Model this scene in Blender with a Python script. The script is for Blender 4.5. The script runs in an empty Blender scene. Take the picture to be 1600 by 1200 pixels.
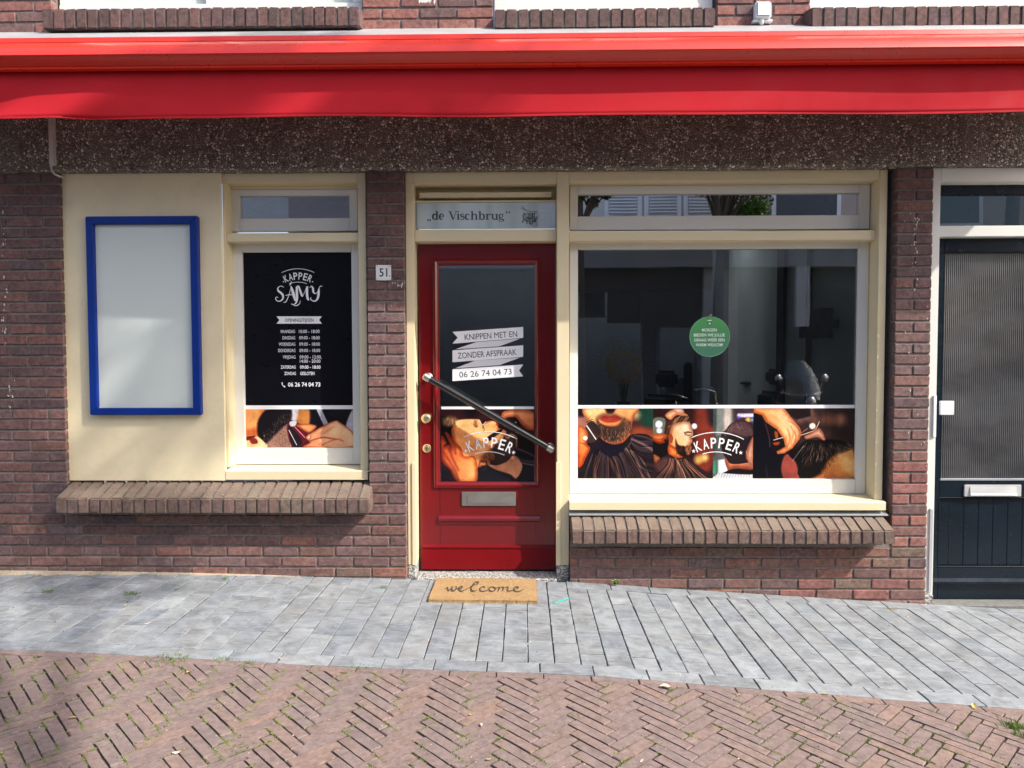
import bpy, bmesh, math, random
import numpy as np
from mathutils import Matrix, Vector
random.seed(7)
rng = np.random.default_rng(7)
sc = bpy.context.scene
COL = sc.collection
rad = math.radians

# ---------------------------------------------------------------- camera, light, exposure
FPX = 1110.0
CAM = Vector((0.0, -4.3, 1.345))
ROT = Matrix.Rotation(rad(0.877), 4, 'Z') @ Matrix.Rotation(rad(90 - 2.17), 4, 'X') @ Matrix.Rotation(rad(-0.13), 4, 'Z')
cd = bpy.data.cameras.new('camera')
cam = bpy.data.objects.new('camera', cd)
COL.objects.link(cam)
cam.matrix_world = Matrix.Translation(CAM) @ ROT
cd.sensor_width = 36.0
cd.lens = 36.0 * FPX / 1600.0
cd.clip_start = 0.02
cd.clip_end = 500.0
sc.camera = cam

SUN = Vector((1.0, -0.5, 1.0)).normalized()
world = bpy.data.worlds.new('World')
sc.world = world
world.use_nodes = True
wn = world.node_tree
sky = wn.nodes.new('ShaderNodeTexSky')
sky.sky_type = 'NISHITA'
sky.sun_disc = False
sky.sun_elevation = math.asin(SUN.z)
sky.sun_rotation = math.atan2(SUN.x, SUN.y)
sky.air_density = 1.0
sky.dust_density = 3.2
wn.links.new(sky.outputs[0], wn.nodes['Background'].inputs[0])
wn.nodes['Background'].inputs[1].default_value = 0.15
sl = bpy.data.lights.new('sun', 'SUN')
sl.energy = 2.9
sl.angle = rad(0.55)
sl.color = (1.0, 0.95, 0.87)
sun = bpy.data.objects.new('sun', sl)
COL.objects.link(sun)
sun.rotation_euler = (-SUN).to_track_quat('-Z', 'Y').to_euler()
sc.view_settings.view_transform = 'Standard'
sc.view_settings.look = 'None'
sc.view_settings.exposure = 1.2
sc.view_settings.gamma = 1.0
sc.cycles.max_bounces = 8
sc.cycles.diffuse_bounces = 4
sc.cycles.glossy_bounces = 4
sc.cycles.transparent_max_bounces = 12
sc.cycles.use_denoising = True

# ---------------------------------------------------------------- helpers
R3 = ROT.to_3x3()
def ray(px, py):
    return R3 @ Vector(((px - 800) / FPX, -(py - 600) / FPX, -1.0))
def W(px, py, y=0.0):
    d = ray(px, py); t = (y - CAM.y) / d.y
    p = CAM + d * t
    return p.x, p.z
def smooth_interp(xs, vs):
    return lambda x: float(np.interp(x, xs, vs))
_gl = [W(a, b, 0.0) for a, b in ((0, 893), (300, 895), (640, 906), (890, 908), (1040, 919), (1200, 929), (1400, 941), (1600, 953))]
_gx = np.linspace(-6, 6, 241)
_gv = np.interp(_gx, [p[0] for p in _gl], [p[1] for p in _gl])
_k = np.exp(-0.5 * (np.arange(-12, 13) / 5.0) ** 2); _k /= _k.sum()
_gs = np.convolve(np.pad(_gv, 12, mode='edge'), _k, mode='valid')
def g(x, y=0.0):
    return float(np.interp(x, _gx, _gs))
def G(px, py):
    d = ray(px, py); z = 0.0
    for _ in range(8):
        t = (z - CAM.z) / d.z; p = CAM + d * t; z = g(p.x, p.y)
    return Vector((p.x, p.y, z))

def tag(o, label=None, cat=None, group=None, kind=None):
    if label: o['label'] = label
    if cat: o['category'] = cat
    if group: o['group'] = group
    if kind: o['kind'] = kind
    return o
def link(name, mesh, parent=None, mat=None):
    o = bpy.data.objects.new(name, mesh)
    COL.objects.link(o)
    if parent: o.parent = parent
    if mat is not None and mesh is not None and not mesh.materials: mesh.materials.append(mat)
    return o
def empty(name, label, cat, loc=(0, 0, 0), group=None):
    o = bpy.data.objects.new(name, None); COL.objects.link(o)
    o.empty_display_size = 0.1
    o.location = loc
    return tag(o, label, cat, group)
def rel(o, parent):
    """parent o while keeping its world placement (parents are unrotated)"""
    o.parent = parent
    o.location = Vector(o.location) - Vector(parent.location)
    return o

class MB:
    def __init__(s): s.v = []; s.f = []; s.uv = None
    def add(s, vs, fs):
        n = len(s.v); s.v += [tuple(v) for v in vs]; s.f += [tuple(i + n for i in f) for f in fs]; return s
    def box(s, x0, x1, y0, y1, z0, z1):
        v = [(x, y, z) for z in (z0, z1) for y in (y0, y1) for x in (x0, x1)]
        return s.add(v, [(0, 2, 3, 1), (4, 5, 7, 6), (0, 1, 5, 4), (2, 6, 7, 3), (0, 4, 6, 2), (1, 3, 7, 5)])
    def tube(s, pts, r, n=10, caps=True):
        pts = [Vector(p) for p in pts]
        rs = r if isinstance(r, (list, tuple)) else [r] * len(pts)
        rings = []; up = None
        for i, p in enumerate(pts):
            t = (pts[min(i + 1, len(pts) - 1)] - pts[max(i - 1, 0)]).normalized()
            if up is None:
                up = t.orthogonal().normalized()
            a = (up - t * up.dot(t)).normalized(); up = a; b = t.cross(a)
            rings.append([p + (a * math.cos(2 * math.pi * k / n) + b * math.sin(2 * math.pi * k / n)) * rs[i] for k in range(n)])
        vs = [v for ring in rings for v in ring]; fs = []
        for i in range(len(pts) - 1):
            for k in range(n):
                fs.append((i * n + k, i * n + (k + 1) % n, (i + 1) * n + (k + 1) % n, (i + 1) * n + k))
        if caps:
            fs.append(tuple(range(n))[::-1]); fs.append(tuple((len(pts) - 1) * n + k for k in range(n)))
        return s.add(vs, fs)
    def lathe(s, prof, c, axis='Y', n=20):
        """prof: (radius, distance along axis) pairs"""
        vs = []
        for r, h in prof:
            for k in range(n):
                a = 2 * math.pi * k / n
                u, w = r * math.cos(a), r * math.sin(a)
                if axis == 'Y': vs.append((c[0] + u, c[1] + h, c[2] + w))
                elif axis == 'Z': vs.append((c[0] + u, c[1] + w, c[2] + h))
                else: vs.append((c[0] + h, c[1] + u, c[2] + w))
        fs = []
        m = len(prof)
        for i in range(m - 1):
            for k in range(n):
                fs.append((i * n + k, i * n + (k + 1) % n, (i + 1) * n + (k + 1) % n, (i + 1) * n + k))
        fs.append(tuple(range(n))); fs.append(tuple((m - 1) * n + k for k in range(n))[::-1])
        return s.add(vs, fs)
    def extrude_x(s, prof, x0, x1, segs=1, fn=None, closed=False):
        n = len(prof); vs = []
        for i in range(segs + 1):
            x = x0 + (x1 - x0) * i / segs
            for (y, z) in prof:
                vs.append(fn(x, y, z) if fn else (x, y, z))
        fs = []
        for i in range(segs):
            for k in range(n if closed else n - 1):
                a, b = i * n + k, i * n + (k + 1) % n
                fs.append((a, b, b + n, a + n))
        if closed:
            fs.append(tuple(range(n))[::-1]); fs.append(tuple(segs * n + k for k in range(n)))
        return s.add(vs, fs)
    def mesh(s, name='mesh', smooth=False, fix=True):
        me = bpy.data.meshes.new(name); me.from_pydata(s.v, [], s.f); me.update()
        if fix:
            bm = bmesh.new(); bm.from_mesh(me); bmesh.ops.recalc_face_normals(bm, faces=bm.faces); bm.to_mesh(me); bm.free()
        if smooth:
            me.polygons.foreach_set('use_smooth', [True] * len(me.polygons))
        return me
    def build(s, name, mat, parent=None, smooth=False, bevel=0.0, seg=1, auto=None):
        me = s.mesh(name, smooth)
        if bevel > 0:
            bm = bmesh.new(); bm.from_mesh(me)
            bmesh.ops.remove_doubles(bm, verts=bm.verts, dist=1e-6)
            bmesh.ops.bevel(bm, geom=[e for e in bm.edges if e.is_manifold and e.calc_face_angle(0) > 0.5], offset=bevel, segments=seg, affect='EDGES', clamp_overlap=True)
            bm.to_mesh(me); bm.free()
        o = link(name, me, None, mat)
        if parent: rel(o, parent)
        if auto is not None:
            me.polygons.foreach_set('use_smooth', [True] * len(me.polygons))
            me.set_sharp_from_angle(angle=rad(auto))
        return o

def member(name, px0, py0, px1, py1, yf, th, mat, parent=None, bevel=0.002, seg=1):
    """a box whose front face, standing at depth yf, runs between the measured edges"""
    mx, my = (px0 + px1) / 2, (py0 + py1) / 2
    x0, x1 = W(px0, my, yf)[0], W(px1, my, yf)[0]
    z1, z0 = W(mx, py0, yf)[1], W(mx, py1, yf)[1]
    return MB().box(x0, x1, yf, yf + th, z0, z1).build(name, mat, parent, bevel=bevel, seg=seg)
def rect(px0, py0, px1, py1, y):
    mx, my = (px0 + px1) / 2, (py0 + py1) / 2
    return W(px0, my, y)[0], W(px1, my, y)[0], W(mx, py1, y)[1], W(mx, py0, y)[1]

# ---------------------------------------------------------------- materials
def new_mat(name):
    m = bpy.data.materials.new(name); m.use_nodes = True
    nt = m.node_tree
    return m, nt, nt.nodes['Principled BSDF']
def N(nt, t, **kw):
    n = nt.nodes.new(t)
    for k, v in kw.items():
        if k.startswith('i_'): n.inputs[k[2:].replace('_', ' ')].default_value = v
        else: setattr(n, k, v)
    return n
def coords(nt, scale=1.0, space='Object'):
    tc = N(nt, 'ShaderNodeTexCoord')
    mp = N(nt, 'ShaderNodeMapping')
    mp.inputs['Scale'].default_value = scale if hasattr(scale, '__len__') else (scale,) * 3
    nt.links.new(tc.outputs[space], mp.inputs[0])
    return mp.outputs[0]
def noise(nt, vec, scale, detail=4, rough=0.6, dist=0.0):
    n = N(nt, 'ShaderNodeTexNoise')
    n.inputs['Scale'].default_value = scale; n.inputs['Detail'].default_value = detail
    n.inputs['Roughness'].default_value = rough; n.inputs['Distortion'].default_value = dist
    nt.links.new(vec, n.inputs['Vector'])
    return n.outputs['Fac']
def ramp(nt, fac, stops, interp='LINEAR'):
    r = N(nt, 'ShaderNodeValToRGB'); r.color_ramp.interpolation = interp
    el = r.color_ramp.elements
    while len(el) < len(stops): el.new(0.5)
    for e, (p, c) in zip(el, stops):
        e.position = p
        e.color = (c, c, c, 1) if not hasattr(c, '__len__') else (*c[:3], 1)
    nt.links.new(fac, r.inputs[0])
    return r.outputs[0]
def mix(nt, fac, a, b, mode='MIX'):
    m = N(nt, 'ShaderNodeMix', data_type='RGBA', blend_type=mode)
    for sock, v in ((m.inputs[0], fac), (m.inputs[6], a), (m.inputs[7], b)):
        if hasattr(v, 'links') or hasattr(v, 'is_linked'): nt.links.new(v, sock)
        elif hasattr(v, '__len__'): sock.default_value = (*v[:3], 1)
        else: sock.default_value = v
    return m.outputs[2]
def bump(nt, h, strength, dist, bsdf, prev=None):
    b = N(nt, 'ShaderNodeBump'); b.inputs['Strength'].default_value = strength; b.inputs['Distance'].default_value = dist
    nt.links.new(h, b.inputs['Height'])
    if prev is not None: nt.links.new(prev, b.inputs['Normal'])
    nt.links.new(b.outputs[0], bsdf.inputs['Normal'])
    return b.outputs[0]

def paint(name, col, rough=0.4, var=0.08, bumpy=0.15, coat=0.0, metal=0.0, dirt=0.0, spec=0.5):
    m, nt, b = new_mat(name)
    v = coords(nt, 1.0)
    n1 = noise(nt, v, 3.0, 5, 0.6)
    lo = tuple(c * (1 - var) for c in col); hi = tuple(min(1, c * (1 + var)) for c in col)
    c = ramp(nt, n1, [(0.3, lo), (0.7, hi)])
    if dirt:
        n2 = ramp(nt, noise(nt, v, 14.0, 8, 0.75), [(0.52, 0.0), (0.75, dirt)])
        c = mix(nt, n2, c, (0.12, 0.10, 0.08))
    nt.links.new(c, b.inputs['Base Color'])
    r = ramp(nt, noise(nt, v, 9.0, 4), [(0.3, rough * 0.85), (0.7, min(1, rough * 1.2))])
    nt.links.new(r, b.inputs['Roughness'])
    b.inputs['Metallic'].default_value = metal
    b.inputs['Coat Weight'].default_value = coat; b.inputs['Coat Roughness'].default_value = 0.12
    b.inputs['Specular IOR Level'].default_value = spec
    if bumpy: bump(nt, noise(nt, coords(nt, (1, 1, 1)), 60.0, 3), bumpy, 0.001, b)
    return m

def brick_mat(name, cols, rough=0.85, spots=0.25, dust=0.0, dustcol=(0.3, 0.26, 0.2), fine=1.0, gain=1.22):
    m, nt, b = new_mat(name)
    oi = N(nt, 'ShaderNodeObjectInfo')
    tc = N(nt, 'ShaderNodeTexCoord')
    # every brick gets its own stretch of texture
    add = N(nt, 'ShaderNodeVectorMath', operation='ADD')
    mul = N(nt, 'ShaderNodeMath', operation='MULTIPLY'); mul.inputs[1].default_value = 37.0
    nt.links.new(oi.outputs['Random'], mul.inputs[0])
    nt.links.new(tc.outputs['Object'], add.inputs[0]); nt.links.new(mul.outputs[0], add.inputs[1])
    v = add.outputs[0]
    n = len(cols)
    base = ramp(nt, oi.outputs['Random'], [(i / (n - 1) if n > 1 else 0, c) for i, c in enumerate(cols)])
    n1 = noise(nt, v, 38.0 * fine, 8, 0.78)
    dark = ramp(nt, n1, [(0.33, 0.42), (0.5, 0.95), (0.68, 1.5)])
    c = mix(nt, 1.0, base, dark, 'MULTIPLY')
    c = mix(nt, 1.0, c, (gain * 0.95, gain * 0.985, gain * 0.99), 'MULTIPLY')
    n3 = noise(nt, v, 7.0, 3, 0.6)
    c = mix(nt, ramp(nt, n3, [(0.45, 0.0), (0.75, 0.45)]), c, (cols[0][0] * 0.5, cols[0][1] * 0.5, cols[0][2] * 0.55))
    n2 = noise(nt, v, 120.0 * fine, 3, 0.7)
    c = mix(nt, ramp(nt, n2, [(0.63, 0.0), (0.75, spots)]), c, (0.5, 0.45, 0.4))
    if dust:
        dm = ramp(nt, noise(nt, v, 12.0, 6, 0.7), [(0.35, dust * 0.35), (0.7, dust)])
        ge = N(nt, 'ShaderNodeNewGeometry'); sp = N(nt, 'ShaderNodeSeparateXYZ'); nt.links.new(ge.outputs['True Normal'], sp.inputs[0])
        up = ramp(nt, sp.outputs[2], [(0.25, 0.12), (0.6, 1.0)])
        mm = N(nt, 'ShaderNodeMath', operation='MULTIPLY'); nt.links.new(dm, mm.inputs[0]); nt.links.new(up, mm.inputs[1])
        c = mix(nt, mm.outputs[0], c, dustcol)
    nt.links.new(c, b.inputs['Base Color'])
    b.inputs['Roughness'].default_value = rough
    b.inputs['Specular IOR Level'].default_value = 0.3
    p = bump(nt, noise(nt, v, 34.0 * fine, 8, 0.75), 0.55, 0.006, b)
    bump(nt, noise(nt, v, 180.0 * fine, 4, 0.7), 0.4, 0.002, b, p)
    return m

M = {}
M['brick'] = brick_mat('brick_purple', [(0.135, 0.078, 0.073), (0.17, 0.09, 0.08), (0.115, 0.072, 0.072), (0.195, 0.098, 0.083), (0.155, 0.085, 0.08), (0.14, 0.09, 0.088), (0.18, 0.093, 0.082), (0.12, 0.068, 0.064), (0.16, 0.09, 0.083)])
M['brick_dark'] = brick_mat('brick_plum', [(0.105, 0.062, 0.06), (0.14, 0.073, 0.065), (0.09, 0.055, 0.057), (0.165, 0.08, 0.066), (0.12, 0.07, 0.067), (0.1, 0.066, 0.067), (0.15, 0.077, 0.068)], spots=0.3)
M['brick_red'] = brick_mat('brick_red', [(0.24, 0.10, 0.083), (0.18, 0.08, 0.07), (0.27, 0.115, 0.092), (0.20, 0.09, 0.082), (0.235, 0.1, 0.083), (0.16, 0.075, 0.07)], spots=0.3)
M['brick_plinth'] = brick_mat('brick_russet', [(0.14, 0.08, 0.07), (0.19, 0.095, 0.075), (0.12, 0.072, 0.068), (0.225, 0.10, 0.075), (0.155, 0.085, 0.073), (0.15, 0.105, 0.08), (0.18, 0.09, 0.075), (0.20, 0.093, 0.073), (0.13, 0.078, 0.073)])
M['sill_brick'] = brick_mat('sill_brick', [(0.13, 0.08, 0.07), (0.11, 0.068, 0.06), (0.145, 0.09, 0.075), (0.125, 0.075, 0.065), (0.135, 0.095, 0.075), (0.155, 0.085, 0.07)], dust=0.85, dustcol=(0.215, 0.175, 0.13))
M['sill_brick_dark'] = brick_mat('sill_brick_dark', [(0.11, 0.062, 0.055), (0.09, 0.055, 0.05), (0.135, 0.068, 0.06), (0.1, 0.06, 0.06)], dust=0.15)
M['street_brick'] = brick_mat('street_brick', [(0.245, 0.165, 0.145), (0.21, 0.155, 0.145), (0.275, 0.175, 0.15), (0.225, 0.165, 0.155), (0.25, 0.17, 0.155), (0.2, 0.15, 0.145), (0.30, 0.185, 0.145), (0.235, 0.16, 0.15)], spots=0.22, dust=0.4, dustcol=(0.29, 0.225, 0.2), gain=0.78)
M['stone'] = None

def mat_mortar(name, col):
    m, nt, b = new_mat(name); v = coords(nt, 1)
    c = ramp(nt, noise(nt, v, 40, 6, 0.7), [(0.3, tuple(x * 0.65 for x in col)), (0.7, tuple(x * 1.2 for x in col))])
    nt.links.new(c, b.inputs['Base Color']); b.inputs['Roughness'].default_value = 0.95
    bump(nt, noise(nt, v, 150, 5, 0.7), 0.6, 0.004, b)
    return m
M['mortar'] = mat_mortar('mortar_grey', (0.19, 0.165, 0.15))
M['mortar_dark'] = mat_mortar('mortar_dark', (0.13, 0.115, 0.105))

def mat_stone():
    m, nt, b = new_mat('grey_clay_paver')
    oi = N(nt, 'ShaderNodeObjectInfo'); tc = N(nt, 'ShaderNodeTexCoord')
    add = N(nt, 'ShaderNodeVectorMath', operation='ADD'); mul = N(nt, 'ShaderNodeMath', operation='MULTIPLY'); mul.inputs[1].default_value = 53.0
    nt.links.new(oi.outputs['Random'], mul.inputs[0]); nt.links.new(tc.outputs['Object'], add.inputs[0]); nt.links.new(mul.outputs[0], add.inputs[1])
    v = add.outputs[0]
    base = ramp(nt, oi.outputs['Random'], [(0, (0.25, 0.275, 0.305)), (0.25, (0.30, 0.325, 0.345)), (0.5, (0.265, 0.285, 0.30)), (0.75, (0.325, 0.345, 0.36)), (1, (0.235, 0.26, 0.295))])
    n1 = noise(nt, v, 9.0, 8, 0.72, 0.6)
    c = mix(nt, 1.0, base, ramp(nt, n1, [(0.3, 0.55), (0.5, 1.0), (0.7, 1.45)]), 'MULTIPLY')
    mp_ = N(nt, 'ShaderNodeMapping'); mp_.inputs['Scale'].default_value = (6, 30, 6); nt.links.new(v, mp_.inputs[0]); st = noise(nt, mp_.outputs[0], 2.0, 6, 0.75, 0.4)
    c = mix(nt, ramp(nt, st, [(0.5, 0.0), (0.68, 0.65)]), c, (0.48, 0.5, 0.5))
    n2 = noise(nt, v, 90.0, 4, 0.7)
    c = mix(nt, ramp(nt, n2, [(0.28, 0.6), (0.4, 0.0)]), c, (0.12, 0.12, 0.12))
    c = mix(nt, ramp(nt, noise(nt, v, 2.2, 4, 0.6), [(0.5, 0.0), (0.72, 0.3)]), c, (0.30, 0.27, 0.23))
    c = mix(nt, 1.0, c, (0.70, 0.705, 0.71), 'MULTIPLY')
    nt.links.new(c, b.inputs['Base Color'])
    nt.links.new(ramp(nt, n1, [(0.3, 0.62), (0.7, 0.85)]), b.inputs['Roughness'])
    p = bump(nt, noise(nt, v, 16.0, 6, 0.7), 0.5, 0.006, b)
    bump(nt, n2, 0.35, 0.002, b, p)
    return m
M['stone'] = mat_stone()

def mat_bed(name, a, bcol, moss, amount):
    m, nt, b = new_mat(name); v = coords(nt, 1)
    c = ramp(nt, noise(nt, v, 60, 6, 0.7), [(0.3, a), (0.7, bcol)])
    c = mix(nt, ramp(nt, noise(nt, v, 3.2, 5, 0.65), [(0.62 - amount, 0.0), (0.74 - amount, 0.9)]), c, moss)
    nt.links.new(c, b.inputs['Base Color']); b.inputs['Roughness'].default_value = 1.0
    bump(nt, noise(nt, v, 120, 6, 0.75), 0.9, 0.006, b)
    return m
M['bed_grey'] = mat_bed('joint_sand_grey', (0.018, 0.018, 0.017), (0.06, 0.057, 0.05), (0.07, 0.07, 0.03), 0.0)
M['bed_red'] = mat_bed('joint_sand_mossy', (0.014, 0.011, 0.008), (0.045, 0.036, 0.027), (0.05, 0.058, 0.016), 0.10)

def mat_pebbles():
    m, nt, b = new_mat('exposed_pebble_concrete')
    v = coords(nt, 1)
    warp = noise(nt, v, 30, 3)
    vm = N(nt, 'ShaderNodeVectorMath', operation='MULTIPLY_ADD'); vm.inputs[1].default_value = (0.006,) * 3
    nt.links.new(warp, vm.inputs[0]); nt.links.new(v, vm.inputs[2])
    def vor(scale, feature='F1'):
        n = N(nt, 'ShaderNodeTexVoronoi', feature=feature); n.inputs['Scale'].default_value = scale
        n.inputs['Randomness'].default_value = 1.0
        nt.links.new(vm.outputs[0], n.inputs['Vector']); return n
    v1 = vor(66.0); v2 = vor(66.0, 'DISTANCE_TO_EDGE')
    pc = ramp(nt, v1.outputs['Color'], [(0.0, (0.08, 0.065, 0.055)), (0.3, (0.17, 0.145, 0.125)), (0.5, (0.12, 0.10, 0.09)), (0.66, (0.28, 0.25, 0.215)), (0.80, (0.5, 0.47, 0.43)), (1.0, (0.78, 0.76, 0.73))])
    edge = ramp(nt, v2.outputs['Distance'], [(0.05, 0.0), (0.2, 1.0)])
    cement = ramp(nt, noise(nt, v, 20, 5), [(0.3, (0.05, 0.042, 0.035)), (0.7, (0.11, 0.095, 0.08))])
    c = mix(nt, edge, cement, pc)
    c = mix(nt, 1.0, c, ramp(nt, noise(nt, v, 1.6, 5, 0.65), [(0.3, 1.5), (0.7, 2.3)]), 'MULTIPLY')
    nt.links.new(c, b.inputs['Base Color']); b.inputs['Roughness'].default_value = 0.8
    h = ramp(nt, v2.outputs['Distance'], [(0.0, 0.0), (0.35, 1.0)])
    bump(nt, h, 1.0, 0.010, b)
    return m
M['pebble'] = mat_pebbles()

def mat_terrazzo():
    m, nt, b = new_mat('speckled_granite')
    v = coords(nt, 1)
    n = N(nt, 'ShaderNodeTexVoronoi'); n.inputs['Scale'].default_value = 160; nt.links.new(v, n.inputs['Vector'])
    c = ramp(nt, n.outputs['Color'], [(0, (0.12, 0.12, 0.12)), (0.4, (0.2, 0.2, 0.19)), (0.55, (0.48, 0.47, 0.44)), (0.8, (0.58, 0.56, 0.52)), (1, (0.25, 0.24, 0.23))], 'CONSTANT')
    nt.links.new(c, b.inputs['Base Color']); b.inputs['Roughness'].default_value = 0.7
    bump(nt, noise(nt, v, 200, 3), 0.5, 0.002, b)
    return m
M['granite'] = mat_terrazzo()
M['granite_dark'] = mat_mortar('rough_dark_granite', (0.17, 0.17, 0.16))

M['cream'] = paint('cream_paint', (0.70, 0.605, 0.395), 0.42, 0.035, 0.12, dirt=0.05)
M['cream_board'] = paint('cream_board', (0.74, 0.64, 0.42), 0.5, 0.06, 0.15, dirt=0.12)
M['white'] = paint('white_paint', (0.70, 0.70, 0.655), 0.35, 0.03, 0.08, dirt=0.03)
M['white_film'] = paint('white_film', (0.8, 0.8, 0.82), 0.35, 0.01, 0.0)
M['white_plastic'] = paint('white_plastic', (0.72, 0.73, 0.74), 0.35, 0.03, 0.05)
M['enamel'] = paint('white_enamel', (0.74, 0.75, 0.74), 0.2, 0.04, 0.05, coat=0.5, dirt=0.15)
M['conduit'] = paint('white_conduit', (0.55, 0.53, 0.51), 0.5, 0.05, 0.05, dirt=0.2)
M['blue'] = paint('blue_lacquer', (0.002, 0.026, 0.21), 0.35, 0.1, 0.1, spec=0.25)
M['notice'] = paint('notice_back', (0.56, 0.61, 0.58), 0.35, 0.015, 0.0, coat=0.2)
M['red_metal'] = paint('red_powder_coat', (0.66, 0.030, 0.012), 0.30, 0.03, 0.0, coat=0.3)
M['red_cloth'] = paint('red_awning_cloth', (0.47, 0.017, 0.026), 0.75, 0.05, 0.2, spec=0.12)
M['grey_metal'] = paint('grey_zinc', (0.42, 0.42, 0.42), 0.45, 0.1, 0.1, metal=0.3, dirt=0.15)
M['zinc'] = paint('zinc_flashing', (0.30, 0.32, 0.34), 0.5, 0.1, 0.1, metal=0.4, dirt=0.3)
M['door_red'] = paint('oxblood_gloss', (0.145, 0.005, 0.007), 0.18, 0.1, 0.05, coat=0.25, dirt=0.02, spec=0.4)
M['door_navy'] = paint('navy_gloss', (0.005, 0.011, 0.019), 0.25, 0.2, 0.05, coat=0.0, dirt=0.02, spec=0.35)
M['steel'] = paint('satin_steel', (0.48, 0.47, 0.44), 0.35, 0.08, 0.05, metal=0.9, dirt=0.12)
M['alu'] = paint('aluminium', (0.62, 0.63, 0.64), 0.4, 0.05, 0.05, metal=0.6)
M['brass'] = paint('worn_brass', (0.62, 0.52, 0.30), 0.25, 0.1, 0.05, metal=0.85, dirt=0.1)
M['chrome'] = paint('chrome', (0.7, 0.7, 0.7), 0.1, 0.03, 0.0, metal=1.0)
M['black_gloss'] = paint('black_tube', (0.012, 0.012, 0.013), 0.18, 0.1, 0.04, coat=0.6)
M['black'] = paint('black_print', (0.004, 0.004, 0.007), 0.3, 0.02, 0.0, spec=0.15)
M['black_matt'] = paint('black_matt', (0.012, 0.012, 0.013), 0.6, 0.2, 0.1)
M['ink'] = paint('dark_ink', (0.02, 0.025, 0.03), 0.5, 0.1, 0.0)
M['ink_soft'] = paint('soft_ink', (0.07, 0.10, 0.12), 0.5, 0.2, 0.0)
M['upper_pane'] = paint('net_curtained_pane', (0.56, 0.60, 0.56), 0.2, 0.05, 0.0, spec=0.3)
M['rubber'] = paint('rubber', (0.02, 0.02, 0.02), 0.8, 0.2, 0.2)
M['green_card'] = None
M['leaf_yellow'] = paint('dry_leaf', (0.42, 0.31, 0.10), 0.7, 0.2, 0.2)
M['leaf_pale'] = paint('pale_leaf', (0.55, 0.42, 0.32), 0.8, 0.2, 0.2)
M['teal'] = paint('teal_plastic', (0.04, 0.55, 0.42), 0.4, 0.05, 0.0)
M['trim_silver'] = paint('glazing_trim', (0.35, 0.38, 0.42), 0.4, 0.1, 0.05, metal=0.6)

def mat_coir():
    m, nt, b = new_mat('coir'); v = coords(nt, 1)
    n1 = noise(nt, v, 260, 5, 0.8); n2 = noise(nt, v, 8, 4)
    c = ramp(nt, n1, [(0.3, (0.22, 0.125, 0.05)), (0.5, (0.42, 0.26, 0.115)), (0.7, (0.60, 0.41, 0.21))])
    c = mix(nt, 1.0, c, ramp(nt, n2, [(0.3, 0.85), (0.7, 1.12)]), 'MULTIPLY')
    nt.links.new(c, b.inputs['Base Color']); b.inputs['Roughness'].default_value = 1.0
    bump(nt, n1, 1.0, 0.008, b); return m
M['coir'] = mat_coir()
M['coir_ink'] = mat_mortar('coir_ink', (0.075, 0.055, 0.035))
def mat_sand():
    m, nt, b = new_mat('blown_sand'); v = coords(nt, 1)
    c = ramp(nt, noise(nt, v, 90, 6, 0.75), [(0.3, (0.24, 0.19, 0.13)), (0.7, (0.56, 0.48, 0.36))])
    nt.links.new(c, b.inputs['Base Color']); b.inputs['Roughness'].default_value = 1.0
    bump(nt, noise(nt, v, 140, 5, 0.8), 0.8, 0.005, b); return m
M['sand'] = mat_sand()
def mat_leaf(name, a, c2, tr=0.35):
    m, nt, b = new_mat(name)
    ge = N(nt, 'ShaderNodeNewGeometry')
    c = ramp(nt, ge.outputs['Random Per Island'], [(0, a), (1, c2)])
    nt.links.new(c, b.inputs['Base Color']); b.inputs['Roughness'].default_value = 0.5
    t = N(nt, 'ShaderNodeBsdfTranslucent'); nt.links.new(c, t.inputs[0])
    mx = N(nt, 'ShaderNodeMixShader'); mx.inputs[0].default_value = tr
    nt.links.new(b.outputs[0], mx.inputs[1]); nt.links.new(t.outputs[0], mx.inputs[2])
    nt.links.new(mx.outputs[0], nt.nodes['Material Output'].inputs[0]); return m
M['leaves'] = mat_leaf('tree_leaves', (0.045, 0.11, 0.015), (0.12, 0.22, 0.03))
M['grass'] = mat_leaf('grass_blades', (0.06, 0.15, 0.015), (0.16, 0.26, 0.04), 0.25)
M['moss'] = mat_leaf('moss_tufts', (0.09, 0.13, 0.02), (0.2, 0.22, 0.05), 0.1)
M['straw'] = mat_leaf('dead_grass', (0.35, 0.27, 0.12), (0.6, 0.48, 0.25), 0.2)
M['bark'] = mat_mortar('bark', (0.12, 0.095, 0.07))
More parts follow.
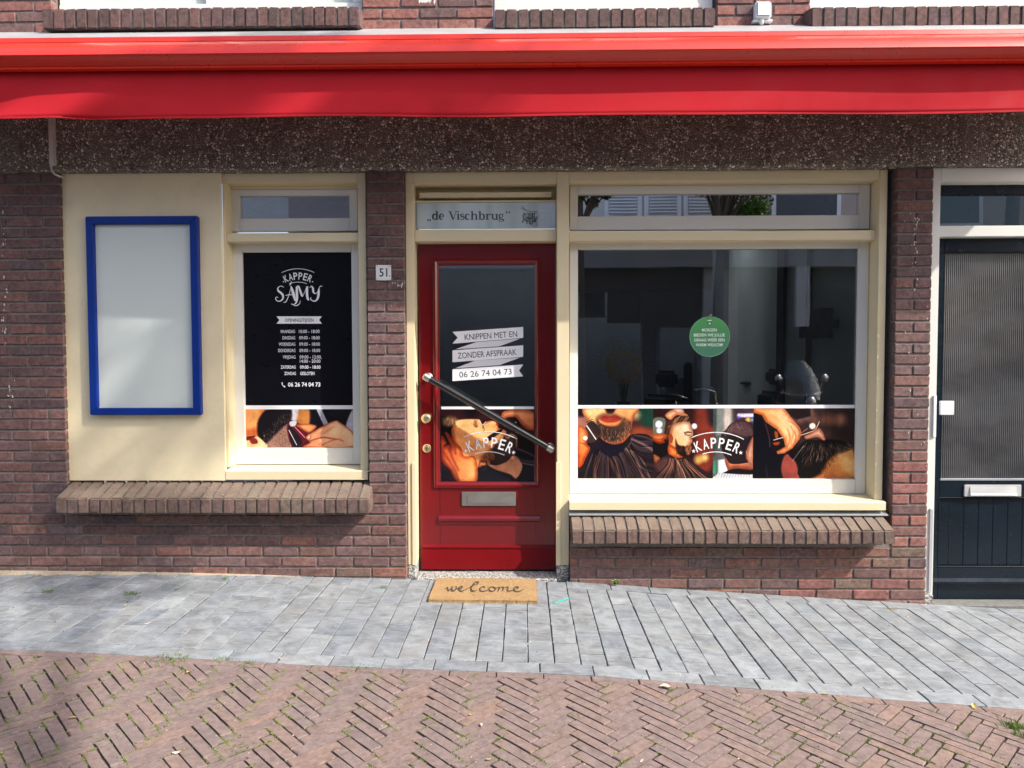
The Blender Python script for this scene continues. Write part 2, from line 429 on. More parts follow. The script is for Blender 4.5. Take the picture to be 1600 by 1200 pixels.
def mat_glass(name, boost, tint=(1, 1, 1), rough=0.0, floor=0.0):
    m = bpy.data.materials.new(name); m.use_nodes = True; nt = m.node_tree
    nt.nodes.remove(nt.nodes['Principled BSDF'])
    fr = N(nt, 'ShaderNodeFresnel'); fr.inputs[0].default_value = 1.5
    ma = N(nt, 'ShaderNodeMath', operation='MULTIPLY_ADD'); ma.inputs[1].default_value = boost; ma.inputs[2].default_value = floor
    ma.use_clamp = True
    nt.links.new(fr.outputs[0], ma.inputs[0])
    tr = N(nt, 'ShaderNodeBsdfTransparent'); tr.inputs[0].default_value = (*tint, 1)
    gl = N(nt, 'ShaderNodeBsdfGlossy'); gl.inputs['Roughness'].default_value = rough
    mx = N(nt, 'ShaderNodeMixShader')
    nt.links.new(ma.outputs[0], mx.inputs[0]); nt.links.new(tr.outputs[0], mx.inputs[1]); nt.links.new(gl.outputs[0], mx.inputs[2])
    v = coords(nt, 1)
    bp = N(nt, 'ShaderNodeBump'); bp.inputs['Strength'].default_value = 0.04; bp.inputs['Distance'].default_value = 0.01
    nt.links.new(noise(nt, v, 1.3, 2), bp.inputs['Height'])
    nt.links.new(bp.outputs[0], gl.inputs['Normal'])
    nt.links.new(mx.outputs[0], nt.nodes['Material Output'].inputs[0]); return m
M['glass'] = mat_glass('window_glass', 1.8, (0.92, 0.95, 0.94), floor=0.05)
M['glass_coated'] = mat_glass('coated_glass', 1.5, (0.5, 0.53, 0.53), floor=0.62)
M['glass_dark'] = mat_glass('dark_pane', 1.5, (0.2, 0.22, 0.23), floor=0.12)
M['screen'] = mat_glass('scooter_screen', 1.5, (0.6, 0.66, 0.7), floor=0.10)

# ---------------------------------------------------------------- slabs: bricks, pavers
def jitter_poly(poly, step, amp, r):
    out = []
    n = len(poly)
    for i in range(n):
        a, b = poly[i], poly[(i + 1) % n]
        L = math.hypot(b[0] - a[0], b[1] - a[1]); k = max(1, int(L / step))
        for j in range(k):
            t = j / k
            out.append((a[0] + (b[0] - a[0]) * t + r.uniform(-amp, amp), a[1] + (b[1] - a[1]) * t + r.uniform(-amp, amp)))
    return out
def inset(poly, d):
    cx = sum(p[0] for p in poly) / len(poly); cy = sum(p[1] for p in poly) / len(poly)
    hx = max(abs(p[0] - cx) for p in poly); hy = max(abs(p[1] - cy) for p in poly)
    sx = max(0.2, 1 - d / hx); sy = max(0.2, 1 - d / hy)
    return [(cx + (x - cx) * sx, cy + (y - cy) * sy) for x, y in poly]
def round_corners(x0, x1, z0, z1, c):
    return [(x0 + c, z0), (x1 - c, z0), (x1, z0 + c), (x1, z1 - c), (x1 - c, z1), (x0 + c, z1), (x0, z1 - c), (x0, z0 + c)]
def slab_mesh(poly, depth, ch, place, name='slab'):
    """poly in 2d; place(u, v, d) -> 3d where d is the depth behind the face"""
    n = len(poly); inn = inset(poly, ch)
    v = [place(x, y, 0) for x, y in inn] + [place(x, y, ch) for x, y in poly] + [place(x, y, depth) for x, y in poly]
    f = [tuple(range(n))]
    for k in range(2):
        for i in range(n):
            j = (i + 1) % n
            f.append((k * n + i, (k + 1) * n + i, (k + 1) * n + j, k * n + j))
    me = bpy.data.meshes.new(name); me.from_pydata(v, [], f); me.update()
    bm = bmesh.new(); bm.from_mesh(me); bmesh.ops.recalc_face_normals(bm, faces=bm.faces)
    # open at the back: make sure the face looks out of the wall / up
    bm.to_mesh(me); bm.free()
    want = Vector(place(0, 0, 0)) - Vector(place(0, 0, 1))
    if me.polygons[0].normal.dot(want) < 0: me.flip_normals()
    return me

COURSE = 0.0650
BH = 0.0535
_bm_cache = {}
def wall_brick_mesh(length, mat):
    key = (round(length, 3), mat.name)
    var = _bm_cache.setdefault(key, [])
    maxv = 7 if 0.19 < length < 0.22 or 0.09 < length < 0.108 else 1
    if len(var) < maxv:
        r = random.Random(hash((key[0], len(var))) & 0xffff)
        p = round_corners(-length / 2, length / 2, -BH / 2, BH / 2, 0.004)
        p = jitter_poly(p, 0.03, 0.0011, r)
        me = slab_mesh(p, 0.05, 0.0035, lambda x, z, d: (x, d, z), 'brick')
        me.materials.append(mat); var.append(me); return me
    return random.choice(var)

def course_z(k):           # centre height of course k, counted down from the lintel
    return LINTEL_Z - 0.006 - COURSE * (k + 0.5)
LINTEL_Z = W(800, 264.5, 0)[1]

def brick_row(parent, mat, x0, x1, z, first, y=0.0, full=0.2112, joint=0.0115, mats=None):
    """bricks laid from the right end x1 leftwards; the first one has length `first`"""
    x = x1; L = first; n = 0
    while x - x0 > 0.02:
        l = min(L, x - x0)
        if x - l - joint - x0 < 0.03 and l < full * 1.08 and x - x0 < full * 1.15: l = x - x0
        m = mat if mats is None else random.choice(mats)
        me = wall_brick_mesh(l, m)
        o = link('brick', me)
        o.location = (x - l / 2, y + random.uniform(-0.0018, 0.0018), z + random.uniform(-0.0012, 0.0012))
        o.rotation_euler = (random.uniform(-0.008, 0.008), random.uniform(-0.006, 0.006), random.uniform(-0.006, 0.006))
        rel(o, parent)
        x -= l + joint; L = full; n += 1
    return n

FULL, HALF = 0.2112, 0.0998
# ---- measured edges of the brickwork
XL = W(98, 510)[0]                       # right edge of the left pier
XM0, XM1 = W(574.5, 520)[0], W(632.5, 520)[0]
XD1 = W(890.5, 850)[0]                   # right jamb of the door, where the right plinth starts
XR0, XR1 = W(1398, 560)[0], W(1453.5, 560)[0]
ZS_L = W(330, 803, -0.12)[1] - 0.004     # underside of left sill
ZS_R = W(1150, 851, -0.12)[1] - 0.004
XW0 = W(0, 560)[0] - 0.45                # bricks run on a little outside the frame

# ---------------------------------------------------------------- ground
def ground_sheet(name, x0, x1, y0, y1, dz, mat, nx=60):
    v = []; f = []
    for j, y in enumerate((y0, y1)):
        for i in range(nx + 1):
            x = x0 + (x1 - x0) * i / nx
            v.append((x, y, g(x) + dz))
    for i in range(nx): f.append((i, i + 1, nx + 1 + i + 1, nx + 1 + i))
    me = bpy.data.meshes.new(name); me.from_pydata(v, [], f); me.update()
    return link(name, me, None, mat)
M['ground'] = mat_bed('far_ground', (0.16, 0.12, 0.10), (0.24, 0.19, 0.16), (0.15, 0.13, 0.08), 0.0)
tag(ground_sheet('ground', -60, 60, -70, 60, -0.10, M['ground'], 240), kind='structure')

edge_px = [G(0, 1017.5), G(200, 1021), G(400, 1029), G(800, 1053.5), G(1100, 1071), G(1300, 1084.5), G(1600, 1106.5)]
ex = [-9.0] + [p.x for p in edge_px] + [9.0]
ey = [edge_px[0].y + 0.0] + [p.y for p in edge_px] + [edge_px[-1].y]
cf = np.polyfit([p.x for p in edge_px], [p.y for p in edge_px], 2)
def edge_y(x):
    x = max(-4.2, min(4.2, x)); return float(np.polyval(cf, x))
print('edge', [round(edge_y(x), 3) for x in (-3, 0, 3)], 'g', [round(g(x), 3) for x in (-3, -1, 0, 1, 2, 3)])

def strip_sheet(name, fy0, fy1, dz, mat, x0=-6.0, x1=6.0, nx=80):
    v = []; f = []
    for i in range(nx + 1):
        x = x0 + (x1 - x0) * i / nx
        v.append((x, fy0(x), g(x) + dz)); v.append((x, fy1(x), g(x) + dz))
    for i in range(nx): f.append((2 * i, 2 * i + 2, 2 * i + 3, 2 * i + 1))
    me = bpy.data.meshes.new(name); me.from_pydata(v, [], f); me.update()
    if me.polygons[0].normal.z < 0: me.flip_normals()
    return link(name, me, None, mat)
sidewalk = tag(strip_sheet('sidewalk', lambda x: edge_y(x), lambda x: 0.25, -0.006, M['bed_grey']), 'grey clay paved sidewalk along the shop front', kind='structure')
street = tag(strip_sheet('street', lambda x: -8.6, lambda x: edge_y(x), -0.006, M['bed_red']), 'street of red bricks in herringbone bond', kind='structure')

def clip_poly(poly, fn):
    """keep the part of poly where fn(x, y) >= 0 (fn nearly linear)"""
    out = []; n = len(poly)
    for i in range(n):
        a, b = poly[i], poly[(i + 1) % n]; fa, fb = fn(*a), fn(*b)
        if fa >= 0: out.append(a)
        if (fa >= 0) != (fb >= 0):
            t = fa / (fa - fb); out.append((a[0] + (b[0] - a[0]) * t, a[1] + (b[1] - a[1]) * t))
    return out
def area(p):
    return abs(sum(p[i][0] * p[(i + 1) % len(p)][1] - p[(i + 1) % len(p)][0] * p[i][1] for i in range(len(p)))) / 2
def shrink(poly, d):
    return inset(poly, d)

def paver_list_to_objects(items, parent, name, mat, thick, ch, limit, jit, tilt, stuff_name):
    items.sort(key=lambda it: it[0])
    rest = []
    for i, (key, poly) in enumerate(items):
        cx = sum(p[0] for p in poly) / len(poly); cy = sum(p[1] for p in poly) / len(poly)
        r = random.Random(i * 31 + len(name))
        p = jitter_poly([(x - cx, y - cy) for x, y in poly], 0.035, jit, r)
        zt = g(cx) + r.uniform(-tilt, tilt) * 0.5; sx = (g(cx + 0.05) - g(cx - 0.05)) / 0.1 + r.uniform(-tilt, tilt) * 4; sy = r.uniform(-tilt, tilt) * 4
        pl = lambda x, y, d, sx=sx, sy=sy: (x, y, sx * x + sy * y - d)
        me = slab_mesh(p, thick, ch, pl, name)
        if i < limit:
            me.materials.append(mat)
            o = link(name, me); o.location = (cx, cy, zt); rel(o, parent)
        else:
            n0 = len(rest)
            rest.append((me, (cx, cy, zt)))
    if rest:
        b = MB()
        for me, loc in rest:
            b.add([(v.co.x + loc[0], v.co.y + loc[1], v.co.z + loc[2]) for v in me.vertices], [tuple(f.vertices) for f in me.polygons])
            bpy.data.meshes.remove(me)
        me = b.mesh(stuff_name, fix=False); o = link(stuff_name, me, parent, mat); tag(o, kind='stuff')
    return len(items)

def vis_key(x, y):
    """how soon a spot should get its own brick: spots in the photograph first, near before far"""
    v = ROT.inverted().to_3x3() @ (Vector((x, y, g(x))) - CAM)
    if v.z > -0.05: return 1e6
    px = 800 + FPX * v.x / -v.z; py = 600 - FPX * v.y / -v.z
    out = max(0, -px, px - 1600) + max(0, py - 1200)
    return out * 10 + -v.z + (1000 if out > 6 else 0)

# sidewalk pavers: one long row at the street edge, columns up to the wall
CW, SL = 0.1185, 0.2300
items = []
x = -4.6; i = 0
while x < 4.6:            # edge row, lengthwise
    L = SL + random.uniform(-0.004, 0.004)
    gap = random.uniform(0.003, 0.007)
    poly = [(x, edge_y(x) + 0.002), (x + L, edge_y(x + L) + 0.002), (x + L, edge_y(x + L) + 0.102), (x, edge_y(x) + 0.102)]
    items.append((vis_key(x + L / 2, edge_y(x)), poly)); x += L + gap
xdoor = W(893, 905)[0]
x = -4.6; c = 0
while x < 4.6:
    jw = random.uniform(0.0025, 0.0065)
    xc = x + CW / 2
    y = edge_y(xc) + 0.106; top = 0.0
    hasrow = xc > xdoor + 0.05
    ytop = -0.108 + 0.02 * (xc - xdoor) * 0 if hasrow else 0.02
    if W(655, 900)[0] < xc < xdoor: ytop = 0.0
    first = random.choice([0.118, 0.23, 0.23, 0.17, 0.06])
    l = first; lean = random.uniform(-0.003, 0.003)
    while y < ytop - 0.01:
        y2 = min(y + l, ytop)
        if y2 - y > 0.02:
            items.append((vis_key(xc, (y + y2) / 2), [(x + jw / 2, y), (x + CW - jw / 2, y), (x + CW - jw / 2 + lean, y2), (x + jw / 2 + lean, y2)]))
        y = y2 + random.choice([0.003, 0.004, 0.006, 0.008]); l = SL + random.uniform(-0.004, 0.004)
    x += CW; c += 1
x = xdoor
while x < 4.6:            # a lengthwise row against the right wall
    L = SL
    items.append((vis_key(x + L / 2, -0.06), [(x, -0.103), (x + L, -0.103), (x + L, 0.0), (x, 0.0)])); x += L + 0.004
n1 = paver_list_to_objects(items, sidewalk, 'paving_stone', M['stone'], 0.03, 0.0022, 300, 0.0008, 0.0016, 'outer_paving_stones')

# street bricks: one row along the edge, then herringbone turned 45 degrees
items = []
x = -4.4; bw = 0.0490
while x < 4.4:
    L = 0.2
    items.append((vis_key(x + L / 2, edge_y(x) - 0.03), [(x, edge_y(x) - 0.003), (x + L, edge_y(x + L) - 0.003), (x + L, edge_y(x + L) - 0.05), (x, edge_y(x) - 0.05)])); x += L + 0.004
s2 = math.sqrt(0.5); nb = 4
def uv2xy(u, v):
    u *= bw; v *= bw
    return ((u - v) * s2 + 0.06, (u + v) * s2 - 2.0)
rng_n = 130
for t in range(-66, 66):
    for k in range(-12, 13):
        for kind in (0, 1):
            gp = random.uniform(0.035, 0.08)
            if kind == 0:
                u0, v0, du, dv = t + 2 * nb * k, t, nb, 1
            else:
                u0, v0, du, dv = t + 2 * nb * k, t - 2 * nb + 1, 1, nb
            cx, cy = uv2xy(u0 + du / 2, v0 + dv / 2)
            if not (-4.4 < cx < 4.4 and -3.1 < cy < edge_y(cx) + 0.1): continue
            wob = random.uniform(-0.03, 0.03)
            poly = [uv2xy(u0 + gp + wob, v0 + gp), uv2xy(u0 + du - gp + wob, v0 + gp), uv2xy(u0 + du - gp + wob, v0 + dv - gp), uv2xy(u0 + gp + wob, v0 + dv - gp)]
            if kind == 1:
                poly = [uv2xy(u0 + gp, v0 + gp + wob), uv2xy(u0 + du - gp, v0 + gp + wob), uv2xy(u0 + du - gp, v0 + dv - gp + wob), uv2xy(u0 + gp, v0 + dv - gp + wob)]
            poly = clip_poly(poly, lambda a, b: edge_y(a) - 0.054 - b)
            if len(poly) < 3 or area(poly) < 0.0005: continue
            items.append((vis_key(cx, cy), poly))
n2 = paver_list_to_objects(items, street, 'paving_brick', M['street_brick'], 0.03, 0.003, 300, 0.0012, 0.0022, 'outer_paving_bricks')
print('pavers', n1, n2)

# ---------------------------------------------------------------- brick walls
def mortar(parent, x0, x1, z0, z1, mat=None, y=0.0075):
    MB().box(x0, x1, y, 0.30, z0, z1).build('mortar', mat or M['mortar'], parent)
lw = empty('brick_wall', 'dark brick wall left of the red door, with its pier carrying the house number', 'brick wall', (-2.0, 0, 0))
nb_ = 0
for k in range(0, 44):
    z = course_z(k)
    if z < -0.14: break
    strg = (k % 2 == 1)
    first = FULL if strg else HALF
    dark = z > 1.72
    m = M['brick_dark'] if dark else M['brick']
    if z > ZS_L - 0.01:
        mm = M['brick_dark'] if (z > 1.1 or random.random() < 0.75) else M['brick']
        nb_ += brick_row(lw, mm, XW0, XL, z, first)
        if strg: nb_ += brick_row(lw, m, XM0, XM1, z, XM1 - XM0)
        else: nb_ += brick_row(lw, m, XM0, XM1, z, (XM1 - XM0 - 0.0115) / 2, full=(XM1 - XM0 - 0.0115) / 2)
    else:
        nb_ += brick_row(lw, M['brick'], XW0, XM1, z, first, mats=[M['brick'], M['brick_dark'], M['brick_plinth']] if z > 0.15 else [M['brick'], M['brick_plinth'], M['brick']])
mortar(lw, XW0, XL - 0.003, ZS_L, LINTEL_Z)
mortar(lw, XM0 + 0.003, XM1 - 0.003, ZS_L, LINTEL_Z)
mortar(lw, XW0, XM1 - 0.003, -0.3, ZS_L - 0.003)
print('left bricks', nb_)
rw = empty('brick_wall', 'reddish brick wall between the red door and the navy door, under and beside the wide window', 'brick wall', (1.6, 0, 0))
nb_ = 0
for k in range(0, 46):
    z = course_z(k)
    if z < -0.26: break
    strg = (k % 2 == 1)
    if z > ZS_R - 0.01:
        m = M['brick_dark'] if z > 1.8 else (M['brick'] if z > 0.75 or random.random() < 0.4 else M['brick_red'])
        w = XR1 - XR0
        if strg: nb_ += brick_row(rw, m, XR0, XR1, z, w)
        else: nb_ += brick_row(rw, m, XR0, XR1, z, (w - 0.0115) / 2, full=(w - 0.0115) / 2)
    else:
        nb_ += brick_row(rw, M['brick_plinth'], XD1, XR1, z, FULL if strg else HALF, mats=[M['brick'], M['brick_plinth'], M['brick_plinth']] if z > 0.0 else [M['brick_red'], M['brick_plinth'], M['brick']])
mortar(rw, XR0 + 0.003, XR1 - 0.003, ZS_R, LINTEL_Z)
mortar(rw, XD1 + 0.003, XR1 - 0.003, -0.4, ZS_R - 0.003)
print('right bricks', nb_)

# brick rowlock sills
_sill_cache = {}
def sill_brick_mesh(w, slope, h, depth, mat, variant):
    key = (round(w, 3), round(slope, 3), mat.name, variant)
    if key in _sill_cache: return _sill_cache[key]
    r = random.Random(variant * 7 + 3)
    me = bpy.data.meshes.new('brick'); bm = bmesh.new()
    # profile in y,z from the front top edge
    prof = [(0, 0), (0, -h), (depth, -h - 0.0 + slope * 0.5), (depth, slope)]
    vs = [[bm.verts.new((sx * w / 2, y, z)) for (y, z) in prof] for sx in (-1, 1)]
    n = 4
    for k in range(n):
        bm.faces.new((vs[0][k], vs[0][(k + 1) % n], vs[1][(k + 1) % n], vs[1][k]))
    bm.faces.new(vs[0][::-1]); bm.faces.new(vs[1])
    bmesh.ops.recalc_face_normals(bm, faces=bm.faces)
    bmesh.ops.bevel(bm, geom=list(bm.edges), offset=0.006, segments=2, affect='EDGES')
    for v in bm.verts:
        v.co += Vector((r.uniform(-.0013, .0013), r.uniform(-.0015, .0015), r.uniform(-.0015, .0015)))
    bm.to_mesh(me); bm.free(); me.materials.append(mat)
    me.polygons.foreach_set('use_smooth', [True] * len(me.polygons)); me.set_sharp_from_angle(angle=rad(40))
    _sill_cache[key] = me; return me
def brick_sill(label, x0, x1, yfront, ztop_front, h, ztop_back, yback, mat, pitch=0.0665, mmat=None):
    n = max(1, round((x1 - x0) / pitch)); p = (x1 - x0) / n
    root = empty('brick_sill', label, 'brick sill', ((x0 + x1) / 2, 0, ztop_front))
    for i in range(n):
        me = sill_brick_mesh(p - 0.0042, ztop_back - ztop_front, h, yback - yfront, mat, i * 5 % 7)
        o = link('brick', me)
        o.location = (x0 + p * (i + 0.5), yfront + random.uniform(-0.0012, 0.0012), ztop_front + random.uniform(-0.0012, 0.0012))
        o.rotation_euler = (random.uniform(-0.006, 0.006), random.uniform(-0.03, 0.03), random.uniform(-0.012, 0.012))
        rel(o, root)
    b = MB(); s = (ztop_back - ztop_front) / (yback - yfront)
    e = 0.006
    b.extrude_x([(yfront + e, ztop_front - e), (yfront + e, ztop_front - h + e), (-0.001, ztop_front - h + e), (-0.001, ztop_front + s * (-yfront) - e), ][::-1], x0 + 0.006, x1 - 0.006, closed=True)
    b.build('mortar', mmat or M['mortar_dark'], root)
    return root
zt, zb = W(330, 779, -0.12)[1], W(330, 803, -0.12)[1]
brick_sill('sloping brick sill of the left window and cream panel, specked with yellow lichen', W(86, 790, -0.12)[0], W(577, 790, -0.12)[0], -0.12, zt, zt - zb, W(330, 750, 0.06)[1], 0.06, M['sill_brick'])
zt, zb = W(1150, 829, -0.12)[1], W(1150, 851, -0.12)[1]
brick_sill('sloping brick sill below the wide window, with a zinc strip behind it', W(893, 840, -0.12)[0], W(1399, 840, -0.12)[0], -0.12, zt, zt - zb, W(1150, 802, 0.04)[1], 0.045, M['sill_brick'])
# zinc flashing behind the right sill
b = MB(); x0, x1, z0, z1 = rect(889, 797, 1384, 804, 0.03)
b.add([(x0, 0.05, z1), (x1, 0.05, z1), (x1, 0.0, z0 + 0.004), (x0, 0.0, z0 + 0.004), (x0, 0.0, z0 - 0.001), (x1, 0.0, z0 - 0.001), (x1, 0.05, z0 - 0.001), (x0, 0.05, z0 - 0.001)],
      [(0, 3, 2, 1), (3, 4, 5, 2), (4, 7, 6, 5), (0, 1, 6, 7), (0, 7, 4, 3), (1, 2, 5, 6)])
tag(b.build('zinc_flashing', M['zinc']), 'thin grey zinc strip between the wide cream window frame and its brick sill', 'flashing')

# upper storey: three sills, three brick piers, window bottoms
def upper_sill(label, pa, pb, py0, py1):
    ztf, zbf = W((pa + pb) / 2, py0, -0.12)[1], W((pa + pb) / 2, py1, -0.12)[1]
    return brick_sill(label, W(pa, 25, -0.12)[0], W(pb, 25, -0.12)[0], -0.12, ztf, ztf - zbf, ztf + 0.045, 0.05, M['sill_brick_dark'], pitch=0.0665)
upper_sill('weathered dark brick sill above the awning, first from the left end', 65, 561, 12, 43)
upper_sill('weathered dark brick sill above the middle of the awning, shortest of the three', 772, 1118, 13, 43)
upper_sill('weathered dark brick sill above the awning beside the white junction box, running out of view', 1268, 1760, 9, 38)
ZU0 = W(660, 47, 0)[1] - 0.06
upper = [('left stub of upper brick wall at the awning end', XW0, W(80, 20)[0]), ('upper brick pier between the two left sills, whitewash smear on top', W(566, 20)[0], W(770, 20)[0]), ('upper brick pier carrying the small white junction box', W(1121, 20)[0], W(1266, 20)[0])]
UCZ = W(660, 38.0, 0)[1]
for lab, xa, xb in upper:
    p = empty('brick_pier', lab, 'brick pier', ((xa + xb) / 2, 0, ZU0))
    for k in range(-2, 14):
        z = UCZ + k * COURSE
        brick_row(p, M['brick_red'], xa, xb, z, FULL if k % 2 else HALF, mats=[M['brick_red'], M['brick_red'], M['brick']])
    MB().box(xa + 0.003, xb - 0.003, 0.0075, 0.3, UCZ - 2.5 * COURSE, UCZ + 13.6 * COURSE).build('mortar', M['mortar'], p)
zs = W(320, 9, 0.05)[1] - 0.02
for lab, xa, xb in (('cream upper window over the first sill from the left', W(83, 8)[0], W(563, 8)[0]), ('cream upper window over the middle sill', W(772, 8)[0], W(1117, 8)[0]), ('cream upper window over the right sill', W(1270, 8)[0], W(1760, 8)[0])):
    w = empty('upper_window', lab, 'window', ((xa + xb) / 2, 0.08, zs))
    b = MB().box(xa, xb, 0.055, 0.14, zs - 0.03, zs + 0.034).build('bottom_rail', M['white'], w, bevel=0.003)
    b = MB().box(xa, xa + 0.06, 0.06, 0.14, zs + 0.036, zs + 1.2).build('stile', M['white'], w, bevel=0.003)
    b = MB().box(xb - 0.06, xb, 0.06, 0.14, zs + 0.036, zs + 1.2).build('stile', M['white'], w, bevel=0.003)
    xm = xa + (xb - xa) * 0.5
    b = MB().box(xm - 0.03, xm + 0.03, 0.062, 0.14, zs + 0.036, zs + 1.2).build('mullion', M['white'], w, bevel=0.003)
    MB().box(xa + 0.06, xb - 0.06, 0.10, 0.108, zs + 0.034, zs + 1.2).build('pane', M['upper_pane'], w)
    MB().box(xa + 0.06, xb - 0.06, 0.15, 0.17, zs + 0.034, zs + 1.2).build('curtain', M['white'], w)
    MB().box(xa, xb, 0.06, 0.14, zs + 1.202, zs + 1.26).build('top_rail', M['white'], w)

# neighbouring masonry outside the picture, and the body of the building
def far_brick_mat():
    m, nt, b = new_mat('far_brickwork'); v = coords(nt, 1)
    br = N(nt, 'ShaderNodeTexBrick'); br.inputs['Scale'].default_value = 1.0
    br.inputs['Brick Width'].default_value = 0.222; br.inputs['Row Height'].default_value = 0.065; br.inputs['Mortar Size'].default_value = 0.006
    br.inputs['Color1'].default_value = (0.19, 0.095, 0.085, 1); br.inputs['Color2'].default_value = (0.13, 0.07, 0.066, 1); br.inputs['Mortar'].default_value = (0.22, 0.2, 0.18, 1)
    rt = N(nt, 'ShaderNodeMapping'); rt.inputs['Rotation'].default_value = (rad(90), 0, 0)
    nt.links.new(v, rt.inputs[0]); nt.links.new(rt.outputs[0], br.inputs['Vector'])
    nt.links.new(br.outputs['Color'], b.inputs['Base Color']); b.inputs['Roughness'].default_value = 0.9
    bump(nt, br.outputs['Fac'], -0.6, 0.006, b); return m
M['far_brick'] = far_brick_mat()
tag(MB().box(-9, XW0 - 0.004, 0.0, 0.3, -0.6, 5.2).build('brick_wall', M['far_brick']), 'brick wall running on to the left, outside the photo', 'brick wall')
XRD = W(1700, 600)[0]
tag(MB().box(XRD + 0.07, 9, 0.0, 0.3, -0.8, 5.2).build('brick_wall', M['far_brick']), 'brick wall running on beyond the navy door, outside the photo', 'brick wall')
tag(MB().box(XW0, XRD + 0.066, 0.0, 0.3, UCZ + 13.7 * COURSE, 5.2).build('brick_wall', M['far_brick']), 'brick wall of the upper storey, above the photo', 'brick wall')

# ---------------------------------------------------------------- pebble-dashed lintel
z0, z1 = W(700, 264.5, -0.02)[1], W(700, 60, 0)[1]
prof = [(0.30, z0 + 0.001), (-0.012, z0 + 0.001), (-0.026, z0 + 0.012), (-0.026, z1 - 0.03), (0.30, z1 - 0.03)]
b = MB(); b.extrude_x(prof, XW0, XRD + 0.066, segs=160, closed=True, fn=lambda x, y, z: (x, y + (0.0025 * math.sin(x * 23) + 0.002 * math.sin(x * 57 + 1) if y < 0 else 0), z + (0.002 * math.sin(x * 41) + 0.0015 * math.sin(x * 97) if z < z0 + 0.02 else 0)))
tag(b.build('concrete_lintel', M['pebble']), 'rough brown pebble-dashed concrete band under the red awning', 'lintel')
# loose proud pebbles over the band
ico = bmesh.new(); bmesh.ops.create_icosphere(ico, subdivisions=1, radius=1.0)
iv = [tuple(v.co) for v in ico.verts]; iff = [tuple(v.index for v in f.verts) for f in ico.faces]; ico.free()
def pebble_mesh(n, xr, zr, mats, seed):
    r = random.Random(seed); b = MB(); pv = []; mi = []
    for i in range(n):
        x, z = r.uniform(*xr), r.uniform(*zr); s = r.uniform(0.003, 0.006) if r.random() < 0.88 else r.uniform(0.007, 0.011)
        a = r.uniform(0, math.pi); ca, sa = math.cos(a), math.sin(a); e = r.uniform(0.55, 0.9)
        b.add([(x + s * (vx * ca - vz * e * sa), -0.0245 + s * vy * 0.55, z + s * (vx * sa + vz * e * ca)) for vx, vy, vz in iv], iff)
        mi += [min(len(mats) - 1, int(r.random() ** 1.5 * len(mats)))] * len(iff)
    me = b.mesh('pebbles', smooth=True, fix=False)
    for m in mats: me.materials.append(m)
    me.polygons.foreach_set('material_index', mi)
    return me
pm = [paint('pebble_brown', (0.13, 0.105, 0.09), 0.7, 0.3, 0), paint('pebble_umber', (0.09, 0.075, 0.07), 0.7, 0.3, 0), paint('pebble_tan', (0.26, 0.22, 0.18), 0.7, 0.3, 0), paint('pebble_grey', (0.45, 0.41, 0.37), 0.6, 0.2, 0), paint('pebble_white', (0.72, 0.69, 0.64), 0.5, 0.1, 0)]
lo = [o for o in bpy.data.objects if o.name == 'concrete_lintel'][0]
pe = link('pebbles', pebble_mesh(9500, (XW0 + 0.4, XRD - 0.1), (z0 + 0.006, z0 + 0.36), pm, 5), lo); tag(pe, kind='stuff')

# ---------------------------------------------------------------- awning
AX0, AX1 = -3.75, 3.46
def zat(py, y, px=800): return W(px, py, y)[1]
aw = empty('awning', 'closed bright red awning with a wide cassette and a hanging cloth valance', 'awning', (0, -0.3, 3.0))
b = MB(); b.extrude_x([(0.0, zat(43, 0)), (-0.42, zat(54, -0.42)), (-0.42, zat(54, -0.42) - 0.004), (0.0, zat(43, 0) - 0.006)], AX0, AX1, closed=True)
b.build('cover_plate', M['grey_metal'], aw)
b = MB(); zl = zat(54, -0.42) - 0.0
b.extrude_x([(-0.40, zl + 0.001), (-0.424, zl + 0.0045), (-0.436, zl - 0.002), (-0.440, zat(59.5, -0.44)), (-0.425, zat(60.5, -0.43)), (-0.40, zat(60.5, -0.40))], AX0, AX1, closed=True)
b.build('top_lip', M['red_metal'], aw, auto=35)
fb = [(-0.44, zat(61.8, -0.44)), (-0.475, zat(61.0, -0.475) + 0.002), (-0.505, zat(62.5, -0.505) + 0.001), (-0.530, zat(65, -0.53)), (-0.552, zat(69, -0.552)), (-0.570, zat(74, -0.57)), (-0.580, zat(79, -0.58)),
      (-0.578, zat(80.2, -0.578)), (-0.560, zat(85, -0.56)), (-0.541, zat(93, -0.541)), (-0.527, zat(98.6, -0.527)), (-0.533, zat(99.4, -0.533)), (-0.531, zat(101.5, -0.531)), (-0.519, zat(103.5, -0.519)), (-0.503, zat(106, -0.503)), (-0.496, zat(106, -0.496)), (-0.44, zat(104, -0.44))]
b = MB(); b.extrude_x(fb, AX0, AX1, closed=True)
b.build('front_bar', M['red_metal'], aw, auto=25)
b = MB(); b.extrude_x([(-0.02, zat(43, 0) - 0.03), (-0.40, zl - 0.01), (-0.40, zat(104, -0.44)), (-0.10, zat(104, -0.44) + 0.02), (-0.02, zat(104, -0.44) + 0.08)], AX0, AX1, closed=True)
b.build('cassette', M['red_metal'], aw)
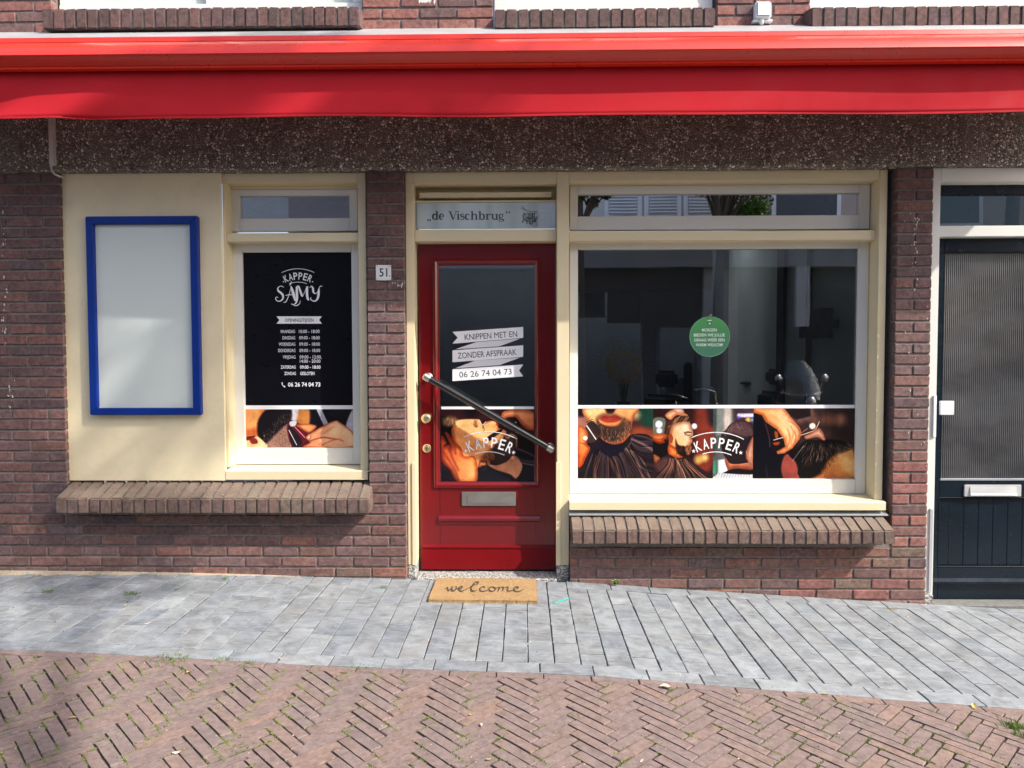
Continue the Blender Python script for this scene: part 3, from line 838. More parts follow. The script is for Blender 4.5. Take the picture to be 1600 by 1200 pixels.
# valance with folds at the left end
zv1 = zat(105, -0.49); zv0 = zat(180.5, -0.49)
nv, nx = 10, 240
vs = []; fs = []
def sag(x, t):
    l = max(0, (-1.9 - x) / 1.3); r_ = max(0, (x - 2.6) / 0.8)
    w = 0.010 * math.sin(3.1 * x + 2.0 * t) * t + 0.006 * math.sin(0.9 * x)
    w += l * 0.035 * math.sin(7.0 * (x + 0.55 * t)) * (0.35 + t) + l * 0.012 * math.sin(19 * (x + 0.4 * t)) * t
    w += r_ * 0.02 * math.sin(6 * (x - 0.5 * t)) * t
    return w
for j in range(nv + 1):
    t = j / nv
    for i in range(nx + 1):
        x = AX0 + 0.02 + (AX1 - AX0 - 0.04) * i / nx
        vs.append((x, -0.487 + sag(x, t) * (0.15 + 0.85 * t), zv1 + (zv0 - zv1) * t + (0.002 * math.sin(5 * x) if t == 1 else 0)))
for j in range(nv):
    for i in range(nx):
        a = j * (nx + 1) + i; fs.append((a, a + 1, a + nx + 2, a + nx + 1))
me = bpy.data.meshes.new('valance'); me.from_pydata(vs, [], fs); me.update(); me.polygons.foreach_set('use_smooth', [True] * len(fs))
o = link('valance', me, None, M['red_cloth']); rel(o, aw)
sm = o.modifiers.new('thick', 'SOLIDIFY'); sm.thickness = 0.0025
vs2 = []; fs2 = []
for i in range(nx + 1):
    x, y, z = vs[nv * (nx + 1) + i]
    vs2 += [(x, y - 0.003, z + 0.010), (x, y - 0.0035, z - 0.001), (x, y + 0.003, z - 0.001), (x, y + 0.003, z + 0.010)]
for i in range(nx):
    for k in range(3): fs2.append((4 * i + k, 4 * i + k + 1, 4 * i + 5 + k, 4 * i + 4 + k))
me = bpy.data.meshes.new('hem'); me.from_pydata(vs2, [], fs2); me.update()
o = link('hem', me, None, M['red_cloth']); rel(o, aw)
for xe in (AX0 - 0.012, AX1):
    b = MB(); b.extrude_x([(0.0, zat(43, 0) + 0.005), (-0.43, zl + 0.01), (-0.535, zat(63, -0.53)), (-0.584, zat(79, -0.58)), (-0.50, zat(108, -0.5)), (-0.03, zat(108, -0.5) + 0.05)], xe, xe + 0.012, closed=True)
    b.build('end_plate', M['red_metal'], aw)

# conduit and cable beside the awning
cx0, cx1, cz0, cz1 = rect(75.5, 178, 84, 258, -0.05)
cd_ = empty('cable_conduit', 'white cable conduit dropping from the awning with two wires curling under it', 'conduit', ((cx0 + cx1) / 2, -0.04, cz0))
MB().box(cx0, cx1, -0.052, -0.0255, cz0, cz1 + 0.45).build('casing', M['conduit'], cd_, bevel=0.004, seg=2)
for off, rr in ((0.0, 0.0035), (0.012, 0.0035)):
    p = [W(80 + off * 150, 257, -0.04), W(80 + off * 120, 262, -0.035), W(82 + off * 100, 268 - off * 60, -0.03), W(87, 273.5 - off * 90, -0.02), W(95, 277 - off * 120, -0.01)]
    MB().tube([(p[0][0], -0.04, p[0][1]), (p[1][0], -0.04, p[1][1]), (p[2][0], -0.036, p[2][1]), (p[3][0], -0.03, p[3][1]), (p[4][0], -0.006, p[4][1]), (p[4][0] + 0.01, 0.035, p[4][1])], rr, 8).build('wire', M['conduit'], cd_, smooth=True)
# white junction box on the upper pier
x0, x1, z0, z1 = rect(1181, 1, 1206, 27, -0.05)
jb = empty('junction_box', 'small white square box on the upper brick pier above the awning', 'junction box', ((x0 + x1) / 2, -0.03, z0))
MB().box(x0, x1, -0.05, 0.004, z0, z1).build('housing', M['white_plastic'], jb, bevel=0.008, seg=3)
MB().box(x0 + 0.008, x1 - 0.008, -0.056, -0.0505, z0 + 0.008, z1 - 0.008).build('cover', M['white_plastic'], jb, bevel=0.003, seg=2)
MB().lathe([(0.012, 0), (0.014, -0.01), (0.012, -0.03), (0.008, -0.032)], ((x0 + x1) / 2 - 0.006, -0.03, z0), 'Z', 14).build('cable_gland', M['white_plastic'], jb, smooth=True)
MB().box(x0 - 0.01, x1 + 0.012, -0.03, 0.004, z0 - 0.016, z0 - 0.001).build('bracket', M['white_plastic'], jb, bevel=0.003)

# ---------------------------------------------------------------- lettering helpers
_tc = {}
def glyphs(s, bold=0.0):
    key = (s, bold)
    if key in _tc: return _tc[key]
    cu = bpy.data.curves.new('lettering', 'FONT'); cu.body = s; cu.size = 1.0; cu.offset = bold; cu.resolution_u = 3
    ob = bpy.data.objects.new('lettering', cu); COL.objects.link(ob)
    dg = bpy.context.evaluated_depsgraph_get(); dg.update()
    me = bpy.data.meshes.new_from_object(ob.evaluated_get(dg))
    vs = [(v.co.x, v.co.y) for v in me.vertices]; fs = [tuple(f.vertices) for f in me.polygons]
    bpy.data.objects.remove(ob); bpy.data.curves.remove(cu); bpy.data.meshes.remove(me)
    _tc[key] = (vs, fs); return _tc[key]
def add_text(b, s, cx, cz, width, height, y, bold=0.0, rot=0.0, align='C', place=None):
    """one line fitted into width x height (cap height), as flat print a hair in front of y"""
    vs, fs = glyphs(s, bold)
    if not vs: return
    xs = [v[0] for v in vs]; x0, x1 = min(xs), max(xs)
    cap = 0.727
    sx = width / (x1 - x0); sz = height / cap
    ca, sa = math.cos(rot), math.sin(rot)
    out = []
    for (u, v) in vs:
        a = {'C': u - (x0 + x1) / 2, 'L': u - x0, 'R': u - x1}[align] * sx; c = (v - cap / 2) * sz
        if place: out.append(place(a, c)); continue
        out.append((cx + a * ca - c * sa, y, cz + a * sa + c * ca))
    b.add(out, fs)
def finish_flat(b, name, mat, parent, th=0.0006):
    """flat print: face the viewer, tiny thickness"""
    me = bpy.data.meshes.new(name); me.from_pydata(b.v, [], b.f); me.update()
    bad = [p for p in me.polygons if p.normal.y > 0]
    if len(bad) > len(me.polygons) / 2: me.flip_normals()
    o = link(name, me, None, mat)
    if parent: rel(o, parent)
    return o
def catmull(pts, k=8, closed=False):
    P = [np.array(p, float) for p in pts]
    if len(P) < 3 and not closed: return [tuple(p) for p in P]
    out = []; n = len(P)
    rngi = range(n) if closed else range(n - 1)
    for i in rngi:
        p0 = P[(i - 1) % n] if closed or i > 0 else P[0]; p1 = P[i]; p2 = P[(i + 1) % n]; p3 = P[(i + 2) % n] if closed or i + 2 < n else P[-1]
        for j in range(k):
            t = j / k
            out.append(tuple(0.5 * ((2 * p1) + (-p0 + p2) * t + (2 * p0 - 5 * p1 + 4 * p2 - p3) * t * t + (-p0 + 3 * p1 - 3 * p2 + p3) * t ** 3)))
    if not closed: out.append(tuple(P[-1]))
    return out
_lay = [0]
def add_stroke(b, pts, widths, place, smooth=True, k=8):
    """ribbon through 2d points; place(u, v, layer) -> 3d"""
    w = widths if hasattr(widths, '__len__') else [widths] * len(pts)
    p3 = [(p[0], p[1], ww) for p, ww in zip(pts, w)]
    if smooth: p3 = catmull(p3, k)
    _lay[0] += 1; lay = _lay[0] % 12
    vs = []; n = len(p3)
    for i in range(n):
        a = p3[max(i - 1, 0)]; c = p3[min(i + 1, n - 1)]
        dx, dy = c[0] - a[0], c[1] - a[1]; L = math.hypot(dx, dy) or 1
        nx_, ny_ = -dy / L, dx / L; h = max(p3[i][2], 1e-5) / 2
        vs.append(place(p3[i][0] + nx_ * h, p3[i][1] + ny_ * h, lay)); vs.append(place(p3[i][0] - nx_ * h, p3[i][1] - ny_ * h, lay))
    b.add(vs, [(2 * i, 2 * i + 1, 2 * i + 3, 2 * i + 2) for i in range(n - 1)])

# ---------------------------------------------------------------- printed pictures, painted pixel by pixel
class Canvas:
    def __init__(s, w, h, bg):
        s.w, s.h = w, h; s.a = np.empty((h, w, 3), np.float32); s.a[:] = bg
        s.r = np.random.default_rng(11)
        s.T = lambda x, y: (x, y)
        s.clip = (0, w)
    def _pts(s, pts): return np.array([s.T(*p) for p in pts], np.float32)
    def _box(s, P, m):
        x0 = int(max(s.clip[0], math.floor(P[:, 0].min() - m))); x1 = int(min(s.clip[1], math.ceil(P[:, 0].max() + m)))
        y0 = int(max(0, math.floor(P[:, 1].min() - m))); y1 = int(min(s.h, math.ceil(P[:, 1].max() + m)))
        if x1 <= x0 or y1 <= y0: return None
        X, Y = np.meshgrid(np.arange(x0, x1) + 0.5, np.arange(y0, y1) + 0.5)
        return x0, x1, y0, y1, X, Y
    def _dist(s, X, Y, A, B, wa=None, wb=None):
        d = np.full(X.shape, 1e9, np.float32)
        for i in range(len(A)):
            ax, ay = A[i]; bx, by = B[i]; dx, dy = bx - ax, by - ay
            L2 = dx * dx + dy * dy + 1e-9
            t = np.clip(((X - ax) * dx + (Y - ay) * dy) / L2, 0, 1)
            e = np.hypot(X - ax - t * dx, Y - ay - t * dy)
            if wa is not None: e = e - (wa[i] + (wb[i] - wa[i]) * t) / 2
            d = np.minimum(d, e)
        return d
    def blend(s, bx, m, col):
        x0, x1, y0, y1 = bx[:4]
        v = s.a[y0:y1, x0:x1]; v += (col - v) * m[..., None]
    def poly(s, pts, col, soft=1.0, smooth=True, to=None, axis=None, alpha=1.0, k=5):
        if smooth: pts = catmull(pts, k, True)
        P = s._pts(pts); bx = s._box(P, soft + 1)
        if bx is None: return
        X, Y = bx[4], bx[5]; A = P; B = np.roll(P, -1, 0)
        ins = np.zeros(X.shape, bool)
        for (ax, ay), (cx, cy) in zip(A, B):
            if ay == cy: continue
            c = (ay > Y) != (cy > Y)
            ins ^= c & (X < (cx - ax) * (Y - ay) / (cy - ay) + ax)
        d = s._dist(X, Y, A, B); sd = np.where(ins, d, -d)
        m = np.clip(sd / max(soft, 0.5) * 0.5 + 0.5, 0, 1) * alpha
        c = np.array(col, np.float32)
        if to is not None:
            p0 = np.array(s.T(*axis[0])); p1 = np.array(s.T(*axis[1])); dv = p1 - p0
            t = np.clip(((X - p0[0]) * dv[0] + (Y - p0[1]) * dv[1]) / (dv @ dv), 0, 1)[..., None]
            c = c * (1 - t) + np.array(to, np.float32) * t
        if col[0] > 0.7 and col[2] < 0.75 and soft <= 4:        # flesh rounds off towards its outline
            t = np.clip(sd / (0.075 * s.h), 0, 1)[..., None]; t = t * t * (3 - 2 * t)
            c = c * (np.array((0.70, 0.56, 0.50), np.float32) * (1 - t) + t * np.array((1.03, 1.03, 1.03), np.float32))
        s.blend(bx, m, c)
    def line(s, pts, w, col, soft=1.0, smooth=True, alpha=1.0, k=5):
        ww = list(w) if hasattr(w, '__len__') else [w] * len(pts)
        p3 = [(p[0], p[1], q) for p, q in zip(pts, ww)]
        if smooth and len(p3) > 2: p3 = catmull(p3, k)
        P = s._pts([(p[0], p[1]) for p in p3]); sc_ = abs(s.T(1, 0)[0] - s.T(0, 0)[0]); q = np.array([p[2] for p in p3]) * sc_
        bx = s._box(P, soft + q.max())
        if bx is None: return
        d = s._dist(bx[4], bx[5], P[:-1], P[1:], q[:-1], q[1:])
        s.blend(bx, np.clip(0.5 - d / max(soft, 0.5) * 0.5, 0, 1) * alpha, np.array(col, np.float32))
    def blob(s, c, r, col, soft=4.0, alpha=1.0):
        s.poly([(c[0] + r * math.cos(a), c[1] + r * math.sin(a)) for a in np.linspace(0, 2 * math.pi, 9)[:-1]], col, soft, alpha=alpha)
    def image(s, name):
        # photographic tonality: cloudy light at several scales, crisper edges, grain
        def clouds(n):
            q = s.r.random((max(2, s.h // n + 2), max(2, s.w // n + 2))); yy = np.linspace(0, q.shape[0] - 1.001, s.h); xx = np.linspace(0, q.shape[1] - 1.001, s.w)
            y0 = yy.astype(int); x0 = xx.astype(int); fy = (yy - y0)[:, None]; fx = (xx - x0)[None]; fy = fy * fy * (3 - 2 * fy); fx = fx * fx * (3 - 2 * fx)
            return (q[y0][:, x0] * (1 - fy) * (1 - fx) + q[y0][:, x0 + 1] * (1 - fy) * fx + q[y0 + 1][:, x0] * fy * (1 - fx) + q[y0 + 1][:, x0 + 1] * fy * fx) - 0.5
        a = s.a
        bl = a.copy()
        for _ in range(3): bl = (bl + np.roll(bl, 2, 0) + np.roll(bl, -2, 0) + np.roll(bl, 2, 1) + np.roll(bl, -2, 1)) / 5
        a = a + (a - bl) * 0.6
        m_ = 1.04 + 0.20 * clouds(60) + 0.10 * clouds(20) + 0.07 * clouds(8) + 0.10 * clouds(3)
        a = a * m_[..., None] + s.r.normal(0, 0.012, a.shape[:2] + (1,))
        a = a * 0.84 + a.mean(2, keepdims=True) * 0.16
        a = np.clip(a, 0, 1); a = a * a * (3 - 2 * a) * 0.45 + a * 0.55
        a = np.clip(a, 0, 1)
        im = bpy.data.images.new(name, s.w, s.h, alpha=False)
        buf = np.ones((s.h, s.w, 4), np.float32); buf[..., :3] = a[::-1]
        im.pixels.foreach_set(buf.ravel()); im.update(); im.pack(); return im
def C(r, g_, b_): return (r / 255, g_ / 255, b_ / 255)
def print_mat(name, im, rough=0.3, gain=1.0):
    m, nt, b = new_mat(name)
    t = N(nt, 'ShaderNodeTexImage'); t.image = im; t.interpolation = 'Cubic'
    uv = N(nt, 'ShaderNodeUVMap'); nt.links.new(uv.outputs[0], t.inputs[0])
    c = mix(nt, 1.0, t.outputs[0], (gain, gain, gain), 'MULTIPLY')
    nt.links.new(c, b.inputs['Base Color']); b.inputs['Roughness'].default_value = rough
    b.inputs['Specular IOR Level'].default_value = 0.3
    return m
def print_panel(name, px0, py0, px1, py1, y, mat, parent, th=0.0012):
    x0, x1, z0, z1 = rect(px0, py0, px1, py1, y)
    b = MB().box(x0, x1, y, y + th, z0, z1); me = b.mesh(name)
    uvl = me.uv_layers.new(name='UVMap')
    for li, l in enumerate(me.loops):
        v = me.vertices[l.vertex_index].co
        uvl.data[li].uv = ((v.x - x0) / (x1 - x0), (v.z - z0) / (z1 - z0))
    o = link(name, me, None, mat)
    if parent: rel(o, parent)
    return o
SK = C(240, 150, 85); SKL = C(255, 200, 150); SKD = C(170, 80, 35); DK = C(22, 16, 20); DK2 = C(45, 28, 26)

# --- wide picture strip: four barber-shop photographs side by side
S = 3.2
cv = Canvas(int(434 * S), int(110 * S), DK)
def T_left(x, y): return ((880 + x / 6.667 - 902) * S, (620 + y / 6.667 - 638) * S)
def T_right(x, y): return ((1100 + x / 6.667 - 902) * S, (620 + y / 6.667 - 638) * S)
cv.T = T_left; xa, xb, xc = (int((v - 902) * S) for v in (1020, 1114.5, 1177))
# 1: bearded chin, clipper, black cape
cv.clip = (0, xa)
cv.poly([(600, 100), (960, 100), (960, 420), (600, 460)], C(60, 45, 45), 3, False, to=C(100, 45, 40), axis=((800, 120), (860, 400)))
cv.poly([(800, 100), (960, 100), (950, 300), (820, 290)], C(30, 75, 60), 14)
cv.blob((755, 190), 45, C(170, 165, 120), 14, 0.8)
cv.poly([(740, 320), (940, 340), (940, 430), (720, 420)], C(150, 70, 45), 14)
cv.poly([(130, 100), (230, 100), (250, 300), (140, 330)], C(150, 100, 90), 8)
cv.poly([(130, 100), (215, 110), (225, 190), (150, 200)], C(50, 25, 40), 8)
cv.poly([(225, 100), (750, 100), (740, 200), (700, 320), (690, 420), (560, 500), (420, 460), (340, 360), (250, 260)], C(255, 185, 120), 2, to=C(235, 140, 80), axis=((300, 150), (600, 450)))
cv.poly([(330, 230), (390, 170), (500, 160), (600, 200), (690, 250), (705, 330), (620, 430), (520, 475), (420, 440), (360, 360)], C(120, 80, 60), 8, alpha=0.85)
cv.poly([(350, 250), (430, 290), (480, 300), (560, 300), (620, 260), (640, 340), (560, 440), (470, 460), (400, 400)], C(75, 52, 45), 9, alpha=0.85)
cv.poly([(370, 240), (480, 260), (590, 240), (560, 290), (480, 300), (400, 280)], C(240, 130, 75), 5)
cv.poly([(380, 215), (430, 190), (485, 200), (540, 190), (600, 225), (540, 232), (485, 222), (430, 232)], C(150, 45, 40), 3)
cv.poly([(385, 228), (485, 228), (590, 232), (540, 262), (430, 262)], C(215, 95, 65), 4)
cv.poly([(430, 100), (540, 100), (520, 160), (455, 165)], C(60, 20, 25), 6)
rr = random.Random(3)
for _ in range(560):
    a = rr.uniform(0, 1); x = 350 + 350 * a; y = 325 + 95 * math.sin(a * 3.14) + rr.uniform(-80, 50)
    if 380 < x < 600 and y < 300: continue
    cv.line([(x, y), (x + rr.uniform(-14, 14), y + rr.uniform(12, 34))], 2.6, rr.choice([C(30, 20, 20), C(200, 160, 130), C(60, 38, 32), C(35, 25, 25)]), 1, False, 0.6)
for _ in range(160):
    x = rr.choice([rr.uniform(250, 360), rr.uniform(620, 700)]); y = rr.uniform(200, 400)
    cv.line([(x, y), (x + rr.uniform(-6, 6), y + rr.uniform(8, 22))], 2.2, C(60, 36, 30), 1, False, 0.5)
cv.poly([(250, 560), (330, 440), (420, 480), (520, 510), (620, 480), (720, 390), (930, 440), (945, 860), (150, 870)], C(40, 30, 40), 3)
cv.poly([(365, 480), (520, 500), (610, 500), (590, 640), (420, 620)], C(28, 26, 44), 6)
for p, w, c in (([(650, 540), (760, 650), (830, 850)], 16, C(165, 130, 110)), ([(590, 590), (640, 720), (680, 860)], 12, C(120, 100, 100)), ([(720, 440), (840, 500), (940, 560)], 26, C(130, 105, 105)), ([(480, 650), (530, 750), (580, 860)], 30, C(110, 75, 60)), ([(340, 620), (320, 740), (330, 860)], 28, C(130, 85, 60)), ([(300, 600), (260, 720), (220, 850)], 9, C(120, 110, 120)), ([(700, 560), (820, 660), (900, 840)], 9, C(190, 150, 120)), ([(420, 620), (450, 740), (450, 860)], 12, C(60, 50, 60)), ([(740, 400), (850, 420), (930, 450)], 14, C(110, 80, 75)), ([(640, 560), (700, 480), (715, 420)], 14, C(100, 90, 95))):
    cv.line(p, w, c, 5, alpha=0.8)
for i in range(64):
    t = i / 63; x0_ = 290 + 420 * t; y0_ = 520 + 110 * math.sin(t * 3.14) - 60 * abs(t - 0.5); x1_ = 120 + 860 * t + rr.uniform(-20, 20); k_ = rr.random()
    cv.line([(x0_, y0_), ((x0_ * 0.6 + x1_ * 0.4), 680 + rr.uniform(-20, 20)), (x1_, 870)], rr.uniform(2, 12), (0.55 * k_ + 0.06, 0.38 * k_ + 0.05, 0.32 * k_ + 0.07) if k_ > 0.45 else C(18, 14, 20), 2, alpha=rr.uniform(0.3, 0.7))
for i in range(26): cv.line([(700 + i * 2, 420 + i * 9), (800, 440 + i * 14), (940, 430 + i * 17)], rr.uniform(2, 9), rr.choice([C(150, 120, 110), C(25, 18, 24), C(90, 65, 60)]), 2, alpha=0.5)
cv.poly([(245, 290), (300, 250), (385, 350), (350, 450), (250, 480), (225, 400)], C(70, 50, 48), 2)
for i in range(8):
    cv.line([(232 + i * 17, 262 + i * 19), (300 + i * 13, 232 + i * 16)], 6, C(25, 18, 20), 1, False)
cv.line([(240, 300), (335, 440)], 12, C(200, 190, 190), 1)
cv.poly([(140, 330), (215, 320), (255, 400), (240, 480), (275, 540), (230, 640), (190, 720), (140, 710)], C(240, 140, 80), 3, to=C(225, 105, 45), axis=((200, 340), (180, 700)))
cv.blob((225, 430), 22, C(240, 225, 215), 3); cv.line([(170, 480), (230, 500), (265, 545)], 7, C(130, 60, 30), 3)
# 2: man in profile
cv.clip = (xa, xb)
cv.poly([(930, 100), (1600, 100), (1600, 880), (930, 880)], C(55, 25, 28), 2, False)
cv.poly([(1380, 100), (1580, 100), (1580, 700), (1400, 720)], C(150, 60, 40), 16, alpha=0.75); cv.poly([(1500, 100), (1600, 100), (1600, 300), (1520, 280)], C(55, 35, 45), 12)
cv.poly([(935, 230), (1060, 230), (1040, 400), (935, 400)], C(110, 115, 100), 5)
cv.poly([(930, 470), (1090, 470), (1120, 640), (960, 680)], C(22, 18, 22), 5); cv.poly([(940, 600), (1010, 640), (960, 690)], C(215, 140, 80), 3)
cv.blob((995, 285), 38, C(225, 235, 255), 4); cv.blob((1000, 352), 30, C(215, 225, 250), 4); cv.blob((1365, 305), 30, C(230, 240, 255), 4)
cv.blob((1410, 655), 42, C(200, 160, 80), 12); cv.blob((1475, 635), 38, C(225, 190, 110), 12)
cv.poly([(1060, 190), (1150, 130), (1290, 180), (1270, 200), (1180, 190), (1120, 240)], C(245, 180, 130), 3); cv.poly([(1150, 125), (1235, 120), (1255, 165), (1180, 170)], C(255, 210, 190), 4)
cv.poly([(1060, 300), (1120, 240), (1200, 205), (1300, 215), (1330, 280), (1180, 300), (1120, 360), (1080, 450)], C(75, 45, 38), 4)
for i in range(24):
    cv.line([(1100 + i * 8, 300 - i * 2), (1150 + i * 7, 225 + rr.uniform(-15, 15))], 4, rr.choice([C(190, 140, 100), C(60, 35, 30)]), 1.5, False, 0.7)
cv.poly([(1110, 350), (1160, 280), (1300, 255), (1345, 330), (1355, 400), (1335, 420), (1350, 465), (1330, 500), (1330, 560), (1300, 605), (1240, 600), (1200, 600), (1190, 560), (1110, 560), (1100, 480)], SK, 2, to=C(255, 215, 180), axis=((1120, 500), (1320, 330)))
cv.poly([(1100, 500), (1190, 540), (1250, 620), (1210, 650), (1120, 620), (1090, 570)], C(225, 120, 55), 3)
cv.poly([(1170, 440), (1200, 500), (1270, 520), (1330, 560), (1300, 610), (1230, 615), (1180, 560)], C(45, 25, 25), 5); cv.poly([(1270, 520), (1335, 515), (1325, 590), (1290, 600)], C(170, 105, 75), 5)
cv.line([(1265, 380), (1320, 370)], 9, C(90, 45, 30), 3); cv.line([(1270, 395), (1310, 400)], 7, C(120, 60, 40), 3); cv.line([(1290, 520), (1330, 515)], 8, C(150, 60, 45), 2)
cv.poly([(1090, 400), (1120, 385), (1145, 430), (1130, 480), (1100, 460)], C(215, 120, 65), 3); cv.line([(1105, 410), (1125, 450)], 7, C(140, 65, 30), 3)
cv.line([(1075, 390), (1110, 300), (1165, 225)], 7, C(130, 60, 45), 1.5)
cv.poly([(930, 395), (990, 380), (1075, 390), (1080, 430), (1050, 450), (1060, 475), (1000, 490), (930, 450)], C(240, 140, 70), 3, to=C(170, 70, 30), axis=((1000, 390), (1000, 480)))
cv.line([(940, 440), (1040, 440)], 6, C(140, 60, 30), 3)
cv.poly([(945, 740), (1010, 660), (1090, 600), (1180, 640), (1270, 640), (1380, 710), (1550, 870), (940, 880)], C(50, 34, 38), 3)
cv.poly([(950, 700), (1060, 640), (1160, 700), (1120, 790), (1000, 780)], C(105, 65, 60), 12, alpha=0.8)
for i, c in enumerate([C(150, 110, 100), C(100, 70, 65), C(185, 140, 110), C(95, 70, 70), C(200, 140, 90), C(120, 80, 60), C(170, 120, 95)]):
    cv.line([(1110 + i * 30, 640 + i * 4), (1150 + i * 44, 740 + i * 6), (1180 + i * 55, 880)], 5 + (i % 3) * 5, c, 3, alpha=0.8)
for i in range(60):
    t = i / 59; k_ = rr.random(); x1_ = 900 + 680 * t
    cv.line([(1100 + 190 * t, 640 + 20 * math.sin(t * 3)), (1060 + 300 * t, 730), (x1_, 880)], rr.uniform(2, 9), (0.75 * k_, 0.52 * k_, 0.42 * k_) if k_ > 0.5 else C(22, 15, 18), 2, alpha=rr.uniform(0.3, 0.65))
for i in range(220):
    a = rr.uniform(0, 1); x = 1180 + 150 * a; y = 500 + 90 * rr.random()
    cv.line([(x, y), (x + rr.uniform(-4, 8), y + rr.uniform(8, 20))], 2.2, rr.choice([C(20, 12, 14), C(120, 75, 50), C(40, 24, 20)]), 1, False, 0.6)
for i in range(120):
    a = rr.uniform(0, 1); x = 1080 + 230 * a; y = 330 - 110 * math.sin(a * 2.4) + rr.uniform(-10, 30)
    cv.line([(x, y), (x + 26, y - 26 + rr.uniform(-8, 8))], 2.4, rr.choice([C(215, 160, 110), C(45, 26, 22), C(120, 75, 50)]), 1, False, 0.6)
cv.line([(1330, 420), (1352, 462), (1325, 480)], 5, C(150, 70, 40), 2, alpha=0.7); cv.line([(1262, 372), (1300, 362), (1335, 372)], 7, C(70, 35, 25), 2); cv.line([(1275, 392), (1300, 400), (1322, 396)], 6, C(60, 28, 22), 1.5)
# 3: back of a head
cv.T = T_right; cv.clip = (xb, xc)
cv.poly([(90, 100), (520, 100), (520, 880), (90, 880)], C(95, 95, 95), 2, False)
cv.poly([(100, 100), (130, 100), (120, 620), (100, 620)], C(60, 75, 70), 8, False); cv.poly([(135, 100), (195, 100), (190, 400), (130, 400)], C(120, 130, 125), 6, False)
cv.poly([(205, 100), (290, 100), (280, 340), (200, 380)], C(190, 175, 165), 10, False); cv.poly([(300, 100), (520, 100), (520, 400), (320, 300)], C(75, 55, 65), 12, False)
for i in range(6): cv.blob((365 + i * 30, 192), 20, C(225, 220, 255), 5)
cv.blob((360, 215), 14, C(120, 70, 220), 5); cv.blob((460, 238), 26, C(240, 180, 90), 6); cv.blob((500, 240), 16, C(120, 170, 240), 6)
cv.poly([(150, 660), (240, 650), (250, 800), (150, 800)], C(200, 215, 220), 5, False); cv.poly([(95, 680), (130, 670), (130, 800), (95, 800)], C(60, 160, 120), 10, False)
cv.poly([(90, 850), (150, 800), (240, 790), (520, 790), (520, 880), (90, 880)], C(190, 190, 195), 3, False)
for i in range(14): cv.line([(110 + i * 30, 870), (140 + i * 29, 800)], 4, C(90, 90, 100), 2, False, 0.5)
cv.poly([(235, 780), (330, 750), (520, 760), (520, 810), (230, 800)], C(28, 20, 28), 3)
cv.poly([(240, 620), (510, 640), (510, 760), (350, 745), (250, 750)], C(190, 110, 80), 4)
cv.poly([(180, 400), (230, 340), (280, 280), (380, 240), (470, 270), (520, 330), (520, 640), (440, 690), (290, 700), (240, 650), (190, 560)], C(45, 32, 38), 2)
cv.poly([(190, 390), (240, 345), (290, 285), (390, 250), (480, 280), (510, 360), (440, 420), (300, 380)], C(100, 70, 72), 8, alpha=0.9)
for i in range(260):
    a = rr.uniform(0, 1); x = 195 + 300 * a; y = 360 - 100 * math.sin(a * 3)
    cv.line([(x, y + rr.uniform(0, 80)), (x + 24 + rr.uniform(-10, 20), y + rr.uniform(30, 90))], 2.4, rr.choice([C(150, 115, 115), C(50, 32, 38), C(110, 80, 85)]), 1.5, False, 0.45)
cv.poly([(450, 540), (520, 420), (520, 740), (470, 690), (440, 630)], C(215, 160, 140), 4); cv.line([(445, 570), (480, 690)], 8, C(225, 130, 70), 3)
# 4: scissors over a reclined head
cv.clip = (xc, cv.w)
cv.poly([(510, 100), (1600, 100), (1600, 880), (510, 880)], C(30, 20, 24), 2, False)
cv.poly([(800, 100), (1600, 100), (1600, 560), (1000, 540)], C(62, 44, 44), 30)
for c, r_, k in (((1000, 210), 50, C(150, 100, 80)), ((1080, 170), 45, C(170, 120, 100)), ((1150, 240), 50, C(120, 80, 65)), ((1300, 240), 60, C(150, 95, 70)), ((1420, 240), 55, C(185, 125, 95)), ((1280, 390), 30, C(110, 75, 60)), ((1060, 200), 30, C(90, 80, 90))): cv.blob(c, r_, k, 20, 0.8)
cv.poly([(515, 170), (560, 190), (640, 330), (720, 560), (830, 620), (820, 880), (515, 880)], C(16, 16, 30), 4)
cv.poly([(830, 640), (880, 600), (960, 680), (1000, 880), (860, 880), (810, 770)], C(150, 70, 60), 5)
cv.line([(640, 280), (680, 420), (690, 520)], 7, C(110, 90, 110), 3, alpha=0.7); cv.line([(650, 730), (670, 860)], 6, C(90, 80, 90), 5, alpha=0.6)
cv.poly([(960, 560), (1050, 460), (1180, 450), (1400, 450), (1530, 520), (1550, 620), (1400, 620), (1300, 700), (1250, 800), (1100, 850), (990, 820), (980, 700), (890, 610)], C(24, 18, 20), 3)
cv.poly([(1560, 560), (1560, 870), (1120, 880), (1230, 800), (1290, 680), (1380, 600), (1480, 570)], C(225, 150, 80), 9, to=C(195, 110, 55), axis=((1450, 620), (1350, 870)))
cv.poly([(1420, 620), (1560, 660), (1560, 780), (1480, 760)], C(240, 175, 105), 16)
cv.poly([(1090, 100), (515, 100), (515, 165), (600, 190), (640, 260), (760, 340), (830, 440), (850, 520), (760, 570), (770, 600), (840, 590), (920, 540), (1000, 440), (1020, 380), (1000, 320), (930, 240), (820, 100)], C(245, 150, 80), 2, False, to=C(255, 180, 125), axis=((600, 300), (900, 250)))
cv.poly([(830, 100), (1110, 90), (1110, 200), (960, 240)], C(40, 27, 30), 5, False)
cv.line([(870, 330), (900, 440), (860, 540)], 9, C(195, 95, 40), 4); cv.line([(940, 350), (960, 430), (920, 530)], 9, C(200, 100, 45), 4)
cv.poly([(735, 360), (770, 370), (775, 440), (745, 430)], C(205, 120, 70), 3); cv.poly([(725, 480), (790, 470), (780, 500), (740, 505)], C(200, 100, 55), 3)
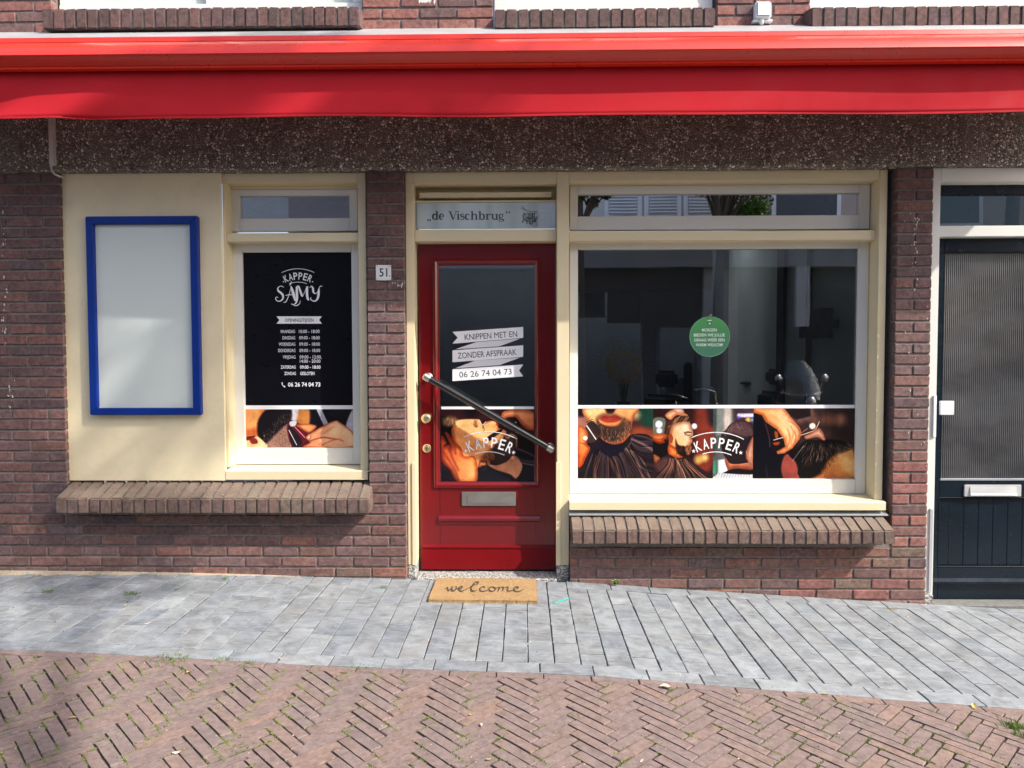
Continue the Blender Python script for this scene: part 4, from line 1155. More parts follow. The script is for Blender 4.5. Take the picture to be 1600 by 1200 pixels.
cv.line([(730, 450), (820, 425)], 8, C(200, 195, 190), 2); cv.line([(1010, 400), (1100, 370), (1160, 340), (1200, 260)], 9, C(200, 160, 140), 1.5)
cv.line([(1020, 372), (1080, 330)], 6, C(160, 120, 100), 1.5)
cv.poly([(1050, 410), (1100, 385), (1180, 330), (1220, 340), (1265, 430), (1250, 455), (1180, 420), (1070, 440)], C(225, 170, 140), 3); cv.blob((1130, 305), 32, C(245, 215, 195), 4)
for i in range(420):
    x = rr.uniform(1040, 1520); y = 480 + rr.uniform(0, 260) * (1 - (x - 1000) / 640); k_ = (x - 1040) / 480
    cv.line([(x, y), (x - 16 + 40 * k_, y + 22), (x - 26 + 70 * k_, y + 50 - 26 * k_)], 2.2, rr.choice([C(150, 110, 85), C(60, 42, 36), C(210, 180, 150), C(12, 8, 10), C(90, 62, 48)]), 1, alpha=0.5)
for i in range(150):
    x = rr.uniform(1230, 1400); y = 880 - (x - 1180) * 1.15 + rr.uniform(-50, 20)
    cv.line([(x, y), (x + rr.uniform(-30, 5), y - rr.uniform(10, 40))], 2.4, rr.choice([C(60, 35, 22), C(120, 75, 40)]), 1, False, 0.5)
for p in ([(760, 180), (880, 260), (950, 360)], [(700, 150), (830, 260), (880, 340)]): cv.line(p, 10, C(255, 200, 150), 8, alpha=0.5)
for p in ([(905, 300), (930, 380), (905, 500)], [(870, 250), (960, 300), (1010, 380)]): cv.line(p, 5, C(160, 75, 35), 3, alpha=0.7)
for i in range(10): cv.line([(1040 - i * 12, 510 + i * 17), (1034 - i * 12, 522 + i * 17)], 7, C(150, 150, 150), 1, False, 0.6)
im_wide = cv.image('barber_pictures_wide')

# --- left window strip: head and clipper
cv = Canvas(680, 244, C(24, 18, 26))
cv.T = lambda x, y: ((370 + x / 3.43 - 385) * 4, (390 + y / 3.43 - 639.5) * 4)
cv.poly([(290, 850), (345, 850), (335, 920), (280, 900)], C(190, 180, 190), 5); cv.poly([(350, 850), (400, 850), (395, 950), (330, 960)], C(190, 120, 60), 9)
cv.poly([(600, 930), (635, 860), (635, 980), (600, 970)], C(170, 165, 175), 5)
cv.line([(450, 850), (490, 940)], 26, C(150, 150, 160), 3, False)
cv.poly([(50, 850), (180, 850), (190, 900), (120, 960), (130, 1065), (50, 1065)], C(235, 130, 65), 8, to=C(215, 95, 40), axis=((80, 860), (120, 1060)))
cv.poly([(60, 855), (130, 855), (120, 940), (60, 960)], C(255, 165, 95), 12, alpha=0.8)
cv.poly([(120, 930), (180, 850), (300, 850), (290, 950), (230, 1000), (180, 1040), (140, 1010)], C(28, 20, 26), 8)
cv.poly([(160, 1060), (190, 1020), (290, 930), (310, 970), (300, 1065)], C(150, 110, 95), 9)
cv.poly([(55, 1010), (110, 1000), (160, 1040), (165, 1065), (55, 1065)], C(255, 190, 140), 5); cv.poly([(75, 1020), (110, 1015), (120, 1040), (90, 1045)], C(150, 55, 25), 4); cv.poly([(60, 1005), (110, 1000), (90, 1018), (60, 1025)], C(120, 40, 25), 4)
for i in range(500):
    x = rr.uniform(150, 300); y = rr.uniform(880, 1060)
    if y + x > 1130: cv.line([(x, y), (x + 3, y + 7)], 1.2, rr.choice([C(60, 45, 40), C(200, 170, 150)]), 1, False, 0.5)
cv.poly([(285, 935), (320, 920), (400, 980), (385, 1040), (310, 1062), (280, 980)], C(110, 25, 45), 3); cv.poly([(285, 950), (330, 980), (360, 1040), (310, 1062)], C(45, 32, 38), 3)
cv.poly([(295, 925), (330, 920), (325, 945), (300, 948)], C(200, 200, 205), 2); cv.line([(290, 970), (330, 1050)], 4, C(190, 185, 190), 1.5); cv.line([(320, 950), (375, 1010)], 4, C(220, 130, 140), 1.5)
cv.poly([(330, 940), (400, 935), (440, 950), (400, 985), (350, 960)], C(235, 140, 85), 4)
cv.poly([(380, 1010), (430, 970), (530, 920), (570, 930), (635, 985), (635, 1065), (375, 1065), (400, 1035)], C(235, 145, 100), 3, to=C(250, 175, 130), axis=((420, 1050), (560, 940)))
cv.poly([(380, 1010), (400, 990), (410, 1010), (395, 1025)], C(255, 195, 160), 3); cv.line([(400, 1030), (470, 1010), (540, 1020)], 8, C(180, 85, 55), 4); cv.line([(470, 1050), (540, 1020), (580, 1030)], 6, C(200, 105, 75), 4); cv.line([(480, 985), (530, 950)], 6, C(215, 130, 95), 6)
im_left = cv.image('clipper_picture')

# --- door picture: shave
cv = Canvas(666, 504, C(28, 20, 26))
cv.T = lambda x, y: ((680 + x / 9.23 - 690) * 4.56, (630 + y / 9.23 - 639.5) * 4.5)
cv.poly([(90, 90), (900, 90), (900, 330), (90, 330)], C(60, 28, 34), 40); cv.poly([(450, 90), (650, 90), (600, 180), (470, 170)], C(25, 15, 25), 25)
cv.poly([(100, 200), (220, 190), (300, 270), (270, 460), (150, 430), (95, 400)], C(22, 16, 20), 8); cv.poly([(110, 260), (200, 190), (290, 210), (340, 250), (280, 310), (170, 320)], C(150, 105, 70), 16)
cv.poly([(240, 400), (300, 290), (380, 235), (560, 228), (640, 235), (690, 300), (740, 265), (830, 252), (900, 285), (920, 350), (1000, 380), (1040, 420), (1000, 480), (900, 560), (820, 700), (770, 800), (700, 900), (640, 950), (610, 1130), (420, 1130), (330, 1000), (300, 700)], C(225, 125, 70), 2, True, to=C(250, 165, 100), axis=((350, 700), (700, 320)))
cv.poly([(300, 300), (380, 238), (640, 240), (690, 310), (830, 260), (900, 300), (880, 390), (760, 500), (650, 500)], C(255, 185, 115), 6)
cv.line([(590, 265), (600, 330)], 28, C(140, 75, 50), 10); cv.line([(700, 320), (705, 350)], 14, C(110, 70, 60), 6); cv.blob((905, 305), 22, C(90, 40, 60), 6); cv.blob((870, 330), 40, C(250, 120, 60), 14, 0.7)
cv.line([(640, 240), (690, 310), (740, 270)], 8, C(255, 235, 220), 4)
cv.poly([(770, 480), (970, 365), (960, 420), (800, 540), (765, 540)], C(40, 24, 36), 3); cv.poly([(900, 460), (970, 450), (990, 520), (900, 590), (850, 520)], C(235, 160, 90), 8)
cv.poly([(860, 640), (990, 520), (1080, 420), (1150, 440), (1200, 520), (1160, 700), (1040, 850), (900, 890), (800, 800)], C(60, 40, 40), 8)
cv.line([(985, 430), (1060, 500), (1100, 450), (1180, 490), (1185, 620)], 22, C(150, 105, 75), 6)
cv.poly([(670, 760), (760, 700), (860, 700), (850, 800), (760, 820), (680, 840)], C(150, 85, 50), 12)
cv.poly([(640, 840), (720, 790), (800, 830), (790, 900), (720, 960), (640, 960)], C(220, 135, 80), 3); cv.line([(680, 840), (740, 830), (740, 900), (680, 900)], 20, C(100, 40, 25), 6)
for i in range(340):
    a = rr.uniform(0, 1); x = 690 + 330 * a; y = 800 - 340 * a + rr.uniform(-40, 150)
    cv.line([(x, y), (x + rr.uniform(-6, 14), y + rr.uniform(10, 30))], 5, rr.choice([C(30, 20, 20), C(60, 38, 32), C(120, 80, 60), C(25, 16, 18)]), 1.5, False, 0.5)
for i in range(160):
    x = rr.uniform(110, 300); y = rr.uniform(200, 300); cv.line([(x, y), (x + rr.uniform(-20, 20), y + rr.uniform(20, 60))], 5, rr.choice([C(190, 150, 110), C(60, 38, 30), C(120, 85, 60)]), 1.5, False, 0.5)
cv.line([(560, 300), (585, 330), (620, 335)], 9, C(120, 60, 40), 3); cv.line([(700, 350), (720, 380), (700, 400)], 6, C(130, 70, 45), 3); cv.line([(380, 700), (500, 640), (620, 560)], 30, C(205, 115, 70), 18, alpha=0.6)
cv.poly([(560, 960), (820, 880), (1000, 890), (1260, 860), (1270, 960), (1180, 1080), (1080, 1030), (900, 960), (780, 940), (620, 1000), (600, 1130)], C(30, 28, 38), 8)
cv.poly([(780, 880), (900, 890), (1040, 840), (1150, 750), (1250, 850), (1270, 960), (1180, 1080), (1090, 1020), (900, 960)], C(190, 120, 85), 5)
cv.poly([(300, 1130), (150, 950), (90, 800), (110, 1130)], C(30, 28, 38), 4); cv.poly([(600, 1130), (640, 960), (1460, 900), (1460, 1130)], C(34, 34, 44), 6, False)
cv.poly([(780, 890), (900, 900), (1040, 850), (1150, 755), (1230, 830), (1265, 940), (1180, 1080), (1090, 1020), (900, 960)], C(195, 125, 90), 5)
cv.poly([(95, 470), (170, 560), (130, 620), (200, 600), (240, 640), (150, 430), (190, 430), (300, 560), (380, 640), (430, 760), (590, 780), (600, 1130), (330, 1130), (210, 950), (95, 820)], C(215, 95, 45), 3, True, to=C(250, 150, 85), axis=((150, 700), (560, 900)))
for p in ([(120, 480), (200, 640), (260, 800), (340, 960)], [(105, 680), (190, 800), (300, 980), (340, 1100)], [(190, 440), (280, 600), (300, 720)]): cv.line(p, 16, C(110, 35, 40), 12, alpha=0.8)
cv.line([(110, 850), (200, 960), (300, 1110)], 40, C(70, 30, 45), 20, alpha=0.8)
cv.poly([(960, 200), (1000, 120), (1180, 92), (1330, 95), (1460, 150), (1460, 370), (1340, 380), (1250, 300), (1180, 210), (1080, 200), (1000, 230)], C(235, 150, 100), 4, True, to=C(210, 110, 65), axis=((1200, 110), (1300, 360)))
cv.poly([(1100, 240), (1160, 220), (1230, 300), (1200, 330), (1120, 300)], C(25, 15, 20), 4); cv.blob((1175, 275), 14, C(150, 140, 150), 4)
cv.line([(1190, 650), (1300, 690), (1440, 760)], 16, C(140, 120, 125), 8, alpha=0.7); cv.line([(1200, 780), (1300, 830), (1450, 840)], 26, C(120, 100, 105), 10, alpha=0.7); cv.line([(1260, 860), (1440, 890)], 16, C(160, 140, 140), 6, alpha=0.7)
im_door = cv.image('shave_picture')
M['print_wide'] = print_mat('picture_print_wide', im_wide, gain=0.85)
M['print_left'] = print_mat('picture_print_clipper', im_left, gain=0.85)
M['print_door'] = print_mat('picture_print_shave', im_door, gain=0.85)

def kapper_logo(cx, cz, half_w, y, parent, mat, sagitta=0.22, letter_h=0.052, rot=0.0, stars=True, dots=False):
    """the word KAPPER on an arc between two curved lines"""
    b = MB(); R_ = half_w / math.sin(0.5)
    c0 = (cx, cz - R_ * math.cos(0.28))
    def arc(rad_, a): return (c0[0] + rad_ * math.sin(a + rot), c0[1] + rad_ * math.cos(a + rot))
    for i, ch in enumerate('KAPPER'):
        a = (i - 2.5) * 0.168
        p = arc(R_, a)
        add_text(b, ch, p[0], p[1], letter_h * 0.52, letter_h, y, bold=0.012, rot=-(a + rot))
    pl = lambda u, v, l: (u, y - 0.00005 * l, v)
    for rr_, am in ((R_ + letter_h * 0.95, 0.46), (R_ - letter_h * 0.85, 0.38)):
        pts = [arc(rr_, t) for t in np.linspace(-am, am, 13)]
        add_stroke(b, pts, letter_h * 0.075, pl, smooth=False)
    for s_ in (-1, 1):
        p = arc(R_ - letter_h * 0.25, s_ * 0.545)
        if stars:
            sp = [(p[0] + letter_h * (0.2 if k % 2 == 0 else 0.08) * math.sin(k * math.pi / 5), y, p[1] + letter_h * (0.2 if k % 2 == 0 else 0.08) * math.cos(k * math.pi / 5)) for k in range(10)]
        else:
            sp = [(p[0] + letter_h * 0.08 * math.sin(k * math.pi / 5), y, p[1] + letter_h * 0.08 * math.cos(k * math.pi / 5)) for k in range(10)]
        b.add(sp, [tuple(range(10))])
    return finish_flat(b, 'lettering', mat, parent)

# ---------------------------------------------------------------- joinery
YF, YS, YG = 0.045, 0.150, 0.175        # frame face, sash face, glass
def sash(parent, ox0, oy0, ox1, oy1, gx0, gy0, gx1, gy1, y, mat, th=0.05, name='sash'):
    """a picture-frame of four bars round the pane as one mesh with a small glazing step"""
    X0, X1, Z0, Z1 = rect(ox0, oy0, ox1, oy1, y); a0, a1, b0, b1 = rect(gx0, gy0, gx1, gy1, y + 0.02)
    b = MB()
    b.box(X0, a0, y, y + th, Z0, Z1); o1 = b.build(name + '_stile', mat, parent, bevel=0.0025, seg=2)
    MB().box(a1, X1, y, y + th, Z0, Z1).build(name + '_stile', mat, parent, bevel=0.0025, seg=2)
    MB().box(a0 + 0.0005, a1 - 0.0005, y + 0.0012, y + th, Z0, b0).build(name + '_rail', mat, parent, bevel=0.0025, seg=2)
    MB().box(a0 + 0.0005, a1 - 0.0005, y + 0.0012, y + th, b1, Z1).build(name + '_rail', mat, parent, bevel=0.0025, seg=2)
    return a0, a1, b0, b1
def pane(parent, r, y, mat, name='pane', th=0.004):
    return MB().box(r[0] - 0.004, r[1] + 0.004, y, y + th, r[2] - 0.004, r[3] + 0.004).build(name, mat, parent)

def zpy(py, y, px=800): return W(px, py, y)[1]
def xpx(px, y, py=520): return W(px, py, y)[0]
ZT = LINTEL_Z - 0.002

# ---- left: cream panel, window
pl_x0, pl_x1 = xpx(98.5, 0.02), xpx(350.5, YF)
zb_l = W(230, 751, 0.03)[1]
p = MB().box(pl_x0, pl_x1, 0.028, 0.05, zb_l, ZT).build('wall_panel', M['cream_board'], None, bevel=0.002)
tag(p, 'smooth cream board filling the bay left of the black poster window', 'wall panel')
lwin = empty('shop_window', 'narrow cream framed window holding the black poster with opening hours', 'shop window', (xpx(460, YF), 0.1, zb_l))
fx0, fx1 = pl_x1 + 0.0015, xpx(573.5, YF); ix0, ix1 = xpx(354.5, YF), xpx(561, YF)
zs0, zs1 = zpy(726.5, YS, 460), ZT
MB().box(fx0, ix0, YF, 0.24, zs0 + 0.0, ZT).build('frame_post', M['cream'], lwin, bevel=0.003, seg=2)
MB().box(ix1, fx1, YF, 0.24, zs0 - 0.02, ZT).build('frame_post', M['cream'], lwin, bevel=0.003, seg=2)
zh = zpy(284, YF, 460)
MB().box(ix0 + 0.0005, ix1 - 0.0005, YF + 0.001, 0.24, zh, ZT).build('head_rail', M['cream'], lwin, bevel=0.003, seg=2)
a, b_ = zpy(363.5, 0.06, 460), zpy(377.5, 0.06, 460)
MB().box(ix0 + 0.0005, ix1 - 0.0005, 0.065, 0.24, b_, a).build('transom_bar', M['cream'], lwin, bevel=0.004, seg=2)
r1 = sash(lwin, 358.5, 296, 558.5, 361, 375.5, 306.5, 547, 342, YS, M['white'], name='vent_sash')
# fill between head and sash
MB().box(ix0 + 0.001, ix1 - 0.001, YS - 0.012, YS + 0.05, zpy(296.0, YS, 460) + 0.0005, zh + 0.002).build('stop_bead', M['cream'], lwin)
MB().box(ix0 + 0.001, ix1 - 0.001, YS + 0.002, YS + 0.05, b_ - 0.001, zpy(377.5, YS, 460) + 0.02).build('stop_bead', M['cream'], lwin)
pane(lwin, r1, YG, M['glass_coated'])
r2 = sash(lwin, 365.5, 381, 561.5, 725.5, 382, 394.5, 551.5, 699.5, YS, M['white'], name='main_sash')
for xx0, xx1 in ((ix0 + 0.0005, xpx(365.5, YS) - 0.0005),):
    MB().box(xx0, xx1, YS + 0.004, 0.2, zs0, b_ - 0.002).build('stop_bead', M['cream'], lwin)
pane(lwin, r2, YG, M['glass'])
# sill board with a sloping top
def sill_board(parent, x0, x1, pyb, pyf, pyu, px, yf=0.0):
    zb, zf, zu = zpy(pyb, YS + 0.0, px), zpy(pyf, yf, px), zpy(pyu, yf, px)
    b = MB(); b.extrude_x([(0.24, zb), (YS, zb), (yf + 0.004, zf), (yf, zf - 0.004), (yf, zu), (0.24, zu)], x0, x1, closed=True)
    return b.build('sill_board', M['cream'], parent)
sill_board(lwin, fx0 + 0.0005, fx1 + 0.0, 726.5, 735.5, 749.5, 460, yf=0.026)

# black poster film
def film(name, label, px0, py0, px1, py1, mat, y=YG - 0.0022, cat='window film'):
    x0, x1, z0, z1 = rect(px0, py0, px1, py1, y)
    o = MB().box(x0, x1, y, y + 0.0012, z0, z1).build(name, mat, None)
    return tag(o, label, cat)
YP = YG - 0.0025
x0, x1, z0, z1 = rect(382, 394.5, 551.5, 633.3, YP)
hp = empty('window_poster', 'black opening hours poster lettered KAPPER SAMY behind narrow window', 'poster', ((x0 + x1) / 2, YP, z0))
hp.location = ((x0 + x1) / 2, YP, z0)
MB().box(x0, x1, YP, YP + 0.0012, z0, z1).build('sheet', M['black'], hp)
MB().box(x0, x1, YP, YP + 0.0012, rect(382, 633.4, 551.5, 639.4, YP)[2], z0 - 0.0003).build('white_band', M['white_film'], hp)
YT = YP - 0.0012
def W2(px, py): q = W(px, py, YT); return q[0], q[1]
pxm = 1.0 / 1110 * (4.3 + YT)       # metres per photo pixel on this plane
lx, lz = W2(465.5, 433)
kapper_logo(lx, lz + 0.001, 22.5 * pxm, YT, hp, M['white_film'], letter_h=11.5 * pxm, dots=True, stars=False)
# SAMY in drawn brush capitals
b = MB(); pl = lambda u, v, l: (W2(370 + u / 3.43, 390 + v / 3.43)[0], YT - 0.00006 * l, W2(370 + u / 3.43, 390 + v / 3.43)[1])
K = 1.0
def st(pts, w): add_stroke(b, pts, w, pl)
st([(252, 203), (244, 197), (230, 197), (220, 208), (222, 220), (236, 232), (247, 245), (246, 264), (232, 276), (215, 274), (208, 262), (214, 254), (222, 258)], [2, 4, 3, 6, 9, 11, 11, 8, 5, 4, 4, 3, 2])
st([(250, 283), (262, 280), (272, 262), (282, 235), (292, 198)], [2, 5, 4, 3, 3])
st([(290, 196), (298, 218), (306, 246), (314, 275)], [6, 13, 15, 9])
st([(284, 192), (289, 182), (294, 170)], [4, 7, 2])
st([(262, 246), (280, 242), (303, 243)], [3, 4, 3])
st([(322, 200), (322, 235), (323, 262), (318, 284), (306, 294), (292, 293)], [12, 13, 12, 8, 4, 2])
st([(316, 202), (330, 196), (338, 215), (349, 246), (354, 250)], [3, 7, 11, 10, 4])
st([(354, 250), (366, 222), (376, 198)], [3, 3, 4])
st([(378, 197), (376, 230), (380, 262), (387, 272)], [10, 13, 12, 4])
st([(390, 205), (400, 196), (408, 208), (410, 226), (420, 236), (432, 228), (440, 208), (448, 196), (460, 197)], [2, 5, 10, 10, 5, 4, 4, 4, 2])
st([(440, 208), (438, 240), (432, 264), (418, 276), (402, 272), (394, 262), (400, 256)], [7, 12, 11, 6, 5, 4, 2])
st([(292, 288), (308, 299), (326, 298), (338, 286), (340, 272)], [2, 4, 5, 4, 2])
finish_flat(b, 'lettering', M['white_film'], hp)
# banner and hours
b = MB(); q = [W2(*p) for p in ((432, 494.3), (503, 494.3), (498.5, 500), (503, 505.7), (432, 505.7), (436.5, 500))]
b.add([(u, YT, v) for u, v in q], [(5, 4, 3, 2), (5, 2, 1, 0)]); finish_flat(b, 'banner', M['white_film'], hp)
b = MB(); c = W2(467.5, 500); add_text(b, 'OPENINGSTIJDEN', c[0], c[1], 45 * pxm, 5.2 * pxm, YT - 0.0006, bold=0.01); finish_flat(b, 'lettering', M['ink'], hp)
b = MB()
rows = [(438, 'MAANDAG', '10:00 - 18:00', 22.5, 32.5), (472, 'DINSDAG', '09:00 - 18:00', 20, 32.5), (506, 'WOENSDAG', '09:00 - 18:00', 26, 32.5), (540, 'DONDERDAG', '09:00 - 18:00', 27, 32.5), (575, 'VRIJDAG', '09:00 - 12:00,', 20, 34.5), (597, '', '14:00 - 20:00', 0, 32.5), (629, 'ZATERDAG', '09:00 - 18:00', 23.5, 32.5), (663, 'ZONDAG', 'GESLOTEN', 18, 22.5)]
for yz, d, t, wd, wt in rows:
    py = 390 + yz / 3.43; dx = (yz - 438) / 225 * 2.0
    if d: c = W2(461 + dx * 0.6, py); add_text(b, d, c[0], c[1], wd * pxm, 5.2 * pxm, YT, bold=0.012, align='R')
    c = W2(467 + dx, py); add_text(b, t, c[0], c[1], wt * pxm, 5.2 * pxm, YT, bold=0.012, align='L')
c = W2(450, 600.6); add_text(b, '06 26 74 04 73', c[0], c[1], 51 * pxm, 6.6 * pxm, YT, bold=0.02, align='L')
pl2 = lambda u, v, l: (W2(u, v)[0], YT - 0.00006 * l, W2(u, v)[1])
add_stroke(b, [(440.8, 597.6), (441.0, 600.5), (442.5, 603.0), (445.4, 604.3)], [2.6, 1.2, 1.2, 2.8], lambda u, v, l: pl2(u, v, l), True)
b.v = [v for v in b.v]
finish_flat(b, 'lettering', M['white_film'], hp)
# the stroke helper works in photo pixels for the handset: fix its width scale
pp = print_panel('window_poster', 382.5, 639.5, 551.5, 699.3, YP, M['print_left'], None)
tag(pp, 'printed picture of a hand clipping hair, below the black hours poster', 'poster')

# ---- blue framed notice board
yb = -0.012
nb0 = rect(136.5, 337.5, 310.5, 648.5, yb)
nbd = empty('notice_board', 'empty grey notice board in a bright blue frame on the cream panel', 'notice board', ((nb0[0] + nb0[1]) / 2, 0.02, nb0[2]))
bi = rect(148.5, 350, 298.5, 637.5, yb)
def mitre(parent, pts, y0, y1, mat):
    b = MB(); n = len(pts)
    cxm = sum(p[0] for p in pts) / n; czm = sum(p[1] for p in pts) / n
    v = [(x, y1, z) for x, z in pts] + [(x, y0 + 0.004, z) for x, z in pts] + [(x + (cxm - x) * 0.0, y0, z) for x, z in pts]
    b.add([(x, y1, z) for x, z in pts] + [(x, y0, z) for x, z in pts], [tuple(range(n)), tuple(range(n, 2 * n))[::-1]] + [(i, (i + 1) % n, n + (i + 1) % n, n + i) for i in range(n)])
    return b.build('frame_bar', mat, parent, bevel=0.004, seg=3)
X0, X1, Z0, Z1 = nb0; a0, a1, b0, b1 = bi; e = 0.0003
mitre(nbd, [(X0, Z0), (a0, b0), (a0, b1), (X0, Z1)], yb, 0.026, M['blue'])
mitre(nbd, [(X1, Z1), (a1, b1), (a1, b0), (X1, Z0)], yb, 0.026, M['blue'])
mitre(nbd, [(X0 + e, Z1), (a0 + e, b1), (a1 - e, b1), (X1 - e, Z1)], yb, 0.026, M['blue'])
mitre(nbd, [(X1 - e, Z0), (a1 - e, b0), (a0 + e, b0), (X0 + e, Z0)], yb, 0.026, M['blue'])
MB().box(a0 - 0.003, a1 + 0.003, 0.012, 0.024, b0 - 0.003, b1 + 0.003).build('back_board', M['notice'], nbd)

# ---- house number plate
hx0, hx1, hz0, hz1 = rect(587, 414, 611, 438, -0.008)
hn = empty('house_number_plate', 'small white enamel number plate 51 on brick pier beside the red door', 'house number', ((hx0 + hx1) / 2, -0.006, hz0))
MB().box(hx0, hx1, -0.007, -0.002, hz0, hz1).build('plate', M['enamel'], hn, bevel=0.002, seg=2)
cxh, czh = (hx0 + hx1) / 2, (hz0 + hz1) / 2; hw = hx1 - hx0
b = MB(); add_text(b, '51', cxh + hw * 0.0, czh + hw * 0.03, hw * 0.52, hw * 0.56, -0.0078, bold=0.012)
b.add([(cxh + hw * 0.42 + 0.003 * math.cos(t), -0.0078, czh - hw * 0.22 + 0.006 * math.sin(t)) for t in np.linspace(0, 2 * math.pi, 10)[:-1]], [tuple(range(9))])
finish_flat(b, 'lettering', M['ink'], hn)
for sx in (-1, 1):
    for sz in (-1, 1):
        MB().lathe([(0.0028, 0), (0.0028, -0.0015), (0.0015, -0.002)], (cxh + sx * hw * 0.4, -0.007, czh + sz * hw * 0.4), 'Y', 8).build('screw', M['steel'], hn)

# ---- door bay and wide window: one frame
XP0 = XM1 + 0.002                        # against the middle pier
df = empty('door_frame', 'cream door frame with a vent slot and the name pane above the red door', 'door frame', (xpx(760, YF), 0.1, 0.0))
dj0, dj1 = xpx(647.5, YF), xpx(870, YF)
zpost = zpy(883, YF, 760)
MB().box(XP0, dj0, YF, 0.26, zpost, ZT).build('frame_post', M['cream'], df, bevel=0.003, seg=2)
xm1 = xpx(889.3, YF)
MB().box(dj1, xm1, YF, 0.26, zpost, ZT).build('frame_post', M['cream'], df, bevel=0.003, seg=2)
# glued-on weather boards at the feet of the posts
for q0, q1, t in ((642, 648.5, 723), (868.8, 876.5, 722)):
    MB().box(xpx(q0, YF), xpx(q1, YF) - 0.001, YF - 0.007, YF - 0.0005, zpost, zpy(t, YF, 760)).build('cover_strip', M['cream'], df, bevel=0.0015)
zh = zpy(286.5, YF, 760)
MB().box(dj0 + 0.0005, dj1 - 0.0005, YF + 0.001, 0.26, zh, ZT).build('head_rail', M['cream'], df, bevel=0.003, seg=2)
MB().box(dj0 + 0.0005, dj1 - 0.0005, 0.19, 0.23, zpy(316, 0.15, 760), zh - 0.0005).build('vent_back', M['cream'], df)
vx0, vx1 = xpx(657.5, 0.11), xpx(861.5, 0.11)
b = MB(); b.extrude_x([(0.19, zpy(303, 0.14, 760)), (0.105, zpy(300.2, 0.105, 760)), (0.10, zpy(300.8, 0.10, 760)), (0.10, zpy(307.8, 0.10, 760)), (0.108, zpy(308.3, 0.108, 760)), (0.19, zpy(308.3, 0.108, 760))], vx0, vx1, closed=True)
b.build('vent_strip', M['cream'], df)
MB().box(dj0 + 0.001, dj1 - 0.001, 0.115, 0.188, zpy(316.0, 0.12, 760), zpy(313, 0.12, 760)).build('vent_ledge', M['cream'], df, bevel=0.003)
gx0, gx1, gz0, gz1 = rect(651.8, 316.5, 868, 357.5, 0.125)
MB().box(dj0 + 0.001, dj1 - 0.001, 0.075, 0.23, zpy(377.3, 0.075, 760), zpy(358.2, 0.075, 760)).build('door_head', M['cream'], df, bevel=0.004, seg=2)
for q0, q1 in ((dj0 + 0.001, gx0), (gx1, dj1 - 0.001)):
    MB().box(q0, q1, 0.121, 0.2, gz0 - 0.002, gz1 + 0.003).build('glazing_bead', M['trim_silver'], df)
# post feet
for q0, q1 in ((XP0 + 0.0, dj0 + 0.0), (dj1, XD1 - 0.003)):
    MB().box(q0, q1, YF - 0.004, 0.26, zpy(912, YF, 760), zpost - 0.001).build('stone_foot', M['granite'], df, bevel=0.004)
# threshold
tx = MB().box(dj0 + 0.001, dj1 - 0.001, 0.0, 0.26, -0.2, zpy(891.5, 0.165, 760)).build('threshold', M['granite'], None, bevel=0.005)
tag(tx, 'speckled grey granite threshold under the red door', 'threshold')

# name pane
ns = empty('name_pane', 'pale blue glass name pane reading de Vischbrug above red door', 'name sign', ((gx0 + gx1) / 2, 0.125, gz0))
def mat_namepane():
    m, nt, b = new_mat('sandblasted_name_pane')
    v = coords(nt, 1)
    c = ramp(nt, noise(nt, coords(nt, (3.5, 0.2, 0.05)), 2.2, 2, 0.4), [(0.35, (0.44, 0.56, 0.56)), (0.5, (0.56, 0.69, 0.72)), (0.65, (0.62, 0.75, 0.80))])
    nt.links.new(c, b.inputs['Base Color']); b.inputs['Roughness'].default_value = 0.08
    b.inputs['Specular IOR Level'].default_value = 0.9; b.inputs['Coat Weight'].default_value = 1.0; return m
M['name_pane'] = mat_namepane()
MB().box(gx0 + 0.0005, gx1 - 0.0005, 0.127, 0.135, gz0 + 0.0005, gz1 - 0.0005).build('pane', M['name_pane'], ns)
pn = (4.3 + 0.1265) / 1110
def NP(u, v): return W(640 + u / 6.667, 270 + v / 6.667, 0.1262)
NY = 0.1264
pls = lambda u, v, l: (NP(u, v)[0], NY - 0.00006 * l, NP(u, v)[1])
def ov(cx, cy, rx, ry, a0, a1, n=9): return [(cx + rx * math.cos(rad(t)), cy - ry * math.sin(rad(t))) for t in np.linspace(a0, a1, n)]
def serif(b, x, y, w=22, h=6): add_stroke(b, [(x - w / 2, y), (x + w / 2, y)], [h, h], pls, smooth=False)
def stem(b, x, y0, y1, w=17, top=True, bot=True):
    add_stroke(b, [(x, y0), (x, y1)], [w, w], pls, smooth=False)
    if bot: serif(b, x, y1 - 3, w + 15)
    if top: add_stroke(b, [(x - w / 2 - 9, y0 + 4), (x, y0 + 2)], [6, 6], pls, smooth=False)
BL, XH, AS = 489, 425, 400
b = MB()
for x in (191, 213): add_stroke(b, [(x - 3, 484), (x + 3, 491), (x - 2, 500), (x - 9, 505)], [9, 13, 8, 2], pls)
add_stroke(b, ov(262, 458, 20, 28, 40, 320, 12), [4, 8, 12, 16, 17, 17, 17, 16, 12, 9, 7, 5], pls); stem(b, 285, AS, BL)     # d
add_stroke(b, [(312, 459), (350, 459)], [6, 6], pls, smooth=False)
add_stroke(b, ov(333, 458, 20, 29, 0, 320, 13), [11, 12, 10, 8, 10, 14, 17, 17, 16, 12, 8, 6, 3], pls)                       # e
finish_flat(b, 'lettering', M['ink'], ns)
b = MB()
add_stroke(b, [(420, 404), (455, 488)], [17, 17], pls, smooth=False); add_stroke(b, [(455, 486), (486, 404)], [6, 6], pls, smooth=False); serif(b, 420, 404, 34); serif(b, 486, 404, 26)   # V
stem(b, 507, XH + 2, BL); add_stroke(b, [(507, 400), (507, 413)], [14, 14], pls, smooth=False)                               # i
